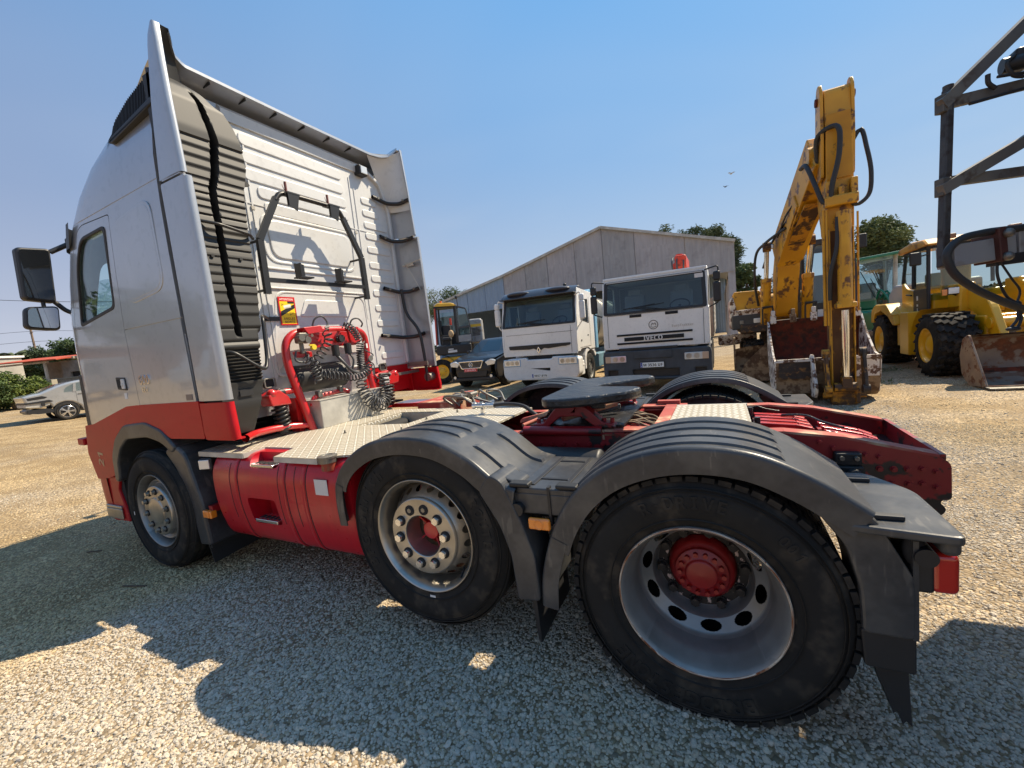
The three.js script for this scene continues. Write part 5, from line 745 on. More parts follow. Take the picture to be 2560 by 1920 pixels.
for (const [i, x, z, h, rx] of [[0, -66.5, -18.2, 5.6, 2.2], [1, -64.0, -20, 6.1, 2.4], [2, -69.5, -17.0, 5.0, 1.7]]) tree(['dark citrus tree behind the shed roof', 'tallest dark citrus tree behind the shed next to the truck cab', 'small dark citrus tree behind the shed beside the palms'][i], [x, z], h, 1, rx, 1.7, { name: 'citrus_tree', seed: 81 + i, c1: [.06, .11, .025], c2: [.035, .07, .018], clumps: 26, leaves: 90, size: .28, clumpR: .8 });
function palm(label, x, z, h, n, L, sd) {
  const t = thing('palm_tree', label, 'palm', [x, groundY(x, z), z], 0, 'palms behind the shed'); seed(sd);
  P('trunk', [C(.22, h, 0, h / 2, 0, 'y', 10, .18)], M([.16, .12, .08], .95, 0, { map: tGrime }), t);
  for (let i = 0; i < n; i++) { const a = i / n * 6.28 + rr(-.2, .2), el = rr(.1, 1.1), pts = []; for (let k = 0; k <= 6; k++) { const s = k / 6; pts.push([Math.cos(a) * L * s * Math.cos(el * .6), h + L * (Math.sin(el) * s - .75 * s * s), Math.sin(a) * L * s * Math.cos(el * .6)]); } const lf = []; for (let k = 4; k < 60; k++) { const s = k / 60, q = Math.min(5, Math.floor(s * 6)), f = s * 6 - q, p = pts[q].map((v, j) => v + (pts[q + 1][j] - v) * f); for (const sd2 of [1, -1]) lf.push([p[0], p[1], p[2], 1 - .5 * s, .5, -a + Math.PI / 2 + sd2 * 1.1, 0]); } P('frond', mergeGeometries([T(pts, .025, { seg: 10, rad: 4 }), clean(leafGeo(lf, .55, .12))]), M([.10, .13, .07], .8), t); }
}
palm('grey green palm with arching fronds left of the pole', -71.6, -15.8, 4.3, 14, 2.6, 91); palm('grey green palm with arching fronds beside the pole', -69.4, -16.6, 4.0, 16, 2.4, 95);
{ const x = -69.0, z = -17.2, p = thing('utility_pole', 'thin leaning utility pole behind the palms', 'pole', [x, groundY(x, z), z]); P('pole_shaft', rod([.25, 0, 0], [-.05, 7.4, 0], .14, 8, .1), M([.2, .14, .1], .9), p); P('cross_arm', B(.9, .08, .08, -.02, 7.0, 0), M([.2, .14, .1], .9), p);
  for (const [i, ya, yb, yc] of [[0, 8.6, 8.72, 7.6], [1, 7.3, 7.5, 6.6]]) { const w = mk('overhead_wire', T([[-110, ya + .6, 3], [-90, ya - .2, -6.5], [-69, yb - .05, -17.2], [-60, (yb + yc) / 2 - .6, -25], [-45, yc + .4, -38]], .02, { seg: 60, rad: 5 }), MT.black); tag(w, i ? 'lower thin overhead wire strung over the shed' : 'upper thin overhead wire strung over the shed', 'wire'); } }
{ const w = mk('overhead_wire', T([[-34, 8.0, 4.5], [-28, 6.42, -2], [-24.5, 5.8, -6.6], [-20, 5.6, -12]], .012, { seg: 40, rad: 5 }), MT.black); tag(w, 'overhead wire running behind the truck mirrors', 'wire'); }
// birds over the yard
for (const [i, x, y, z, s] of [[0, 5.7, 13.43, -38.56, .9], [1, 5.23, 12.41, -38.21, .7]]) { const b = thing('bird', i ? 'dark small bird gliding in the clear sky' : 'pale bird with raised wings in the clear sky', 'bird', [x, y, z], .3); const m = i ? M([.03, .03, .04], .8) : M([.35, .33, .3], .8); P('body', [S(.07 * s, 0, 0, 0, 1, .8, 2.2, 10), S(.04 * s, 0, .02, .16 * s, 1, 1, 1, 8), X([[-.05, 0], [.05, 0], [.08, -.1], [-.08, -.1]], 'xz', 0, .01).translate(0, 0, -.14)], m, b); for (const q of [1, -1]) P('wing', [X([[0, 0], [q * .16, .12 * (i ? .2 : 1)], [q * .30, .1], [q * .16, .05]].map(p => [p[0] * s, p[1] * s]), 'xy', -.05, .1)], m, b); }
// ---------------------------------------------------------------- parked vehicles behind the truck
function wheelX(R, w, rim, mt, nuts = 8, dish = .06) { // wheel with its axle along x, outer face at +x
  const g = new THREE.Group(); g.name = 'wheel';
  P('tyre', [Lt([[rim, -w], [rim + .03, -w - .01], [R * .86, -w - .012], [R * .97, -w + .02], [R, -w + .05], [R, -.05], [R * .97, -.02], [R * .86, .012], [rim + .03, .01], [rim, 0], [rim, -w]], 0, 0, 0, 'x', 40)], MT.tyre, g);
  P('rim', [Lt([[rim, -w * .8], [rim - .015, -.02], [rim + .006, .006], [rim - .02, -.02], [rim * .8, -dish], [rim * .55, -dish * .5], [rim * .3, -dish * .2], [0, -dish * .1]], 0, 0, 0, 'x', 36)], mt, g);
  if (nuts) for (let i = 0; i < nuts; i++) { const a = i / nuts * 6.283; P('wheel_nut', C(.016, .03, -dish * .3, rim * .5 * Math.cos(a), rim * .5 * Math.sin(a), 'x', 6), MT.steel, g); }
  return g;
}
const putWheel = (par, proto, x, y, z, flip) => { const w = proto.clone(); w.position.set(x, y, z); if (flip) w.rotation.y = Math.PI; par.add(w); return w; };
function plate(par, s, w, h, x, y, z, opt = {}) { // registration plate with its characters
  const t = canvasTex(512, 112, (c, W, H) => { c.fillStyle = opt.bg || '#e8e8e2'; c.fillRect(0, 0, W, H); if (!opt.noEU) { c.fillStyle = '#1b3f9c'; c.fillRect(0, 0, 46, H); c.fillStyle = '#e9d65a'; for (let i = 0; i < 12; i++) { c.beginPath(); c.arc(23 + 13 * Math.cos(i * .5236), 36 + 13 * Math.sin(i * .5236), 2.2, 0, 7); c.fill(); } c.fillStyle = '#fff'; c.font = 'bold 30px sans-serif'; c.fillText('E', 14, 98); } c.fillStyle = opt.fg || '#171717'; c.font = 'bold 92px sans-serif'; c.textAlign = 'center'; c.fillText(s, W / 2 + (opt.noEU ? 0 : 20), 90, W - 80); });
  const p = P('number_plate', B(w, h, .008, x, y, z), MT.whitePlastic, par); P('plate_print', clean(new THREE.PlaneGeometry(w * .985, h * .94).translate(x, y, z + .0065)), M(0xffffff, .4, 0, { map: t }), p, true); return p;
}
// cab made of panels: profile [z,y] (front at z 0, back negative), side window hole, windscreen corners
function cabOver(par, o) {
  const { w, prof, win, ws, mat } = o, hw = w / 2;
  for (const s of [-1, 1]) { const sp = P('cab_side', X(prof, 'zy', s > 0 ? hw - .05 : -hw, .05, .012, [win.slice().reverse()]), mat, par); P('side_window', X(dil(win, .01), 'zy', s > 0 ? hw - .03 : -hw + .026, .004), MT.glassDark, sp); P('window_seal', X(dil(win, .02), 'zy', s > 0 ? hw - .006 : -hw - .004, .010, .003, [rev(dil(win, -.02))]), MT.rubber, sp); }
  const [[zb, yb], [zt, yt]] = ws; // bottom and top edge of the screen
  P('front_panel', [B(w - .02, yb - o.y0, .06, 0, (yb + o.y0) / 2, -.035, .02)], mat, par);
  P('roof', [beam([0, o.yr - .03, zt - .02], [0, o.yr2 - .03, o.zr], w - .03, .06, [0, 1, 0], .02), beam([0, yt + (o.yr - yt) / 2, zt - .03], [0, yt + (o.yr - yt) / 2, zt - .09], w - .04, o.yr - yt)], mat, par);
  P('back_wall', [B(w - .04, o.yr2 - o.y0, .05, 0, (o.yr2 + o.y0) / 2, o.zr)], mat, par);
  const L = Math.hypot(zt - zb, yt - yb), a = Math.atan2(zb - zt, yt - yb);
  P('windscreen', [xf(X(rpoly([[-hw + .08, 0], [hw - .08, 0], [hw - .11, L], [-hw + .11, L]], .06), 'xy', 0, .005), 0, yb, zb - .005, [-a, 0, 0])], MT.glassDark, par);
  P('screen_seal', [xf(X(rpoly([[-hw + .02, -.02], [hw - .02, -.02], [hw - .05, L + .02], [-hw + .05, L + .02]], .06), 'xy', 0, .02, .004, [rev(rpoly([[-hw + .10, .03], [hw - .10, .03], [hw - .13, L - .03], [-hw + .13, L - .03]], .06))]), 0, yb, zb - .012, [-a, 0, 0])], MT.rubber, par);
  P('dashboard', [B(w - .14, .30, .45, 0, yb - .10, zb - .32, .04)], MT.black, par);
  P('cab_floor', B(w - .1, .04, -o.zr - .1, 0, o.y0 + .25, o.zr / 2), MT.black, par);
  for (const s of [-1, 1]) P('seat', [B(.5, .7, .14, s * .55, yb + .12, o.zr * .58, .06), B(.32, .2, .1, s * .55, yb + .52, o.zr * .60, .05), B(.5, .14, .5, s * .55, yb - .25, o.zr * .45, .05)], M([.38, .39, .40], .9), par);
  P('cab_lining', [B(w - .2, .02, -o.zr - .2, 0, o.yr - .12, o.zr / 2), B(w - .2, 1.0, .02, 0, yb + .2, o.zr + .06)], M([.55, .55, .53], .9), par);
  P('steering_wheel', [clean(new THREE.TorusGeometry(.21, .016, 8, 30).rotateX(-.9).translate(.55, yb + .1, zb - .42)), rod([.55, yb + .1, zb - .42], [.55, yb - .2, zb - .3], .03)], MT.black, par);
  for (const s of [-1, 1]) P('wiper', [rod([s * .1 + .2, yb + .015, zb + .02], [s * .1 + .2 - .62, yb + .12, zb - .0], .012, 6), rod([s * .1 + .2 - .75, yb + .10, zb + .01], [s * .1 + .2 - .05, yb + .16, zb - .03], .01, 6)], MT.black, par);
}
function tank(par, R, y, z0, z1, mat, nm) { P(nm, [Lt([[0, 0], [R * .7, .05], [R * .95, .16], [R, .3], [R, z1 - z0 - .3], [R * .95, z1 - z0 - .16], [R * .7, z1 - z0 - .05], [0, z1 - z0]], 0, y, z0, 'z', 48)], mat, par); }
{ // white tanker truck
  const t = thing('tanker_truck', 'white tanker truck with dark sun visor and diamond badge', 'truck', [-.53, 0, -9.9]); t.rotation.z = -.02;
  const c = new THREE.Group(); const f = 1.4; // front face z in local space
  const pz = (g) => g.translate(0, 0, f);
  const par = { add: m => { m.position.z += f; t.add(m); } };
  cabOver(par, { w: 2.36, y0: 1.08, yr: 2.93, yr2: 2.86, zr: -1.82, mat: MT.whitePaint, prof: rpoly([[.0, 1.12], [.02, 1.5], [.0, 1.93], [-.22, 2.78], [-.34, 2.92], [-1.82, 2.84], [-1.84, 1.12], [-1.25, 1.12], [-1.05, 1.18], [-.35, 1.18], [-.25, 1.12]], .03), win: rpoly([[-.42, 2.02], [-.52, 2.58], [-1.22, 2.62], [-1.25, 1.92]], .06), ws: [[.0, 1.95], [-.24, 2.76]] });
  P('sun_visor', [G(16, 8, (u, v) => { const x = (u - .5) * 2.34, b = Math.cos((u - .5) * Math.PI), a = v * Math.PI * .62; return [x, 2.78 + .22 * Math.sin(a) + .05 * b * v, .12 * Math.cos(a * 1.2) - .20 - .32 * v + .10 * b]; }), B(2.34, .03, .3, 0, 2.79, -.1, .012)], M([.045, .042, .05], .35, 0, { clearcoat: .5, map: tDust }), par);
  for (const s of [-.62, .62]) P('visor_bulge', S(.26, s, 2.93, -.22, 1.5, .32, .8), M([.05, .047, .055], .35, 0, { map: tDust }), par);
  P('roof_lamp', [S(.05, .75, 3.06, -.5), C(.04, .06, .95, 3.0, -.7, 'y')], MT.black, par);
  P('aerial', rod([-.05, 2.9, -.5], [.05, 3.32, -.5], .004, 4), MT.steel, par);
  P('grille', [X(rpoly([[-.98, 1.40], [.98, 1.40], [.96, 1.33], [.30, 1.27], [.16, 1.29], [.07, 1.24], [-.07, 1.24], [-.16, 1.29], [-.30, 1.27], [-.96, 1.29]], .03), 'xy', -.01, .03, .008)], MT.black, par);
  for (const y of [1.315, 1.345, 1.375]) P('grille_bar', B(1.7, .012, .012, 0, y, .022), MT.blackMetal, par);
  P('badge', [X([[0, .10], [.065, 0], [0, -.10], [-.065, 0]], 'xy', .0, .03, .006, [[[0, .055], [-.03, 0], [0, -.055], [.03, 0]]]).translate(0, 1.24, .02)], MT.chrome, par);
  P('panel_groove', [B(2.1, .008, .006, 0, 1.72, -.002), B(.008, .75, .006, 1.0, 1.5, -.002)], MT.deep, par);
  P('bumper', [X(rpoly([[-1.20, .95, .05], [-1.0, 1.02], [-.42, 1.03], [-.38, .97], [.38, .97], [.42, 1.03], [1.0, 1.02], [1.20, .95, .05], [1.20, .50, .12], [1.08, .36, .1], [-1.08, .36, .1], [-1.20, .50, .12]], .02), 'xy', -.35, .42, .03, [rpoly([[-.34, .60], [-.34, .74], [.36, .74], [.36, .60]], .015)])], MT.whitePlastic, par);
  P('bumper_slot', B(.74, .16, .03, 0, .67, -.0), MT.deep, par); P('upper_slot', B(.74, .1, .05, 0, 1.03, -.04), MT.deep, par);
  for (const s of [-1, 1]) { P('fog_recess', X(rpoly([[s * .55, .62], [s * .80, .62], [s * .80, .72], [s * .55, .72]], .04), 'xy', .066, .01, .003), MT.whitePlastic, par); const l = P('headlamp', X(rpoly([[s * .62, .80], [s * 1.15, .80], [s * 1.15, .985], [s * .62, .985]], .02), 'xy', .0, .085, .01), MT.clearLens, par); P('lamp_frame', X(rpoly([[s * .60, .78], [s * 1.17, .78], [s * 1.17, 1.0], [s * .60, 1.0]], .02), 'xy', .0, .08, .008, [rev(rpoly([[s * .64, .82], [s * 1.13, .82], [s * 1.13, .965], [s * .64, .965]], .02))]), M([.25, .42, .58], .5), l); for (const k of [.72, .88, 1.02]) P('reflector', C(.06, .01, s * k, .89, .088, 'z', 18), MT.alu, l); }
  plate(par, '9857 BYN', .52, .11, 0, .49, .078);
  for (const s of [-1, 1]) { const m = P('mirror', [B(.16, .52, .14, s * 1.34, 2.28, -.12, .05), B(.15, .2, .13, s * 1.34, 2.62, -.12, .05), bar([[s * 1.12, 2.72, -.2], [s * 1.30, 2.78, -.12], [s * 1.30, 2.7, -.12]], .018), bar([[s * 1.15, 1.80, -.2], [s * 1.30, 1.95, -.12], [s * 1.32, 2.05, -.12]], .018)], MT.whitePlastic, par); P('mirror_glass', B(.13, .44, .004, s * 1.34, 2.28, -.194), MT.mirror, m); }
  for (const s of [-1, 1]) { P('wheel_arch', [X(rpoly([[-.70, .55], [-.72, .95], [-.9, 1.16], [-1.4, 1.24], [-1.9, 1.12], [-1.98, .9], [-1.85, .85], [-1.7, 1.02], [-1.4, 1.1], [-1.0, 1.04], [-.86, .9], [-.82, .55]], .04), 'zy', s > 0 ? .86 : -1.16, .30, .015)], MT.whitePlastic, par); P('entry_step', [B(.22, .42, .34, s * 1.03, .62, -.52, .03), B(.02, .04, .26, s * 1.145, .70, -.52)], MT.whitePlastic, par); }
  P('door_handle', [B(.012, .03, .12, 1.182, 1.55, -1.1), B(.014, .05, .08, 1.182, 1.42, -.4)], MT.black, par);
  P('door_gap', [B(.006, 1.5, .008, 1.182, 1.95, -1.35), B(.006, .008, 1.1, 1.182, 1.22, -.8)], MT.deep, par);
  P('blue_collar', [X(rpoly([[-1.86, 1.1], [-1.86, 2.80], [-2.05, 2.98], [-2.12, 2.9], [-2.12, 1.1]], .04), 'zy', .8, .42, .02), X(rpoly([[-1.5, 2.85], [-1.86, 2.98], [-2.12, 2.95], [-2.12, 2.8], [-1.8, 2.8]], .03), 'zy', -1.1, 2.2, .02)], M([.20, .42, .62], .5, 0, { map: tDust }), par);
  tank(par, 1.02, 1.95, -8.2, -2.3, M([.55, .55, .54], .28, .9, { map: tGrime }), 'tank_barrel'); for (const z of [-3.2, -4.8, -6.4]) P('tank_band', Lt([[1.02, -.05], [1.04, -.04], [1.04, .04], [1.02, .05]], 0, 1.95, z, 'z', 40), MT.steel, par);
  P('chassis', [B(.9, .25, 8, 0, .85, -4.2), B(.3, .45, 1.2, 1.0, .68, -2.9, .03)], M([.20, .40, .55], .5, 0, { map: tGrime }), par);
  const w = wheelX(.5, .3, .29, MT.rimSteel, 8); for (const z of [-1.4, -5.5, -6.8]) { putWheel(par, w, 1.13, .5, z); putWheel(par, w, -1.13, .5, z, true); }
}
{ // white truck with loading crane
  const t = thing('crane_truck', 'white flat faced truck with grey bumper and folded orange crane', 'truck', [2.88, 0, -8.55]); t.rotation.z = -.018; const f = 1.35, par = { add: m => { m.position.z += f; t.add(m); } };
  cabOver(par, { w: 2.30, y0: 1.10, yr: 2.80, yr2: 2.80, zr: -1.75, mat: MT.whitePaint, prof: rpoly([[.0, 1.12], [.0, 1.93], [-.14, 2.70], [-.22, 2.80], [-1.75, 2.80], [-1.77, 1.12]], .03), win: rpoly([[-.30, 2.0], [-.38, 2.60], [-1.15, 2.62], [-1.2, 1.9]], .06), ws: [[.0, 1.93], [-.13, 2.68]] });
  const sl = (x0, x1, y, h) => B(x1 - x0, h, .02, (x0 + x1) / 2, y, .0); 
  P('grille_slot', sl(-.84, .82, 1.425, .045), MT.deep, par); P('grille_slot', sl(-.67, .64, 1.325, .085), MT.deep, par); P('grille_slot', sl(-.84, .82, 1.228, .045), MT.deep, par);
  P('grille_lettering', xf(txt('IVECO', .105, .02), -.02, 1.325, .008), MT.whitePlastic, par);
  P('model_lettering', xf(txt('EuroTrakker', .055, .004), .62, 1.56, -.004), M([.5, .47, .42], .5, .3), par);
  P('badge', [Lt([[.088, 0], [.10, .006], [.108, 0]], 0, 1.62, -.002, 'z', 30), T([[-.05, 1.60, .0], [-.02, 1.66, .0], [.0, 1.63, .0], [.04, 1.66, .0], [.05, 1.60, .0]], .008, { seg: 20 }), T([[-.06, 1.58, .0], [.0, 1.56, .0], [.06, 1.58, .0]], .007, { seg: 10 })], MT.steel, par);
  for (const x of [-.39, .40]) P('air_vent', [B(.27, .065, .012, x, 1.855, .0, .006)], MT.deep, par);
  P('panel_gap', [B(.008, .74, .006, -1.04, 1.52, -.002), B(.008, .74, .006, 1.05, 1.5, -.002), B(2.1, .008, .006, 0, 1.90, -.002)], MT.deep, par);
  P('glass_sticker', B(.17, .09, .003, .98, 2.60, -.10), MT.whitePlastic, par);
  const gb = M([.085, .10, .125], .6, 0, { map: tGrime });
  P('bumper', [X(rpoly([[-1.16, 1.06], [1.16, 1.06], [1.19, .95], [1.19, .45, .1], [1.05, .36, .06], [-1.05, .36, .06], [-1.19, .45, .1], [-1.19, .95]], .03), 'xy', -.45, .52, .03, [rpoly([[-.50, .60], [-.50, .43], [.52, .43], [.52, .60]], .02), rpoly([[-1.08, .60], [-1.08, .47], [-.85, .47], [-.85, .60]], .02), rpoly([[.85, .60], [1.08, .60], [1.08, .47], [.85, .47]].reverse(), .02)]), X(rpoly([[-.45, 1.05], [.38, 1.05], [.38, .86], [-.45, .86]], .02), 'xy', .0, .10, .015)], gb, par);
  P('bumper_recess', [B(2.2, .2, .03, 0, .53, -.02)], MT.black, par); P('bumper_step', [X(rpoly([[-.8, 1.12], [.5, 1.12], [.5, 1.06], [-.8, 1.06]], .01), 'xy', -.05, .10, .01), B(.9, .03, .06, -.05, 1.10, .03)], MT.black, par);
  for (const s of [-1, 1]) { const l = P('headlamp', X(rpoly([[s * .64, .79], [s * 1.12, .79], [s * 1.12, .945], [s * .64, .945]], .015), 'xy', .03, .055, .008), MT.clearLens, par); P('indicator', X(rpoly([[s * 1.0, .79], [s * 1.13, .79], [s * 1.13, .945], [s * 1.0, .945]], .015), 'xy', .035, .055, .008), M([.62, .42, .28], .3, 0, { clearcoat: 1 }), l); for (const k of [.73, .89]) P('reflector', C(.058, .008, s * k, .868, .088, 'z', 18), MT.alu, l); P('corner_deflector', [X(rpoly([[-.02, 1.05], [.0, 1.9], [-.12, 1.95], [-.2, 1.05]], .03), 'zy', s > 0 ? 1.14 : -1.165, .025, .008)], MT.whitePaint, par); P('side_guard', [X(rpoly([[-.3, .45], [-.3, 1.1], [-.55, 1.15], [-.62, .9], [-.62, .45]], .03), 'zy', s > 0 ? 1.0 : -1.19, .19, .02), B(.02, .05, .25, s * 1.18, .75, -.45)], gb, par); }
  plate(par, 'M 3536 UF', .52, .115, -.06, .71, .105); P('plate_frame', B(.56, .15, .02, -.06, .71, .086), MT.black, par);
  for (const s of [-1, 1]) { const m = P('mirror', [B(.15, .42, .12, s * 1.33, 2.20, .05, .04), B(.14, .20, .11, s * 1.33, 2.53, .05, .04), bar([[s * 1.1, 2.70, -.1], [s * 1.36, 2.74, .05], [s * 1.36, 1.98, .05], [s * 1.12, 1.88, -.08]], .016)], MT.black, par); P('mirror_glass', B(.12, .36, .004, s * 1.33, 2.20, -.012), MT.mirror, m); }
  for (const s of [-1, 1]) P('wheel_arch', X(rpoly([[-.65, .9], [-.8, 1.1], [-1.35, 1.18], [-1.9, 1.1], [-2.0, .85], [-1.86, .82], [-1.7, .98], [-1.35, 1.05], [-.95, .98], [-.8, .82]], .04), 'zy', s > 0 ? .88 : -1.17, .29, .01), MT.black, par);
  // crane, body
  const cr = P('crane', [B(.34, .9, .3, .45, 2.75, -2.3, .04), B(.28, .34, 1.3, .50, 3.16, -2.4, .05), C(.09, .6, .45, 3.1, -2.15, 'y'), B(1.9, .35, .5, 0, 1.35, -2.3, .04), C(.16, 1.6, .45, 2.0, -2.3, 'y')], M(0xffffff, .5, 0, { map: rustTex([205, 62, 34], [120, 50, 30], .55, .75, 401, .8) }), par);
  P('crane_hose', [T([[.32, 3.3, -1.85], [.30, 3.15, -1.72], [.32, 2.95, -1.74], [.36, 2.8, -1.9]], .02), T([[.42, 3.32, -1.85], [.42, 3.15, -1.7], [.42, 2.9, -1.74], [.40, 2.8, -1.9]], .02), T([[.56, 3.3, -1.85], [.58, 3.1, -1.72], [.56, 2.9, -1.76]], .02)], MT.cable, cr);
  const bm = M([.55, .54, .52], .6, .2, { map: tGrime, bumpMap: tex(256, .3, (u, v) => 128 + 110 * Math.sin(v * 6.283 * 2), false), bumpScale: .01 }); const bd = P('load_body', [B(2.4, .12, 5.2, 0, 1.2, -5.6), B(2.4, 1.0, .06, 0, 1.7, -3.0)], MT.steel, par);
  for (const s of [-1, 1]) for (let k = 0; k < 4; k++) P('side_board', B(.05, .95, 1.26, s * 1.2, 1.74, -3.65 - k * 1.3, .01), bm, bd); 
  P('chassis', [B(.9, .25, 8, 0, .82, -4.3), B(.3, .5, 1, 1.0, .7, -3.4, .03)], MT.black, par);
  const w = wheelX(.5, .3, .29, MT.rimSteel, 8); for (const z of [-1.35, -5.0, -6.3]) { putWheel(par, w, 1.13, .5, z); putWheel(par, w, -1.13, .5, z, true); }
}
{ // black SUV
  const t = thing('suv', 'black sport utility car parked beside the white tanker truck', 'car', [-3.8, 0, -10.85]); t.scale.setScalar(1.06); const bp = M([.010, .010, .013], .35, 0, { specularIntensity: .5, clearcoat: .45, clearcoatRoughness: .08, map: tDust });
  const half = (z, y) => { const k = itp([[-3.75, .80], [-3.4, .90], [-2, .93], [0, .94], [.55, .92], [.78, .82], [.86, .70]], z)[0]; return k * itp([[.3, .93], [.6, 1], [1.0, .985], [1.2, .93], [1.45, .80], [1.68, .66]], y)[0]; };
  const prof = [[.80, .30], [.86, .45], [.87, .62], [.86, .80], [.82, .93], [.70, 1.02], [.1, 1.12], [-.35, 1.17], [-.48, 1.2], [-1.05, 1.60], [-1.3, 1.68], [-2.0, 1.70], [-2.9, 1.64], [-3.35, 1.25], [-3.7, 1.15], [-3.75, .6], [-3.7, .32]];
  P('body', [crease(G(prof.length - 1, 12, (u, v, i) => { const [z, y] = prof[i]; return [half(z, y) * (2 * v - 1) * 1.0, y, z - Math.abs(2 * v - 1) ** 3 * (z > .5 ? .10 : 0)]; }), .5), ...[-1, 1].map(s => { const g = X(rpoly([[.72, .34], [.82, .62], [.74, .95], [.1, 1.08], [-.4, 1.14], [-3.3, 1.12], [-3.7, 1.0], [-3.7, .34], [-2.6 - .42, .30], [-2.95, .55], [-2.6, .74], [-2.25, .55], [-2.2, .30], [-.42, .30], [-.35, .55], [0, .75], [.35, .55], [.42, .34]], .05), 'zy', s > 0 ? .86 : -.94, .08, .03); return g; })], bp, t);
  P('windscreen', G(10, 2, (u, v) => { const z = -.50 - .55 * v, y = 1.205 + .385 * v; return [(2 * u - 1) * (.72 - .12 * v), y + .012, z + .012 - .05 * (2 * u - 1) ** 2]; }), MT.glassDark, t);
  for (const s of [-1, 1]) P('side_window', X(rpoly([[-.75, 1.2], [-1.2, 1.56], [-2.8, 1.58], [-3.1, 1.2]], .05), 'zy', s > 0 ? .73 : -.75, .02), MT.glassDark, t);
  P('cabin_interior', B(1.2, .3, 2, 0, 1.1, -1.9), MT.black, t);
  const gr = P('grille', [X(rpoly([[-.46, .94], [.46, .94], [.36, .72], [-.36, .72]], .04), 'xy', .80, .08, .008)], MT.black, t); for (let k = 0; k < 4; k++) P('grille_bar', B(.82 - k * .05, .012, .02, 0, .90 - k * .045, .885), MT.steel, gr);
  P('grille_frame', X(rpoly([[-.50, .965], [.50, .965], [.39, .695], [-.39, .695]], .05), 'xy', .82, .07, .008, [rev(rpoly([[-.46, .93], [.46, .93], [.355, .73], [-.355, .73]], .04))]), MT.chrome, t);
  P('badge', [Lt([[.066, 0], [.075, .006], [.082, 0]], 0, .835, .90, 'z', 28), T([[-.04, .88, .9], [0, .82, .905], [.04, .88, .9]], .007, { type: 'catmullrom', tension: 0, seg: 12 }), T([[-.055, .85, .9], [-.03, .79, .9], [0, .83, .9], [.03, .79, .9], [.055, .85, .9]], .007, { type: 'catmullrom', tension: 0, seg: 16 })], MT.chrome, t);
  for (const s of [-1, 1]) { P('headlamp', X(rpoly([[s * .50, .90], [s * .54, .76], [s * .88, .80], [s * .90, .93], [s * .72, .98]], .03), 'xy', .66, .14, .02), MT.clearLens, t); P('fog_lamp', C(.05, .02, s * .72, .42, .84, 'z', 16), MT.clearLens, t); P('mirror', [B(.2, .14, .12, s * 1.02, 1.22, -.75, .04)], MT.black, t); }
  P('lower_intake', [X(rpoly([[-.6, .60], [.6, .60], [.55, .42], [-.55, .42]], .03), 'xy', .80, .07, .01), B(1.7, .12, .1, 0, .34, .80, .03)], MT.black, t);
  plate(t, 'S 2518 BCL', .52, .11, -.02, .655, .895, { bg: '#c4202c', fg: '#f4dada', noEU: true });
  const w = wheelX(.36, .26, .23, MT.alu, 5); for (const z of [0, -2.6]) { putWheel(t, w, .95, .36, z); putWheel(t, w, -.95, .36, z, true); }
}
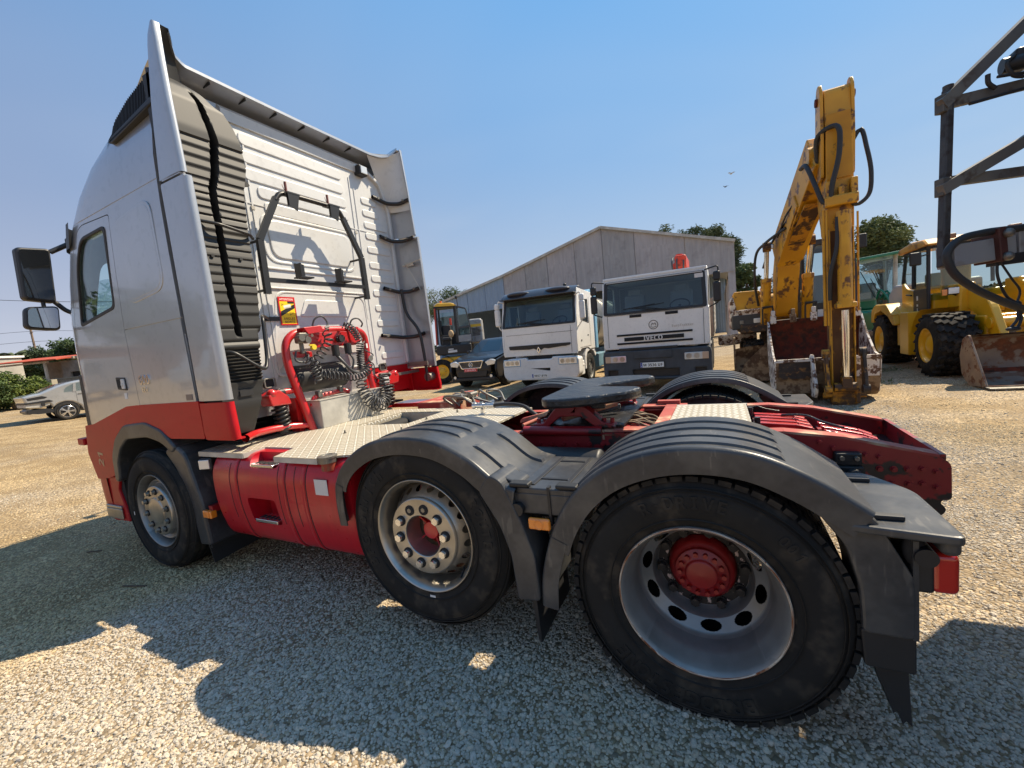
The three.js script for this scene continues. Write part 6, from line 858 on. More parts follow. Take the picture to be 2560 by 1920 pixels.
{ // silver sedan without its rear bumper
  const cx = -16.9, cz = -3.35, t = thing('sedan', 'silver sedan with its rear bumper missing, parked by the grey wall', 'car', [cx, groundY(cx, cz), cz], 1.45); const sp = M([.50, .51, .52], .3, .5, { clearcoat: 1, clearcoatRoughness: .08, map: tDust });
  // local x: rear is -1.9 .. front +2.9 with the rear axle at x 0; z 0 is the near side
  const pr = [[-.98, .78], [-1.02, .98], [-.86, 1.03], [-.60, 1.06], [-.12, 1.27], [.2, 1.36], [.55, 1.41], [1.0, 1.42], [1.5, 1.36], [2.05, 1.12], [2.35, .98], [3.2, .86], [3.4, .7], [3.4, .4], [3.1, .28], [2.95, .45], [2.75, .60], [2.55, .62], [2.3, .5], [2.2, .26], [.42, .26], [.36, .46], [.18, .62], [0, .66], [-.2, .62], [-.34, .5], [-.40, .66], [-.95, .70]];
  const win = rpoly([[-.02, 1.0], [.05, 1.16], [.30, 1.30], [1.0, 1.34], [1.45, 1.28], [1.85, 1.02]], .05, 4);
  const body = P('body', [X(rpoly(pr, .04), 'xy', -1.70, 1.70, .06)], sp, t);
  for (const z of [-.004, -1.70]) P('window_band', X(win, 'xy', z, .008, .002), MT.glassDark, body);
  P('rear_pillar', [X([[.22, .99], [.31, .99], [.34, 1.31], [.27, 1.29]], 'xy', .0035, .008)], sp, body);
  P('rear_screen', X(rpoly([[-1.48, 0], [-.22, 0], [-.28, .62], [-1.42, .62]].map(p => [p[0], p[1]]), .06), 'zy', 0, .008).applyMatrix4(new THREE.Matrix4().makeRotationZ(-1.155)).translate(-.62, 1.075, 0), MT.glassDark, body);
  P('tail_lamp_opening', [X(rpoly([[-.92, .92], [-.55, .96], [-.42, .90], [-.50, .86], [-.90, .84]], .02), 'xy', -.01, .018, .003)], MT.deep, body);
  P('bumper_beam', [X(rpoly([[-.98, .72], [-.42, .72], [-.38, .62], [-.62, .55], [-.98, .60]], .02), 'xy', -1.6, 1.58, .02)], MT.plateAlu, body);
  P('bumper_gap', [X(rpoly([[-1.0, .77], [-.40, .80], [-.30, .74], [-.42, .71], [-1.0, .72]], .01), 'xy', -1.66, 1.67), X(rpoly([[-.95, .50], [-.55, .52], [-.25, .45], [-.30, .34], [-.7, .34], [-.95, .40]], .03), 'xy', -1.5, 1.48), B(.1, .1, .04, -.56, .66, -.01, .01)], MT.black, body);
  P('exhaust_silencer', [C(.1, .8, -.9, .46, -.5, 'z', 18)], MT.steel, body);
  P('door_line', [B(.006, .75, .004, .92, .82, .001), B(.006, .5, .004, .30, .80, .001), B(.9, .03, .012, 1.2, .68, .004, .003)], MT.deep, body);
  P('door_handle', [B(.16, .025, .02, .42, .90, .01, .008)], MT.steel, body); P('filler_flap', C(.07, .006, .02, .86, .0, 'z', 20), sp, body);
  P('arch_liner', [C(.33, .3, 0, .36, -.16, 'z', 30), C(.33, .3, 2.62, .36, -.16, 'z', 30)], MT.deep, body);
  const w = new THREE.Group(); w.name = 'wheel'; P('tyre', Lt([[.2, -.2], [.27, -.21], [.305, -.19], [.31, -.17], [.31, -.03], [.305, -.01], [.27, .012], [.2, .0], [.2, -.2]], 0, 0, 0, 'z', 40), MT.tyre, w); P('rim', [Lt([[.205, -.15], [.20, -.01], [.212, .006], [.195, .0]], 0, 0, 0, 'z', 36), C(.05, .05, 0, 0, -.01, 'z', 18), ...arc(5, (i, a) => [-1, 1].map(s => beam([.04 * Math.cos(a), .04 * Math.sin(a), -.005], [.2 * Math.cos(a + s * .13), .2 * Math.sin(a + s * .13), -.01], .03, .03, [0, 0, 1]))).flat()], MT.aluBright, w); P('brake_disc', C(.15, .02, 0, 0, -.1, 'z', 24), MT.steel, w);
  for (const x of [0, 2.62]) { const a = w.clone(); a.position.set(x, .31, .0); body.parent.add(a); const b = w.clone(); b.position.set(x, .31, -1.70); b.rotation.y = Math.PI; t.add(b); }
}
// ---------------------------------------------------------------- excavators, loaders and the boom frame
const MY = M(0xffffff, .5, 0, { map: rustTex([206, 148, 22], [92, 58, 30], .56, .66, 501, 1.1), clearcoat: .2, clearcoatRoughness: .4 });
const MYworn = M(0xffffff, .6, 0, { map: rustTex([190, 132, 30], [66, 44, 28], .44, .60, 511, .8) });
const MYnew = M(0xffffff, .42, 0, { map: rustTex([226, 172, 20], [150, 108, 30], .66, .8, 521, 1.5), clearcoat: .5, clearcoatRoughness: .2 });
const MRust = M(0xffffff, .8, .1, { map: rustTex([104, 42, 20], [52, 30, 20], .42, .68, 531, .5) });
const MBkt = M(0xffffff, .75, .1, { map: rustTex([150, 128, 100], [84, 62, 44], .42, .62, 541, .7) });
const MWhiteW = M(0xffffff, .7, 0, { map: rustTex([214, 206, 196], [90, 62, 46], .52, .62, 551, .4) });
const MDark = M(0xffffff, .7, .1, { map: rustTex([52, 44, 40], [110, 78, 44], .5, .66, 561, .4) });
const MGreen = M(0xffffff, .45, 0, { map: rustTex([24, 118, 86], [60, 80, 60], .6, .75, 571, 1), clearcoat: .4, clearcoatRoughness: .2 });
const MGrey = M(0xffffff, .55, .2, { map: rustTex([150, 150, 150], [110, 98, 88], .55, .75, 581, .9) });
function lugWheel(R, w, rim, mt) { // earthmover wheel, axle along x, outer face at +x
  const g = wheelX(R - .045, w, rim, mt, 0, .12), L = [], n = 20;
  for (let i = 0; i < n; i++) for (const s of [0, 1]) { const a = (i + s * .5) / n * 6.283; for (const [k, t0] of [[0, 0], [1, .06], [2, .10]]) { const b = new THREE.BoxGeometry(w * .19, .06, .07); b.rotateY((s ? 1 : -1) * .5); b.translate(-w / 2 + (s ? 1 : -1) * w * (.08 + .16 * k), R - .03, 0); b.rotateX(a + t0 * (1)); L.push(clean(b)); } }
  P('tread_lugs', L, MT.tyre, g); return g;
}
const inst = (t, base) => ({ add: m => { m.position.x -= base[0]; m.position.y -= base[1]; m.position.z -= base[2]; t.add(m); } });
{ // yellow wheeled excavator, arm lowered in front
  const base = [5.7, 0, -9.6], t = thing('wheeled_excavator', 'yellow wheeled excavator with worn paint and rusty bucket lowered in front', 'excavator', base), par = inst(t, base);
  // bucket
  const bp = [[-5.72, .74], [-5.76, .45], [-5.84, .14], [-6.10, .05], [-6.45, .10], [-6.72, .35], [-6.86, .75], [-6.84, 1.15], [-6.74, 1.44]], sp = spl(bp.map(p => [p[0], p[1]]), 24), inn = sp.map((p, i) => { const N = nrm(sp, i); return [p[0] - N[0] * .03, p[1] - N[1] * .03]; });
  const bk = P('bucket', [G(24, 6, (u, v, i) => [5.12 + 1.44 * v, inn[i][1], inn[i][0]])], MRust, par);
  P('bucket_back', [G(24, 6, (u, v, i) => [5.12 + 1.44 * v, sp[i][1], sp[i][0]])], MBkt, bk);
  for (const x of [5.10, 6.54]) P('bucket_side', X(rpoly([...bp.map(p => [p[0], p[1], .02]), [-6.45, 1.12, .1], [-6.0, .78, .15]], .02), 'zy', x, .035, .006), MWhiteW, bk);
  P('bucket_lip', [beam([5.12, .74, -5.72], [6.56, .74, -5.72], .05, .05)], MWhiteW, bk);
  P('wear_band', [X([[5.16, .42], [5.62, .42], [5.62, .70], [5.16, .70]], 'xy', -5.735, .02).applyMatrix4(new THREE.Matrix4().makeTranslation(0, 0, .0))], MDark, bk); P('wear_band', [X([[6.15, .42], [6.54, .42], [6.54, .70], [6.15, .70]], 'xy', -5.735, .02)], MWhiteW, bk);
  P('wear_band', [X([[5.16, .16], [5.62, .16], [5.62, .40], [5.16, .40]], 'xy', -5.80, .02)], MBkt, bk);
  for (let k = 0; k < 5; k++) P('bucket_tooth', [B(.10, .16, .09, 5.20 + k * .325, 1.46, -6.73, .02), B(.07, .12, .05, 5.20 + k * .325, 1.58, -6.70, .02)], k % 2 ? MBkt : MWhiteW, bk);
  for (const x of [5.62, 6.10]) P('bucket_ear', X(rpoly([[-5.78, .10], [-5.45, .12], [-5.38, .30], [-5.50, .50], [-5.70, .84], [-5.80, .80]], .05), 'zy', x, .05, .008), x < 6 ? MWhiteW : MDark, bk);
  // stick: box section with side plates, pivot ears at the top
  const st = P('stick', [X(rpoly([[-5.95, 2.75], [-5.47, 2.75], [-5.46, 3.0], [-5.42, 4.2], [-5.50, 4.92, .2], [-5.72, 4.92, .2], [-5.86, 4.2], [-6.20, 3.75, .1], [-6.16, 3.3], [-5.98, 2.9]], .04), 'zy', 5.86, .34, .01, [rpoly([[-5.53, 4.55], [-5.70, 4.55], [-5.70, 4.68], [-5.53, 4.68]], .03)])], MY, par);
  P('stick_lower', [X(rpoly([[-5.80, .22], [-5.52, .22], [-5.50, 1.0], [-5.47, 2.8], [-5.96, 2.8], [-5.86, 2.0]], .04), 'zy', 5.885, .29, .01)], M(0xffffff, .7, 0, { map: rustTex([96, 62, 30], [168, 118, 34], .56, .66, 595, .7) }), st);
  for (const x of [5.865, 6.165]) P('stick_rail', [X(rpoly([[-5.56, .25], [-5.46, .25], [-5.42, 2.8], [-5.56, 2.8]], .02), 'zy', x, .02, .004)], MY, st);
  for (const x of [5.80, 6.185]) P('stick_ear', X(rpoly([[-5.44, 4.2], [-5.44, 4.86], [-5.52, 5.0], [-5.66, 5.0], [-5.78, 4.8], [-5.86, 4.2], [-5.84, 3.6], [-5.5, 3.6]], .06), 'zy', x, .045, .01), MY, st);
  P('stick_face', [B(.30, .95, .012, 6.02, 4.02, -5.415)], M(0xffffff, .5, 0, { map: rustTex([196, 138, 14], [110, 80, 26], .6, .7, 591, 1) }), st);
  P('pivot_pin', [C(.06, .5, 6.02, 4.78, -5.62, 'x', 18)], MRust, st);
  P('cylinder_clevis', [B(.42, .16, .16, 6.02, 3.20, -5.38, .03), B(.09, .36, .12, 5.87, 3.32, -5.38, .02), B(.09, .36, .12, 6.18, 3.32, -5.38, .02), B(.08, .14, .08, 6.02, 3.33, -5.36, .02)], MY, st);
  P('stick_pipes', [rod([5.80, 3.1, -5.42], [5.80, 1.3, -5.46], .022), rod([5.84, 3.1, -5.40], [5.84, 1.3, -5.44], .016), rod([6.23, 3.0, -5.42], [6.23, 1.5, -5.46], .014)], MY, st);
  P('bucket_cylinder', [C(.095, 1.42, 6.04, 2.32, -5.34, 'y', 22), C(.11, .1, 6.04, 1.62, -5.34, 'y', 22), B(.26, .08, .18, 6.04, 1.60, -5.34, .02)], MY, par);
  P('cylinder_rod', C(.052, 1.15, 6.03, .95, -5.34, 'y', 20), MT.chrome, par);
  P('rod_end', [C(.075, .30, 6.02, .30, -5.36, 'x', 18), B(.14, .2, .14, 6.03, .38, -5.35, .02)], MYworn, par);
  for (const x of [5.76, 6.24]) P('bucket_link', [X(rpoly([[-5.50, .86, .06], [-5.36, .92, .06], [-5.22, .30, .06], [-5.30, .20, .06], [-5.42, .34]], .05), 'zy', x, .045, .01), C(.07, .09, x + .02, .85, -5.43, 'x', 16), C(.07, .09, x + .02, .28, -5.28, 'x', 16)], x < 6 ? MYworn : MDark, par);
  P('link_pin', [C(.05, .56, 6.02, .16, -5.46, 'x', 14), B(.34, .3, .2, 6.02, .10, -5.52, .04)], MYworn, par);
  for (const x of [5.86, 6.16]) P('link_foot', [X(rpoly([[-5.40, .26], [-5.52, .26], [-5.56, .02], [-5.40, .02]], .03), 'zy', x, .06, .01)], MYworn, par);
  // boom in two pieces with lift cylinders
  const bmU = P('upper_boom', [beam([5.93, 4.12, -5.82], [5.58, 2.80, -7.95], .42, .62, [0, 1, 0], .02), C(.16, .48, 5.93, 4.06, -5.88, 'x', 20), beam([5.80, 3.55, -6.5], [5.62, 2.72, -7.7], .45, .3, [0, 1, 0], .02)], MY, par);
  P('boom_wear', [beam([5.83, 3.40, -6.25], [5.59, 2.60, -7.75], .28, .02)], MYworn, bmU);
  const bmL = P('lower_boom', [X(rpoly([[-8.95, 1.45], [-8.45, 1.5], [-7.75, 2.55], [-7.8, 2.95], [-8.1, 3.0], [-8.7, 2.5]], .12), 'zy', 5.42, .40, .02)], MY, par);
  for (const [x, x2] of [[5.22, 5.22], [6.02, 5.98]]) { P('lift_cylinder', [rod([x, 1.40, -8.60], [x2, 2.30, -8.0], .10, 18), B(.2, .1, .2, x2, 2.3, -8.0, .02)], MY, par); P('cylinder_rod', rod([x2, 2.3, -8.0], [x2, 2.92, -7.60], .045, 14), MT.chrome, par); P('cylinder_eye', [C(.10, .14, x2, 2.97, -7.58, 'x', 16)], MYworn, par); P('hand_guard', [bar([[x - .08, 1.35, -8.2], [x - .08, 1.72, -8.15], [x + .12, 1.74, -8.15], [x + .12, 1.4, -8.2]], .018, .04), B(.22, .04, .14, x + .02, 1.74, -8.15, .02)], MT.black, par); }
  P('boom_hose', [T([[5.80, 3.85, -5.7], [5.78, 4.25, -5.5], [5.98, 4.28, -5.33], [6.0, 3.9, -5.30], [5.90, 3.4, -5.32], [5.88, 3.15, -5.35]], .035, { seg: 50 }), T([[5.62, 3.95, -6.0], [5.64, 3.9, -5.7], [5.72, 3.5, -5.45], [5.80, 3.22, -5.38], [5.84, 3.2, -5.36]], .035, { seg: 40 }), T([[6.18, 4.02, -5.5], [6.30, 4.2, -5.5], [6.36, 3.9, -5.45], [6.40, 3.5, -5.42], [6.36, 3.2, -5.42], [6.22, 3.1, -5.4], [6.15, 3.15, -5.4]], .03, { seg: 40 }), T([[5.96, 2.95, -5.32], [5.94, 2.5, -5.30], [5.86, 2.1, -5.34], [5.86, 1.7, -5.40]], .03, { seg: 20 }), T([[5.50, 3.2, -7.0], [5.20, 3.05, -7.5], [5.05, 2.9, -7.9], [5.02, 2.3, -8.2], [5.10, 1.8, -8.6]], .028, { seg: 30 }), T([[5.55, 3.35, -6.9], [5.42, 3.2, -7.3], [5.30, 3.0, -7.8], [5.18, 2.6, -8.1]], .022, { seg: 30 }), T([[5.66, 3.6, -6.4], [5.5, 3.42, -6.8], [5.40, 3.1, -7.4]], .016, { seg: 20 })], MT.rubber, par);
  P('work_light', [B(.12, .1, .08, 5.30, 2.98, -7.7, .02), B(.1, .1, .08, 6.0, 3.06, -7.6, .02)], MT.clearLens, par);
  // upper structure
  P('engine_cover', [X(rpoly([[4.52, 1.66], [5.18, 1.66], [5.16, 2.18], [4.60, 2.20]], .05), 'xy', -10.6, 1.65, .03), B(.12, .6, .5, 5.26, 1.95, -9.1, .02)], MY, par);
  P('cover_side', [X(rpoly([[4.50, 1.30], [4.62, 1.30], [4.66, 1.75], [4.58, 2.1], [4.50, 2.0]], .04), 'xy', -10.6, 1.67, .02)], MWhiteW, par);
  P('step_deck', [B(.62, .05, .5, 4.92, 1.72, -8.9, .02), B(.6, .14, .3, 4.9, 1.64, -8.85, .03)], MWhiteW, par);
  const lb = P('lower_box', [B(.78, .34, .5, 4.92, 1.45, -8.9, .03)], M([.07, .075, .085], .55, 0, { map: tGrime }), par); P('box_lamp', [B(.14, .11, .02, 5.06, 1.46, -8.645, .01)], MT.clearLens, lb); P('box_latch', [B(.08, .09, .02, 4.74, 1.45, -8.645, .01)], MT.steel, lb);
  P('turntable', [B(2.2, .22, 2.6, 5.8, 1.28, -9.9, .05), C(.6, .25, 5.8, 1.05, -9.8, 'y', 30)], MDark, par);
  P('counterweight', [B(2.4, .8, .7, 5.75, 1.75, -11.6, .2)], MY, par);
  // cab
  const cf = [[6.14, 1.28], [7.0, 1.28], [7.02, 2.4], [6.94, 3.10], [6.20, 3.12], [6.12, 2.4]];
  P('cab_frame', [X(rpoly(cf, .06), 'xy', -8.98, .08, .015, [rev(rpoly([[6.21, 1.72], [6.94, 1.72], [6.95, 2.4], [6.88, 2.98], [6.27, 3.0], [6.20, 2.4]], .06))]), X(rpoly(cf, .06), 'xy', -10.5, .08, .015, [rev(rpoly([[6.21, 1.9], [6.94, 1.9], [6.88, 2.98], [6.27, 3.0]], .06))]), B(.84, .07, 1.6, 6.57, 3.10, -9.7, .03), B(.06, 1.85, .07, 6.14, 2.2, -9.7), B(.06, .5, 1.5, 6.15, 1.55, -9.7), B(.06, .5, 1.5, 6.98, 1.55, -9.7), B(.8, .1, 1.5, 6.57, 1.32, -9.7)], M([.03, .032, .035], .5, 0, { map: tDust }), par);
  P('cab_glass', [B(.72, 1.25, .008, 6.58, 2.36, -8.93), B(.008, 1.2, 1.35, 6.155, 2.36, -9.7), B(.008, 1.2, 1.35, 6.985, 2.36, -9.7)], MT.glassDark, par);
  P('cab_seat', [B(.42, .8, .14, 6.6, 2.0, -10.0, .05), B(.45, .14, .45, 6.6, 1.62, -9.75, .04)], M([.3, .3, .3], .9), par);
  P('notice_sheet', B(.17, .19, .004, 6.30, 1.47, -8.895), MT.whitePlastic, par);
  P('cab_mirror', [B(.16, .3, .06, 7.06, 2.92, -8.7, .03), rod([7.0, 3.0, -8.95], [7.06, 2.95, -8.7], .012)], MT.black, par);
  // undercarriage, blade and wheels
  P('chassis', [B(1.1, .5, 3.6, 5.85, .78, -9.9, .05), C(.12, 2.1, 5.85, .5, -8.95, 'x'), C(.12, 2.1, 5.85, .5, -11.2, 'x')], MDark, par);
  P('blade', [G(20, 8, (u, v) => [4.56 + 2.4 * u, .12 + .72 * v + .05 * Math.sin(u * 9), -8.32 - .14 * Math.sin(v * Math.PI)]), X(rpoly([[-8.34, .05], [-8.20, .05], [-8.2, 1.1], [-8.36, 1.2], [-8.44, .6]], .03), 'zy', 4.53, .04, .008), X(rpoly([[4.60, .12], [5.2, .05], [5.6, .25], [6.9, .3], [6.9, .9], [5.2, .92], [4.75, .5]], .08), 'xy', -8.34, .03)], MBkt, par);
  P('blade_arm', [B(.14, .3, .6, 5.3, .6, -8.6, .02), B(.14, .3, .6, 6.3, .6, -8.6, .02)], MDark, par);
  const w = lugWheel(.5, .40, .27, MYworn); for (const z of [-8.95, -11.2]) { putWheel(par, w, 6.95, .5, z); putWheel(par, w, 4.78, .5, z, true); }
  P('pale_block', [B(1.0, .3, .4, 4.7, .95, -11.2, .05)], MWhiteW, par);
}
{ // yellow wheel loader
  const t = thing('wheel_loader', 'yellow wheel loader with chunky tyres and dusty front bucket', 'loader', [9.1, 0, -9.75]);
  const w = lugWheel(.63, .60, .34, MYnew); for (const z of [1.35, -1.45]) { putWheel(t, w, -1.13, .62, z, true); putWheel(t, w, 1.13, .62, z); }
  P('rear_frame', [X(rpoly([[-2.6, .6], [-2.6, 1.3], [-2.3, 1.72], [-.9, 1.78], [-.6, 1.3], [-.6, .55]], .08), 'zy', -.55, 1.1, .03), B(.35, .95, .5, -.92, .82, .1, .02)], MYnew, t);
  P('engine_hood', [X(rpoly([[-2.65, 1.2], [-2.6, 1.75], [-2.2, 1.98], [-.95, 1.95], [-.95, 1.5]], .1), 'zy', -.62, 1.24, .05)], M([.42, .42, .42], .5, 0, { map: tDust }), t);
  P('rear_fender', [X(rpoly([[-2.15, 1.05], [-2.1, 1.38], [-1.8, 1.52], [-1.05, 1.52], [-.55, 1.28], [-.35, 1.0], [-.55, 1.0], [-.85, 1.2], [-1.4, 1.36], [-1.85, 1.28], [-2.0, 1.05]], .05), 'zy', -1.12, .6, .02), X(rpoly([[-1.7, 1.50], [-.9, 1.50], [-.5, 1.24], [-.7, 1.2], [-1.0, 1.42], [-1.7, 1.44]], .03), 'zy', -1.14, .2, .01)], MYnew, t);
  P('step_box', [B(.06, .75, .9, -.98, .88, -.15, .02), B(.02, .16, .05, -1.015, 1.05, .02)], MYnew, t);
  const cb = P('cab_base', [X(rpoly([[-1.0, 1.3], [-1.0, 2.0], [-.7, 1.82], [-.3, 1.76], [.05, 1.75], [.42, 1.35], [.42, 1.1], [-1.0, 1.1]], .06), 'zy', -.80, .06, .015), B(1.5, .5, 1.3, .05, 1.4, -.3, .05)], MYnew, t);
  for (const g of [rod([-.78, 1.3, .42], [-.74, 2.66, .30], .035), rod([-.78, 1.8, -.35], [-.76, 2.66, -.38], .04), rod([-.78, 1.95, -.98], [-.74, 2.66, -.92], .035), rod([.78, 1.3, .42], [.74, 2.66, .30], .035), rod([.78, 1.8, -.98], [.74, 2.66, -.92], .035)]) P('cab_post', g, MT.black, t);
  P('cab_rail', [B(1.5, .06, .06, 0, 2.64, .28), B(.05, .06, 1.3, -.75, 2.64, -.3)], MT.black, t); P('door_panel', B(.03, .9, .7, -.79, 1.32, .05), MT.black, t);
  P('cab_glass', [B(.008, .80, .62, -.775, 2.25, -.02), B(.008, .7, .55, -.775, 2.28, -.66), X(rpoly([[-.72, 1.5], [.72, 1.5], [.70, 2.62], [-.70, 2.62]], .05), 'xy', .36, .008), B(.008, .6, .6, -.80, 1.55, .05)], MT.glassDark, t);
  P('roof', [X(rpoly([[-1.15, 2.66], [-1.1, 2.80, .1], [-.4, 2.86], [.3, 2.82, .1], [.48, 2.68]], .06), 'zy', -.84, 1.68, .05)], M(0xffffff, .5, 0, { map: rustTex([214, 150, 50], [150, 100, 40], .55, .7, 601, 1) }), t);
  P('roof_lamp', [B(.18, .1, .1, -.45, 2.80, .44, .02), B(.18, .1, .1, .5, 2.80, .44, .02)], M([.25, .12, .06], .5), t);
  P('cab_seat', [B(.5, .75, .14, 0, 1.95, -.55, .06), B(.2, .3, .3, -.5, 1.95, -.2, .04)], M([.5, .42, .2], .8), t);
  for (const s of [-1, 1]) P('mirror', [B(.2, .28, .06, s * 1.0, 2.42, .45, .03), rod([s * .76, 2.5, .36], [s * 1.0, 2.45, .45], .014)], MT.black, t);
  P('door_handle', rod([-.86, 1.68, -.52], [-.84, 1.66, -.30], .018), MT.black, t);
  P('side_lettering', [B(.004, .10, .08, -.805, 1.58, -.08), B(.004, .05, .08, -.805, 1.42, -.08), B(.004, .12, .04, -.805, 1.30, -.08)], MT.whitePlastic, t);
  P('front_frame', [B(.9, .6, 1.1, 0, .85, 1.25, .05), B(.25, .9, .5, -.42, 1.35, .85, .04), B(.25, .9, .5, .42, 1.35, .85, .04)], MYnew, t);
  P('front_fender', [G(14, 3, (u, v) => { const a = .25 + 1.0 * u; return [-1.12 + .62 * v, .64 + .74 * Math.sin(a), 1.35 - .80 * Math.cos(a)]; })], MYnew, t);
  for (const s of [-1, 1]) { P('lift_arm', [X(rpoly([[.75, 1.75, .08], [1.0, 1.78, .1], [1.8, 1.45, .2], [2.25, .75, .1], [2.42, .35, .06], [2.2, .30, .06], [1.95, .75], [1.5, 1.12, .15], [.85, 1.40, .08]], .06), 'zy', s > 0 ? .30 : -.42, .12, .02)], MYnew, t); P('headlamp', [B(.20, .15, .12, s * .62, 1.66, 1.02, .02), rod([s * .4, 1.5, .9], [s * .6, 1.6, 1.0], .02)], MT.black, t); P('headlamp_lens', [B(.16, .12, .02, s * .62, 1.66, 1.09, .006)], MT.clearLens, t); P('indicator', B(.08, .12, .02, s * .75, 1.64, 1.07, .006), MT.amber, t); P('tilt_cylinder', [rod([s * .2, 1.1, 1.2], [s * .2, .7, 2.2], .07)], MT.black, t); }
  P('cross_tube', [C(.1, .9, 0, 1.0, 1.9, 'x')], MYnew, t);
  const bp = [[3.30, .03], [2.75, .02], [2.52, .20], [2.46, .50], [2.55, .78], [2.70, .86]], sp2 = spl(bp, 20);
  const bk = P('bucket', [G(20, 8, (u, v, i) => [-1.0 + 2.35 * v, sp2[i][1], sp2[i][0]]), G(20, 8, (u, v, i) => { const N = nrm(sp2, i); return [-1.0 + 2.35 * v, sp2[i][1] - N[1] * .03, sp2[i][0] - N[0] * .03]; })], M(0xffffff, .8, .1, { map: rustTex([128, 112, 98], [96, 56, 34], .46, .62, 611, .8) }), t);
  for (const x of [-1.03, 1.32]) P('bucket_side', X(rpoly([[3.30, .03], [2.75, .0], [2.50, .18], [2.43, .50], [2.53, .80], [2.72, .88], [2.95, .55]], .05), 'zy', x, .035, .008), M(0xffffff, .75, .1, { map: rustTex([140, 120, 102], [96, 60, 40], .5, .65, 621, .6) }), bk);
  P('cutting_edge', [B(2.4, .03, .16, .16, .03, 3.34, .008)], MT.steel, bk); P('rust_band', [B(2.3, .12, .01, .16, .20, 2.56)], MRust, bk);
}
{ // green loader behind
  const t = thing('green_loader', 'dark green wheel loader with wide glass cab behind the yellow loader', 'loader', [8.6, 0, -15.3]);
  const w = lugWheel(.62, .5, .3, MWhiteW); for (const z of [1.35, -1.4]) { putWheel(t, w, -1.15, .6, z, true); putWheel(t, w, 1.15, .6, z); }
  P('body', [B(1.2, .7, 3.4, 0, 1.0, -.2, .08), B(1.1, .5, 1.4, 0, 1.6, -1.3, .08)], MGreen, t);
  P('roof', [X(rpoly([[-.85, 2.98], [.92, 3.08], [.92, 3.0], [-.85, 2.90]], .02), 'xy', -.7, 2.0, .02)], MGreen, t);
  for (const g of [rod([-.8, 1.7, .9], [-.76, 2.95, .9], .04), rod([.6, 1.7, .9], [.62, 3.0, .9], .06), rod([-.8, 1.7, -.6], [-.76, 2.95, -.6], .04), rod([.78, 1.7, -.6], [.76, 2.95, -.6], .04)]) P('cab_post', g, MT.plateAlu, t);
  P('cab_glass', [B(1.4, 1.22, .01, -.1, 2.34, .92), B(.01, 1.2, 1.5, -.8, 2.34, .15), B(.01, 1.2, 1.5, .8, 2.34, .15), B(1.5, 1.1, .01, 0, 2.34, -.62)], MT.glassDark, t);
  P('seat', [B(.7, .6, .16, 0, 1.95, .1, .08)], M([.3, .3, .3], .9), t);
  P('wiper', [rod([.1, 1.75, .95], [-.25, 2.6, .95], .012), rod([.25, 1.75, .95], [.0, 2.35, .95], .01)], MT.black, t);
  P('ladder', [rod([.95, 1.7, .7], [.88, 2.8, .7], .015), rod([1.18, 1.7, .7], [1.12, 2.8, .7], .015), rod([.93, 2.0, .7], [1.16, 2.0, .7], .012), rod([.91, 2.35, .7], [1.14, 2.35, .7], .012)], MT.steel, t);
  for (const s of [-.5, .5]) P('lift_arm', [X(rpoly([[.9, 1.8], [1.2, 1.85], [2.3, .9], [2.4, .4], [2.1, .4], [1.8, .9], [.8, 1.5]], .08), 'zy', s - .06, .12, .02)], MGreen, t);
  P('arm_hose', [T([[.1, 1.7, 1.1], [.15, 1.95, 1.3], [.3, 1.6, 1.5], [.35, 1.3, 1.7]], .03), T([[.2, 1.7, 1.1], [.3, 1.9, 1.3], [.42, 1.5, 1.5]], .03), C(.09, .7, .6, 1.72, 1.2, 'x')], MGreen, t);
  P('bucket', [X(rpoly([[2.3, .05], [3.1, .05], [2.75, .2], [2.5, .8], [2.3, .8]], .08), 'zy', -1.2, 2.4)], MBkt, t);
}
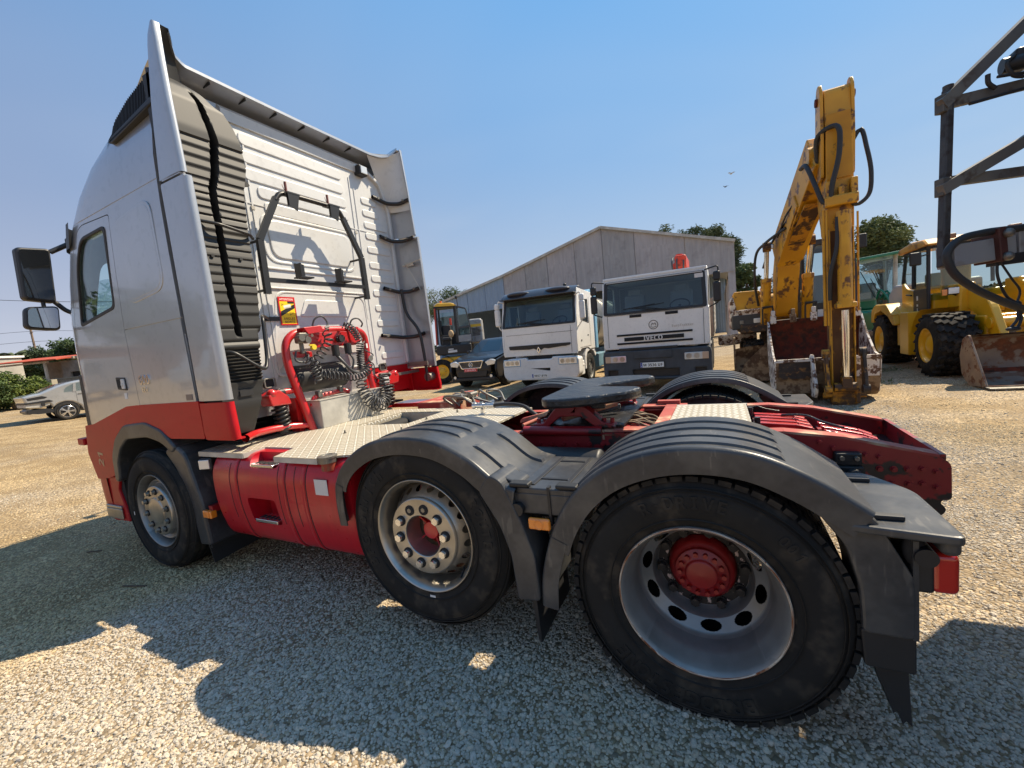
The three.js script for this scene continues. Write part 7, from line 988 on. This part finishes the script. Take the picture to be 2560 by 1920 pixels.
{ // compact wheeled excavator with its cab door swung open
  const t = thing('compact_excavator', 'yellow roofed compact excavator with black cab and door swung open', 'excavator', [-6.9, 0, -12.8], .468);
  P('cab_frame', [rod([-.22, 1.75, .3], [-.14, 3.42, .25], .045), rod([.66, 1.75, .3], [.68, 3.38, .25], .05), rod([-.22, 1.75, -.7], [-.18, 3.42, -.7], .045), rod([.66, 1.75, -.7], [.68, 3.38, -.7], .05), B(.9, .5, .06, .22, 1.95, -.7), B(.9, .08, 1.1, .22, 3.38, -.2, .02), B(.4, .5, .4, .1, 1.9, -.3, .05), B(.12, .7, .4, -.12, 2.5, -.3, .04)], MT.black, t);
  P('red_post', [rod([-.26, 1.72, .35], [-.18, 3.40, .30], .035)], M([.5, .05, .03], .5), t);
  P('roof', [X(rpoly([[-.2, 3.42], [-.05, 3.56, .1], [.6, 3.52, .1], [.80, 3.38]], .05), 'xy', -.85, 1.25, .05)], MYnew, t);
  P('beacon', [C(.05, .1, .07, 3.62, .0, 'y', 14)], M([.6, .15, .03], .3), t); P('mast_lamp', [rod([.84, 3.3, .2], [.82, 3.7, .2], .018), B(.1, .12, .1, .80, 3.74, .2, .02)], MT.black, t);
  P('cab_back_glass', B(.85, .9, .008, .22, 2.75, -.72), MT.glass, t);
  P('door', [X(rpoly([[.70, 1.76], [1.34, 1.80], [1.32, 2.42], [1.20, 3.24, .1], [.72, 3.40]], .04), 'xy', .36, .04, .01, [rev(rpoly([[.77, 2.44], [1.27, 2.48], [1.15, 3.18], [.77, 3.30]], .04)), rev(rpoly([[.77, 2.06], [1.27, 2.10], [1.27, 2.38], [.77, 2.36]], .04))])], M([.06, .06, .06], .5), t);
  P('door_panel', B(.56, .28, .012, 1.02, 1.92, .405), MGrey, t); P('door_glass', [B(.5, .8, .008, 1.0, 2.86, .385), B(.5, .28, .008, 1.02, 2.22, .385)], MT.glass, t);
  P('extinguisher', [C(.05, .3, .42, 2.72, .1, 'y', 14)], M([.5, .05, .03], .4), t); P('seat', [B(.4, .6, .14, .15, 2.3, -.35, .06), B(.4, .14, .4, .15, 1.98, -.15, .05)], M([.05, .05, .055], .9), t); P('hanging_bag', S(.12, .40, 2.18, .2, 1, 1.4, .7), M([.5, .35, .2], .8), t);
  P('upper_frame', [B(1.55, .42, 1.6, .48, 1.48, -.3, .06)], MT.black, t); P('side_marking', [B(.4, .1, .01, .42, 1.40, .506), B(.22, .05, .01, .36, 1.50, .506)], MT.whitePlastic, t);
  P('engine_cover', [B(.6, 1.1, 1.0, 1.5, 2.2, -.55, .1)], MGrey, t); for (let k = 0; k < 6; k++) P('louvre_slat', B(.36, .03, .03, 1.5, 2.02 + k * .06, -.04), MT.black, t); P('cover_stripe', B(.5, .12, .02, 1.5, 2.45, -.045), MYnew, t);
  P('chassis', [B(1.5, .4, 1.2, .6, .95, -.2, .05), X(rpoly([[.4, 1.05], [1.3, 1.25], [1.25, .9], [.7, .7]], .05), 'xy', -.1, .5, .02)], MYnew, t);
  P('fender', [G(14, 3, (u, v) => { const a = .3 + 2.5 * u; return [-.15 - .66 * Math.cos(a), .55 + .72 * Math.sin(a), .5 - .5 * v]; })], MT.black, t);
  const w = wheelX(.55, .36, .30, MYnew, 8, .08); const a = w.clone(); a.rotation.y = -Math.PI / 2; a.position.set(-.15, .55, .45); t.add(a); const b = w.clone(); b.rotation.y = -Math.PI / 2; b.position.set(1.9, .55, .45); t.add(b); const c2 = w.clone(); c2.rotation.y = Math.PI / 2; c2.position.set(.2, .55, -1.3); t.add(c2);
}
{ // tan arm and scrap under the hall
  const t = thing('tan_excavator_arm', 'dusty tan digger arm resting under the dark hall opening', 'digger arm', [-6.2, 0, -19.5], .47), m = M(0xffffff, .7, 0, { map: rustTex([176, 142, 92], [110, 84, 56], .45, .65, 631, .8) });
  P('arm', [beam([-.1, 2.7, 0], [1.6, 2.75, -.3], .25, .3), beam([-.25, 2.0, 0], [.1, 2.8, 0], .3, .3), C(.12, .4, 0, 2.7, 0, 'z')], m, t); P('ram', [rod([.2, 1.85, .1], [1.3, 2.35, .1], .05)], MT.chrome, t); P('base_block', [B(2, 1.9, 1.5, 1.1, .95, -.8, .1)], MRust, t);
}
{ // trailer with a steel boom frame, parked close by on the right; its shadow crosses the lower right of the yard
  const cm = [4.281, 1.598, 2.953], K = .46, q = p => p.map((v, i) => cm[i] + (v - cm[i]) * K), base = [9.2, 0, 1.1], t = thing('boom_trailer', 'grey steel boom frame with drooping black hose on a flat trailer', 'trailer', base), par = inst(t, base), k = .39;
  const mu = M(0xffffff, .6, .3, { map: rustTex([74, 71, 68], [52, 42, 36], .5, .68, 641, .3) });
  P('upright', [beam(q([6.83, 4.01, -4.25]), q([6.67, 1.92, -3.92]), .105 * k, .105 * k, [.45, 0, .89], .008), C(.06 * k, .02, ...q([6.832, 4.03, -4.25]), 'y', 16)], mu, par);
  const mg = M(0xffffff, .6, .2, { map: rustTex([112, 108, 102], [80, 68, 58], .55, .75, 645, .4) });
  const st = (a, b, w, h, nm = 'strut') => P(nm, beam(q(a), q(b), w * k * .8, h * k * .8), mg, par);
  st([6.74, 3.82, -4.15], [8.8, 5.72, -5.35], .11, .19); st([6.86, 3.86, -4.28], [8.8, 4.18, -5.35], .12, .17); st([6.68, 2.82, -4.0], [8.8, 3.93, -5.2], .11, .18); st([6.74, 2.92, -4.08], [8.8, 3.01, -5.2], .12, .16);
  for (const p of [[6.77, 3.84, -4.2], [6.72, 2.86, -4.06]]) P('joint_plate', [B(.13 * k, .24 * k, .13 * k, ...q(p), .005, [0, .47, 0])], M([.2, .19, .18], .6, .4, { map: tGrime }), par);
  P('boom_beam', [beam(q([6.70, 2.03, -3.95]), q([7.35, 2.08, -4.28]), .26 * k, .30 * k, [0, 1, 0], .006), beam(q([7.36, 2.10, -4.29]), q([9.6, 2.24, -5.5]), .30 * k, .34 * k, [0, 1, 0], .006)], MGrey, par);
  P('hinge_plate', [beam(q([7.12, 2.10, -4.14]), q([7.20, 2.11, -4.18]), .36 * k, .46 * k, [0, 1, 0], .006)], M([.13, .035, .025], .6, 0, { map: tGrime }), par);
  for (const [a, b] of [[7.26, 2.22], [7.26, 1.96]]) P('hinge_bolt', [S(.06 * k, ...q([a, b, -4.02]))], MT.steel, par);
  P('valve_block', [beam(q([7.2, 1.93, -4.16]), q([7.9, 1.95, -4.52]), .2 * k, .14 * k), B(.3 * k, .25 * k, .3 * k, ...q([7.66, 4.28, -4.7]), .02), C(.10 * k, .3 * k, ...q([7.55, 4.22, -4.6]), 'x', 16)], MT.black, par);
  P('hose', [T([[7.9, 2.31, -4.4], [7.44, 2.27, -4.2], [7.05, 2.26, -4.02], [6.78, 2.2, -3.87], [6.67, 2.06, -3.82], [6.74, 1.84, -3.85], [6.95, 1.64, -3.95], [7.2, 1.48, -4.08], [7.6, 1.28, -4.3], [8.2, 1.05, -4.6]].map(q), .05 * k, { seg: 80, rad: 10 })], MT.rubber, par);
  P('rope', [T([[7.22, 1.95, -4.14], [7.22, 1.75, -4.13], [7.32, 1.50, -4.18], [7.42, 1.40, -4.22], [7.42, 1.22, -4.2], [7.36, 1.12, -4.18], [7.40, 1.11, -4.18], [7.46, 1.22, -4.22], [7.44, 1.38, -4.22]].map(q), .018 * k, { seg: 60 }), T([[7.25, 1.9, -4.14], [7.36, 1.70, -4.18], [7.45, 1.55, -4.23], [7.42, 1.40, -4.22]].map(q), .014 * k, { seg: 30 }), S(.05 * k, ...q([7.42, 1.40, -4.22])), S(.05 * k, ...q([7.38, 1.11, -4.18]), 1.6, .7, 1)], MT.black, par);
  P('cable_stub', [rod(q([7.05, 3.81, -4.33]), q([7.9, 3.97, -4.76]), .022 * k), bar([[7.22, 4.1, -4.38], [7.22, 4.0, -4.38], [7.3, 3.94, -4.42]].map(q), .03 * k, .02), rod(q([7.32, 4.06, -4.42]), q([7.62, 4.08, -4.58]), .02 * k), T([[7.5, 4.28, -4.52], [7.42, 4.2, -4.48], [7.48, 4.06, -4.5], [7.6, 4.04, -4.58]].map(q), .025 * k)], MT.rubber, par);
  P('mast', [beam([7.0, 1.2, -.6], [6.9, 3.9, -1.42], .12, .12, [1, 0, 0]), beam([6.98, 1.85, -1.25], [7.2, 1.25, -.1], .1, .1, [1, 0, 0])], MGrey, par);
  const dk = P('deck', [B(6.85, .16, 2.4, 9.025, 1.16, 1.22, .02), B(6.4, .2, .12, 9.2, .98, .5), B(6.4, .2, .12, 9.2, .98, 1.7), B(.4, .1, .9, 7.1, 1.18, -.5, .01)], MGrey, par); for (let n = 0; n < 8; n++) P('deck_plank', B(6.8, .03, .29, 9.03, 1.255, .17 + n * .3), M([.25, .2, .15], .9, 0, { map: tGrime }), dk);
  const shadeBox = P('added_shade_box', [B(.95, 1.25, 1.05, 6.53, 2.17, -.22, .03)], MGrey, par); P('shade_box_top', [B(.8, .5, 1.35, 6.62, 3.05, -.37, .03)], mu, shadeBox); P('shade_box_leg', [B(.1, .4, .1, 6.6, 1.4, .1)], MGrey, par); P('shade_box_door', B(.8, 1.0, .02, 6.53, 2.17, .31, .01), mu, shadeBox);  // unseen boxes added to throw shade on the ground by the drive wheel
  P('headboard', [B(.06, .5, 2.45, 12.4, 1.45, 1.1, .01)], MGrey, par);
  const w = wheelX(.48, .3, .28, MT.rimSteel, 8); for (const x of [9.6, 10.9]) for (const [z, r] of [[2.2, -Math.PI / 2], [0, Math.PI / 2]]) { const a = w.clone(); a.rotation.y = r; a.position.set(x, .48, z); par.add(a); }
  for (const x of [9.6, 10.9]) P('axle', [C(.06, 2.1, x, .48, 1.1, 'z')], MT.black, par); for (const z of [.5, 1.7]) P('landing_leg', [B(.12, 1.0, .12, 7.0, .5, z)], MT.steel, par);
}
{ // what the truck's flank mirrors: a long terracotta wall with trees and parked vans on the other side of the yard
  const x = -30, z = 9, t = thing('terracotta_wall', 'long terracotta rendered boundary wall across the yard', 'wall', [x, groundY(x, z) - .3, z], 1.15);
  P('wall_body', B(34, 3.0, .25, -6, 1.5, 0), M([.42, .20, .11], .9, 0, { map: tPlas }), t); P('coping', B(34, .12, .4, -6, 3.06, 0), M([.45, .40, .34], .9), t);
  tree('broad dark tree behind the terracotta wall', [-38, 6], 6.5, 2, 4, 2.2, { seed: 101, clumps: 30, leaves: 60, size: .5, clumpR: 1.6 }); tree('spreading dark tree behind the far end of the terracotta wall', [-36, 18], 7, 2, 5, 2.4, { seed: 103, clumps: 30, leaves: 60, size: .5, clumpR: 1.8 });
  for (const [i, vx, vz] of [[0, -22, 7.5], [1, -20, 13]]) { const v = thing('parked_van', i ? 'blue grey van at the far end of the terracotta wall' : 'grey van parked by the terracotta wall', 'van', [vx, groundY(vx, vz), vz], 1.2), m = i ? M([.16, .22, .30], .4, .2, { clearcoat: 1 }) : M([.30, .31, .32], .4, .2, { clearcoat: 1 }); P('body', [X(rpoly([[-2.3, .35], [-2.3, 1.9, .15], [1.1, 1.9, .2], [1.7, 1.15, .1], [2.4, 1.0, .1], [2.45, .35]], .08), 'xy', -.85, 1.7, .06)], m, v); P('side_window', X(rpoly([[-.2, 1.2], [-.2, 1.7], [1.0, 1.7], [1.45, 1.2]], .05), 'xy', .84, .02), MT.glassDark, v); for (const wx of [-1.5, 1.6]) { const w2 = wheelX(.32, .2, .2, MT.alu, 5); w2.rotation.y = -Math.PI / 2; w2.position.set(wx, .32, .84); v.add(w2); const w3 = w2.clone(); w3.rotation.y = Math.PI / 2; w3.position.z = -.84; v.add(w3); } }
}
// ---- small things on the ground
seed(201); for (const [i, x, z, l, a] of [[0, .1, 1.55, .22, .3], [1, -1.2, 1.35, .14, .5]]) { const s = thing('dry_stick', ['dry stick on the shaded gravel beside the front tyre', 'short dry stick beyond the front wheel'][i], 'stick', [x, .012, z], a); P('stick_body', [T([[-l / 2, 0, 0], [0, .006, .012], [l / 2, .0, 0]], .006, { seg: 8, rad: 5 })], M([.10, .07, .05], .9), s); }
for (const [i, x, z, r] of [[0, 6.75, -7.6, .35], [1, 7.4, -9.6, .4]]) { const g = []; for (let k = 0; k < 240; k++) g.push([x + rr(-r, r) * 1.6, .005, z + rr(-r, r), rr(.5, 1.2), rr(-1.9, -1.1), rr(0, 6.28), rr(-.4, .4)]); const m = mk('grass_tuft', leafGeo(g, .07, .15), M([.10, .13, .04], .85)); tag(m, ['dry green grass patch beside the rusty bucket', 'grass patch between the loader wheels'][i], 'grass'); }
renderer.render(scene, camera);
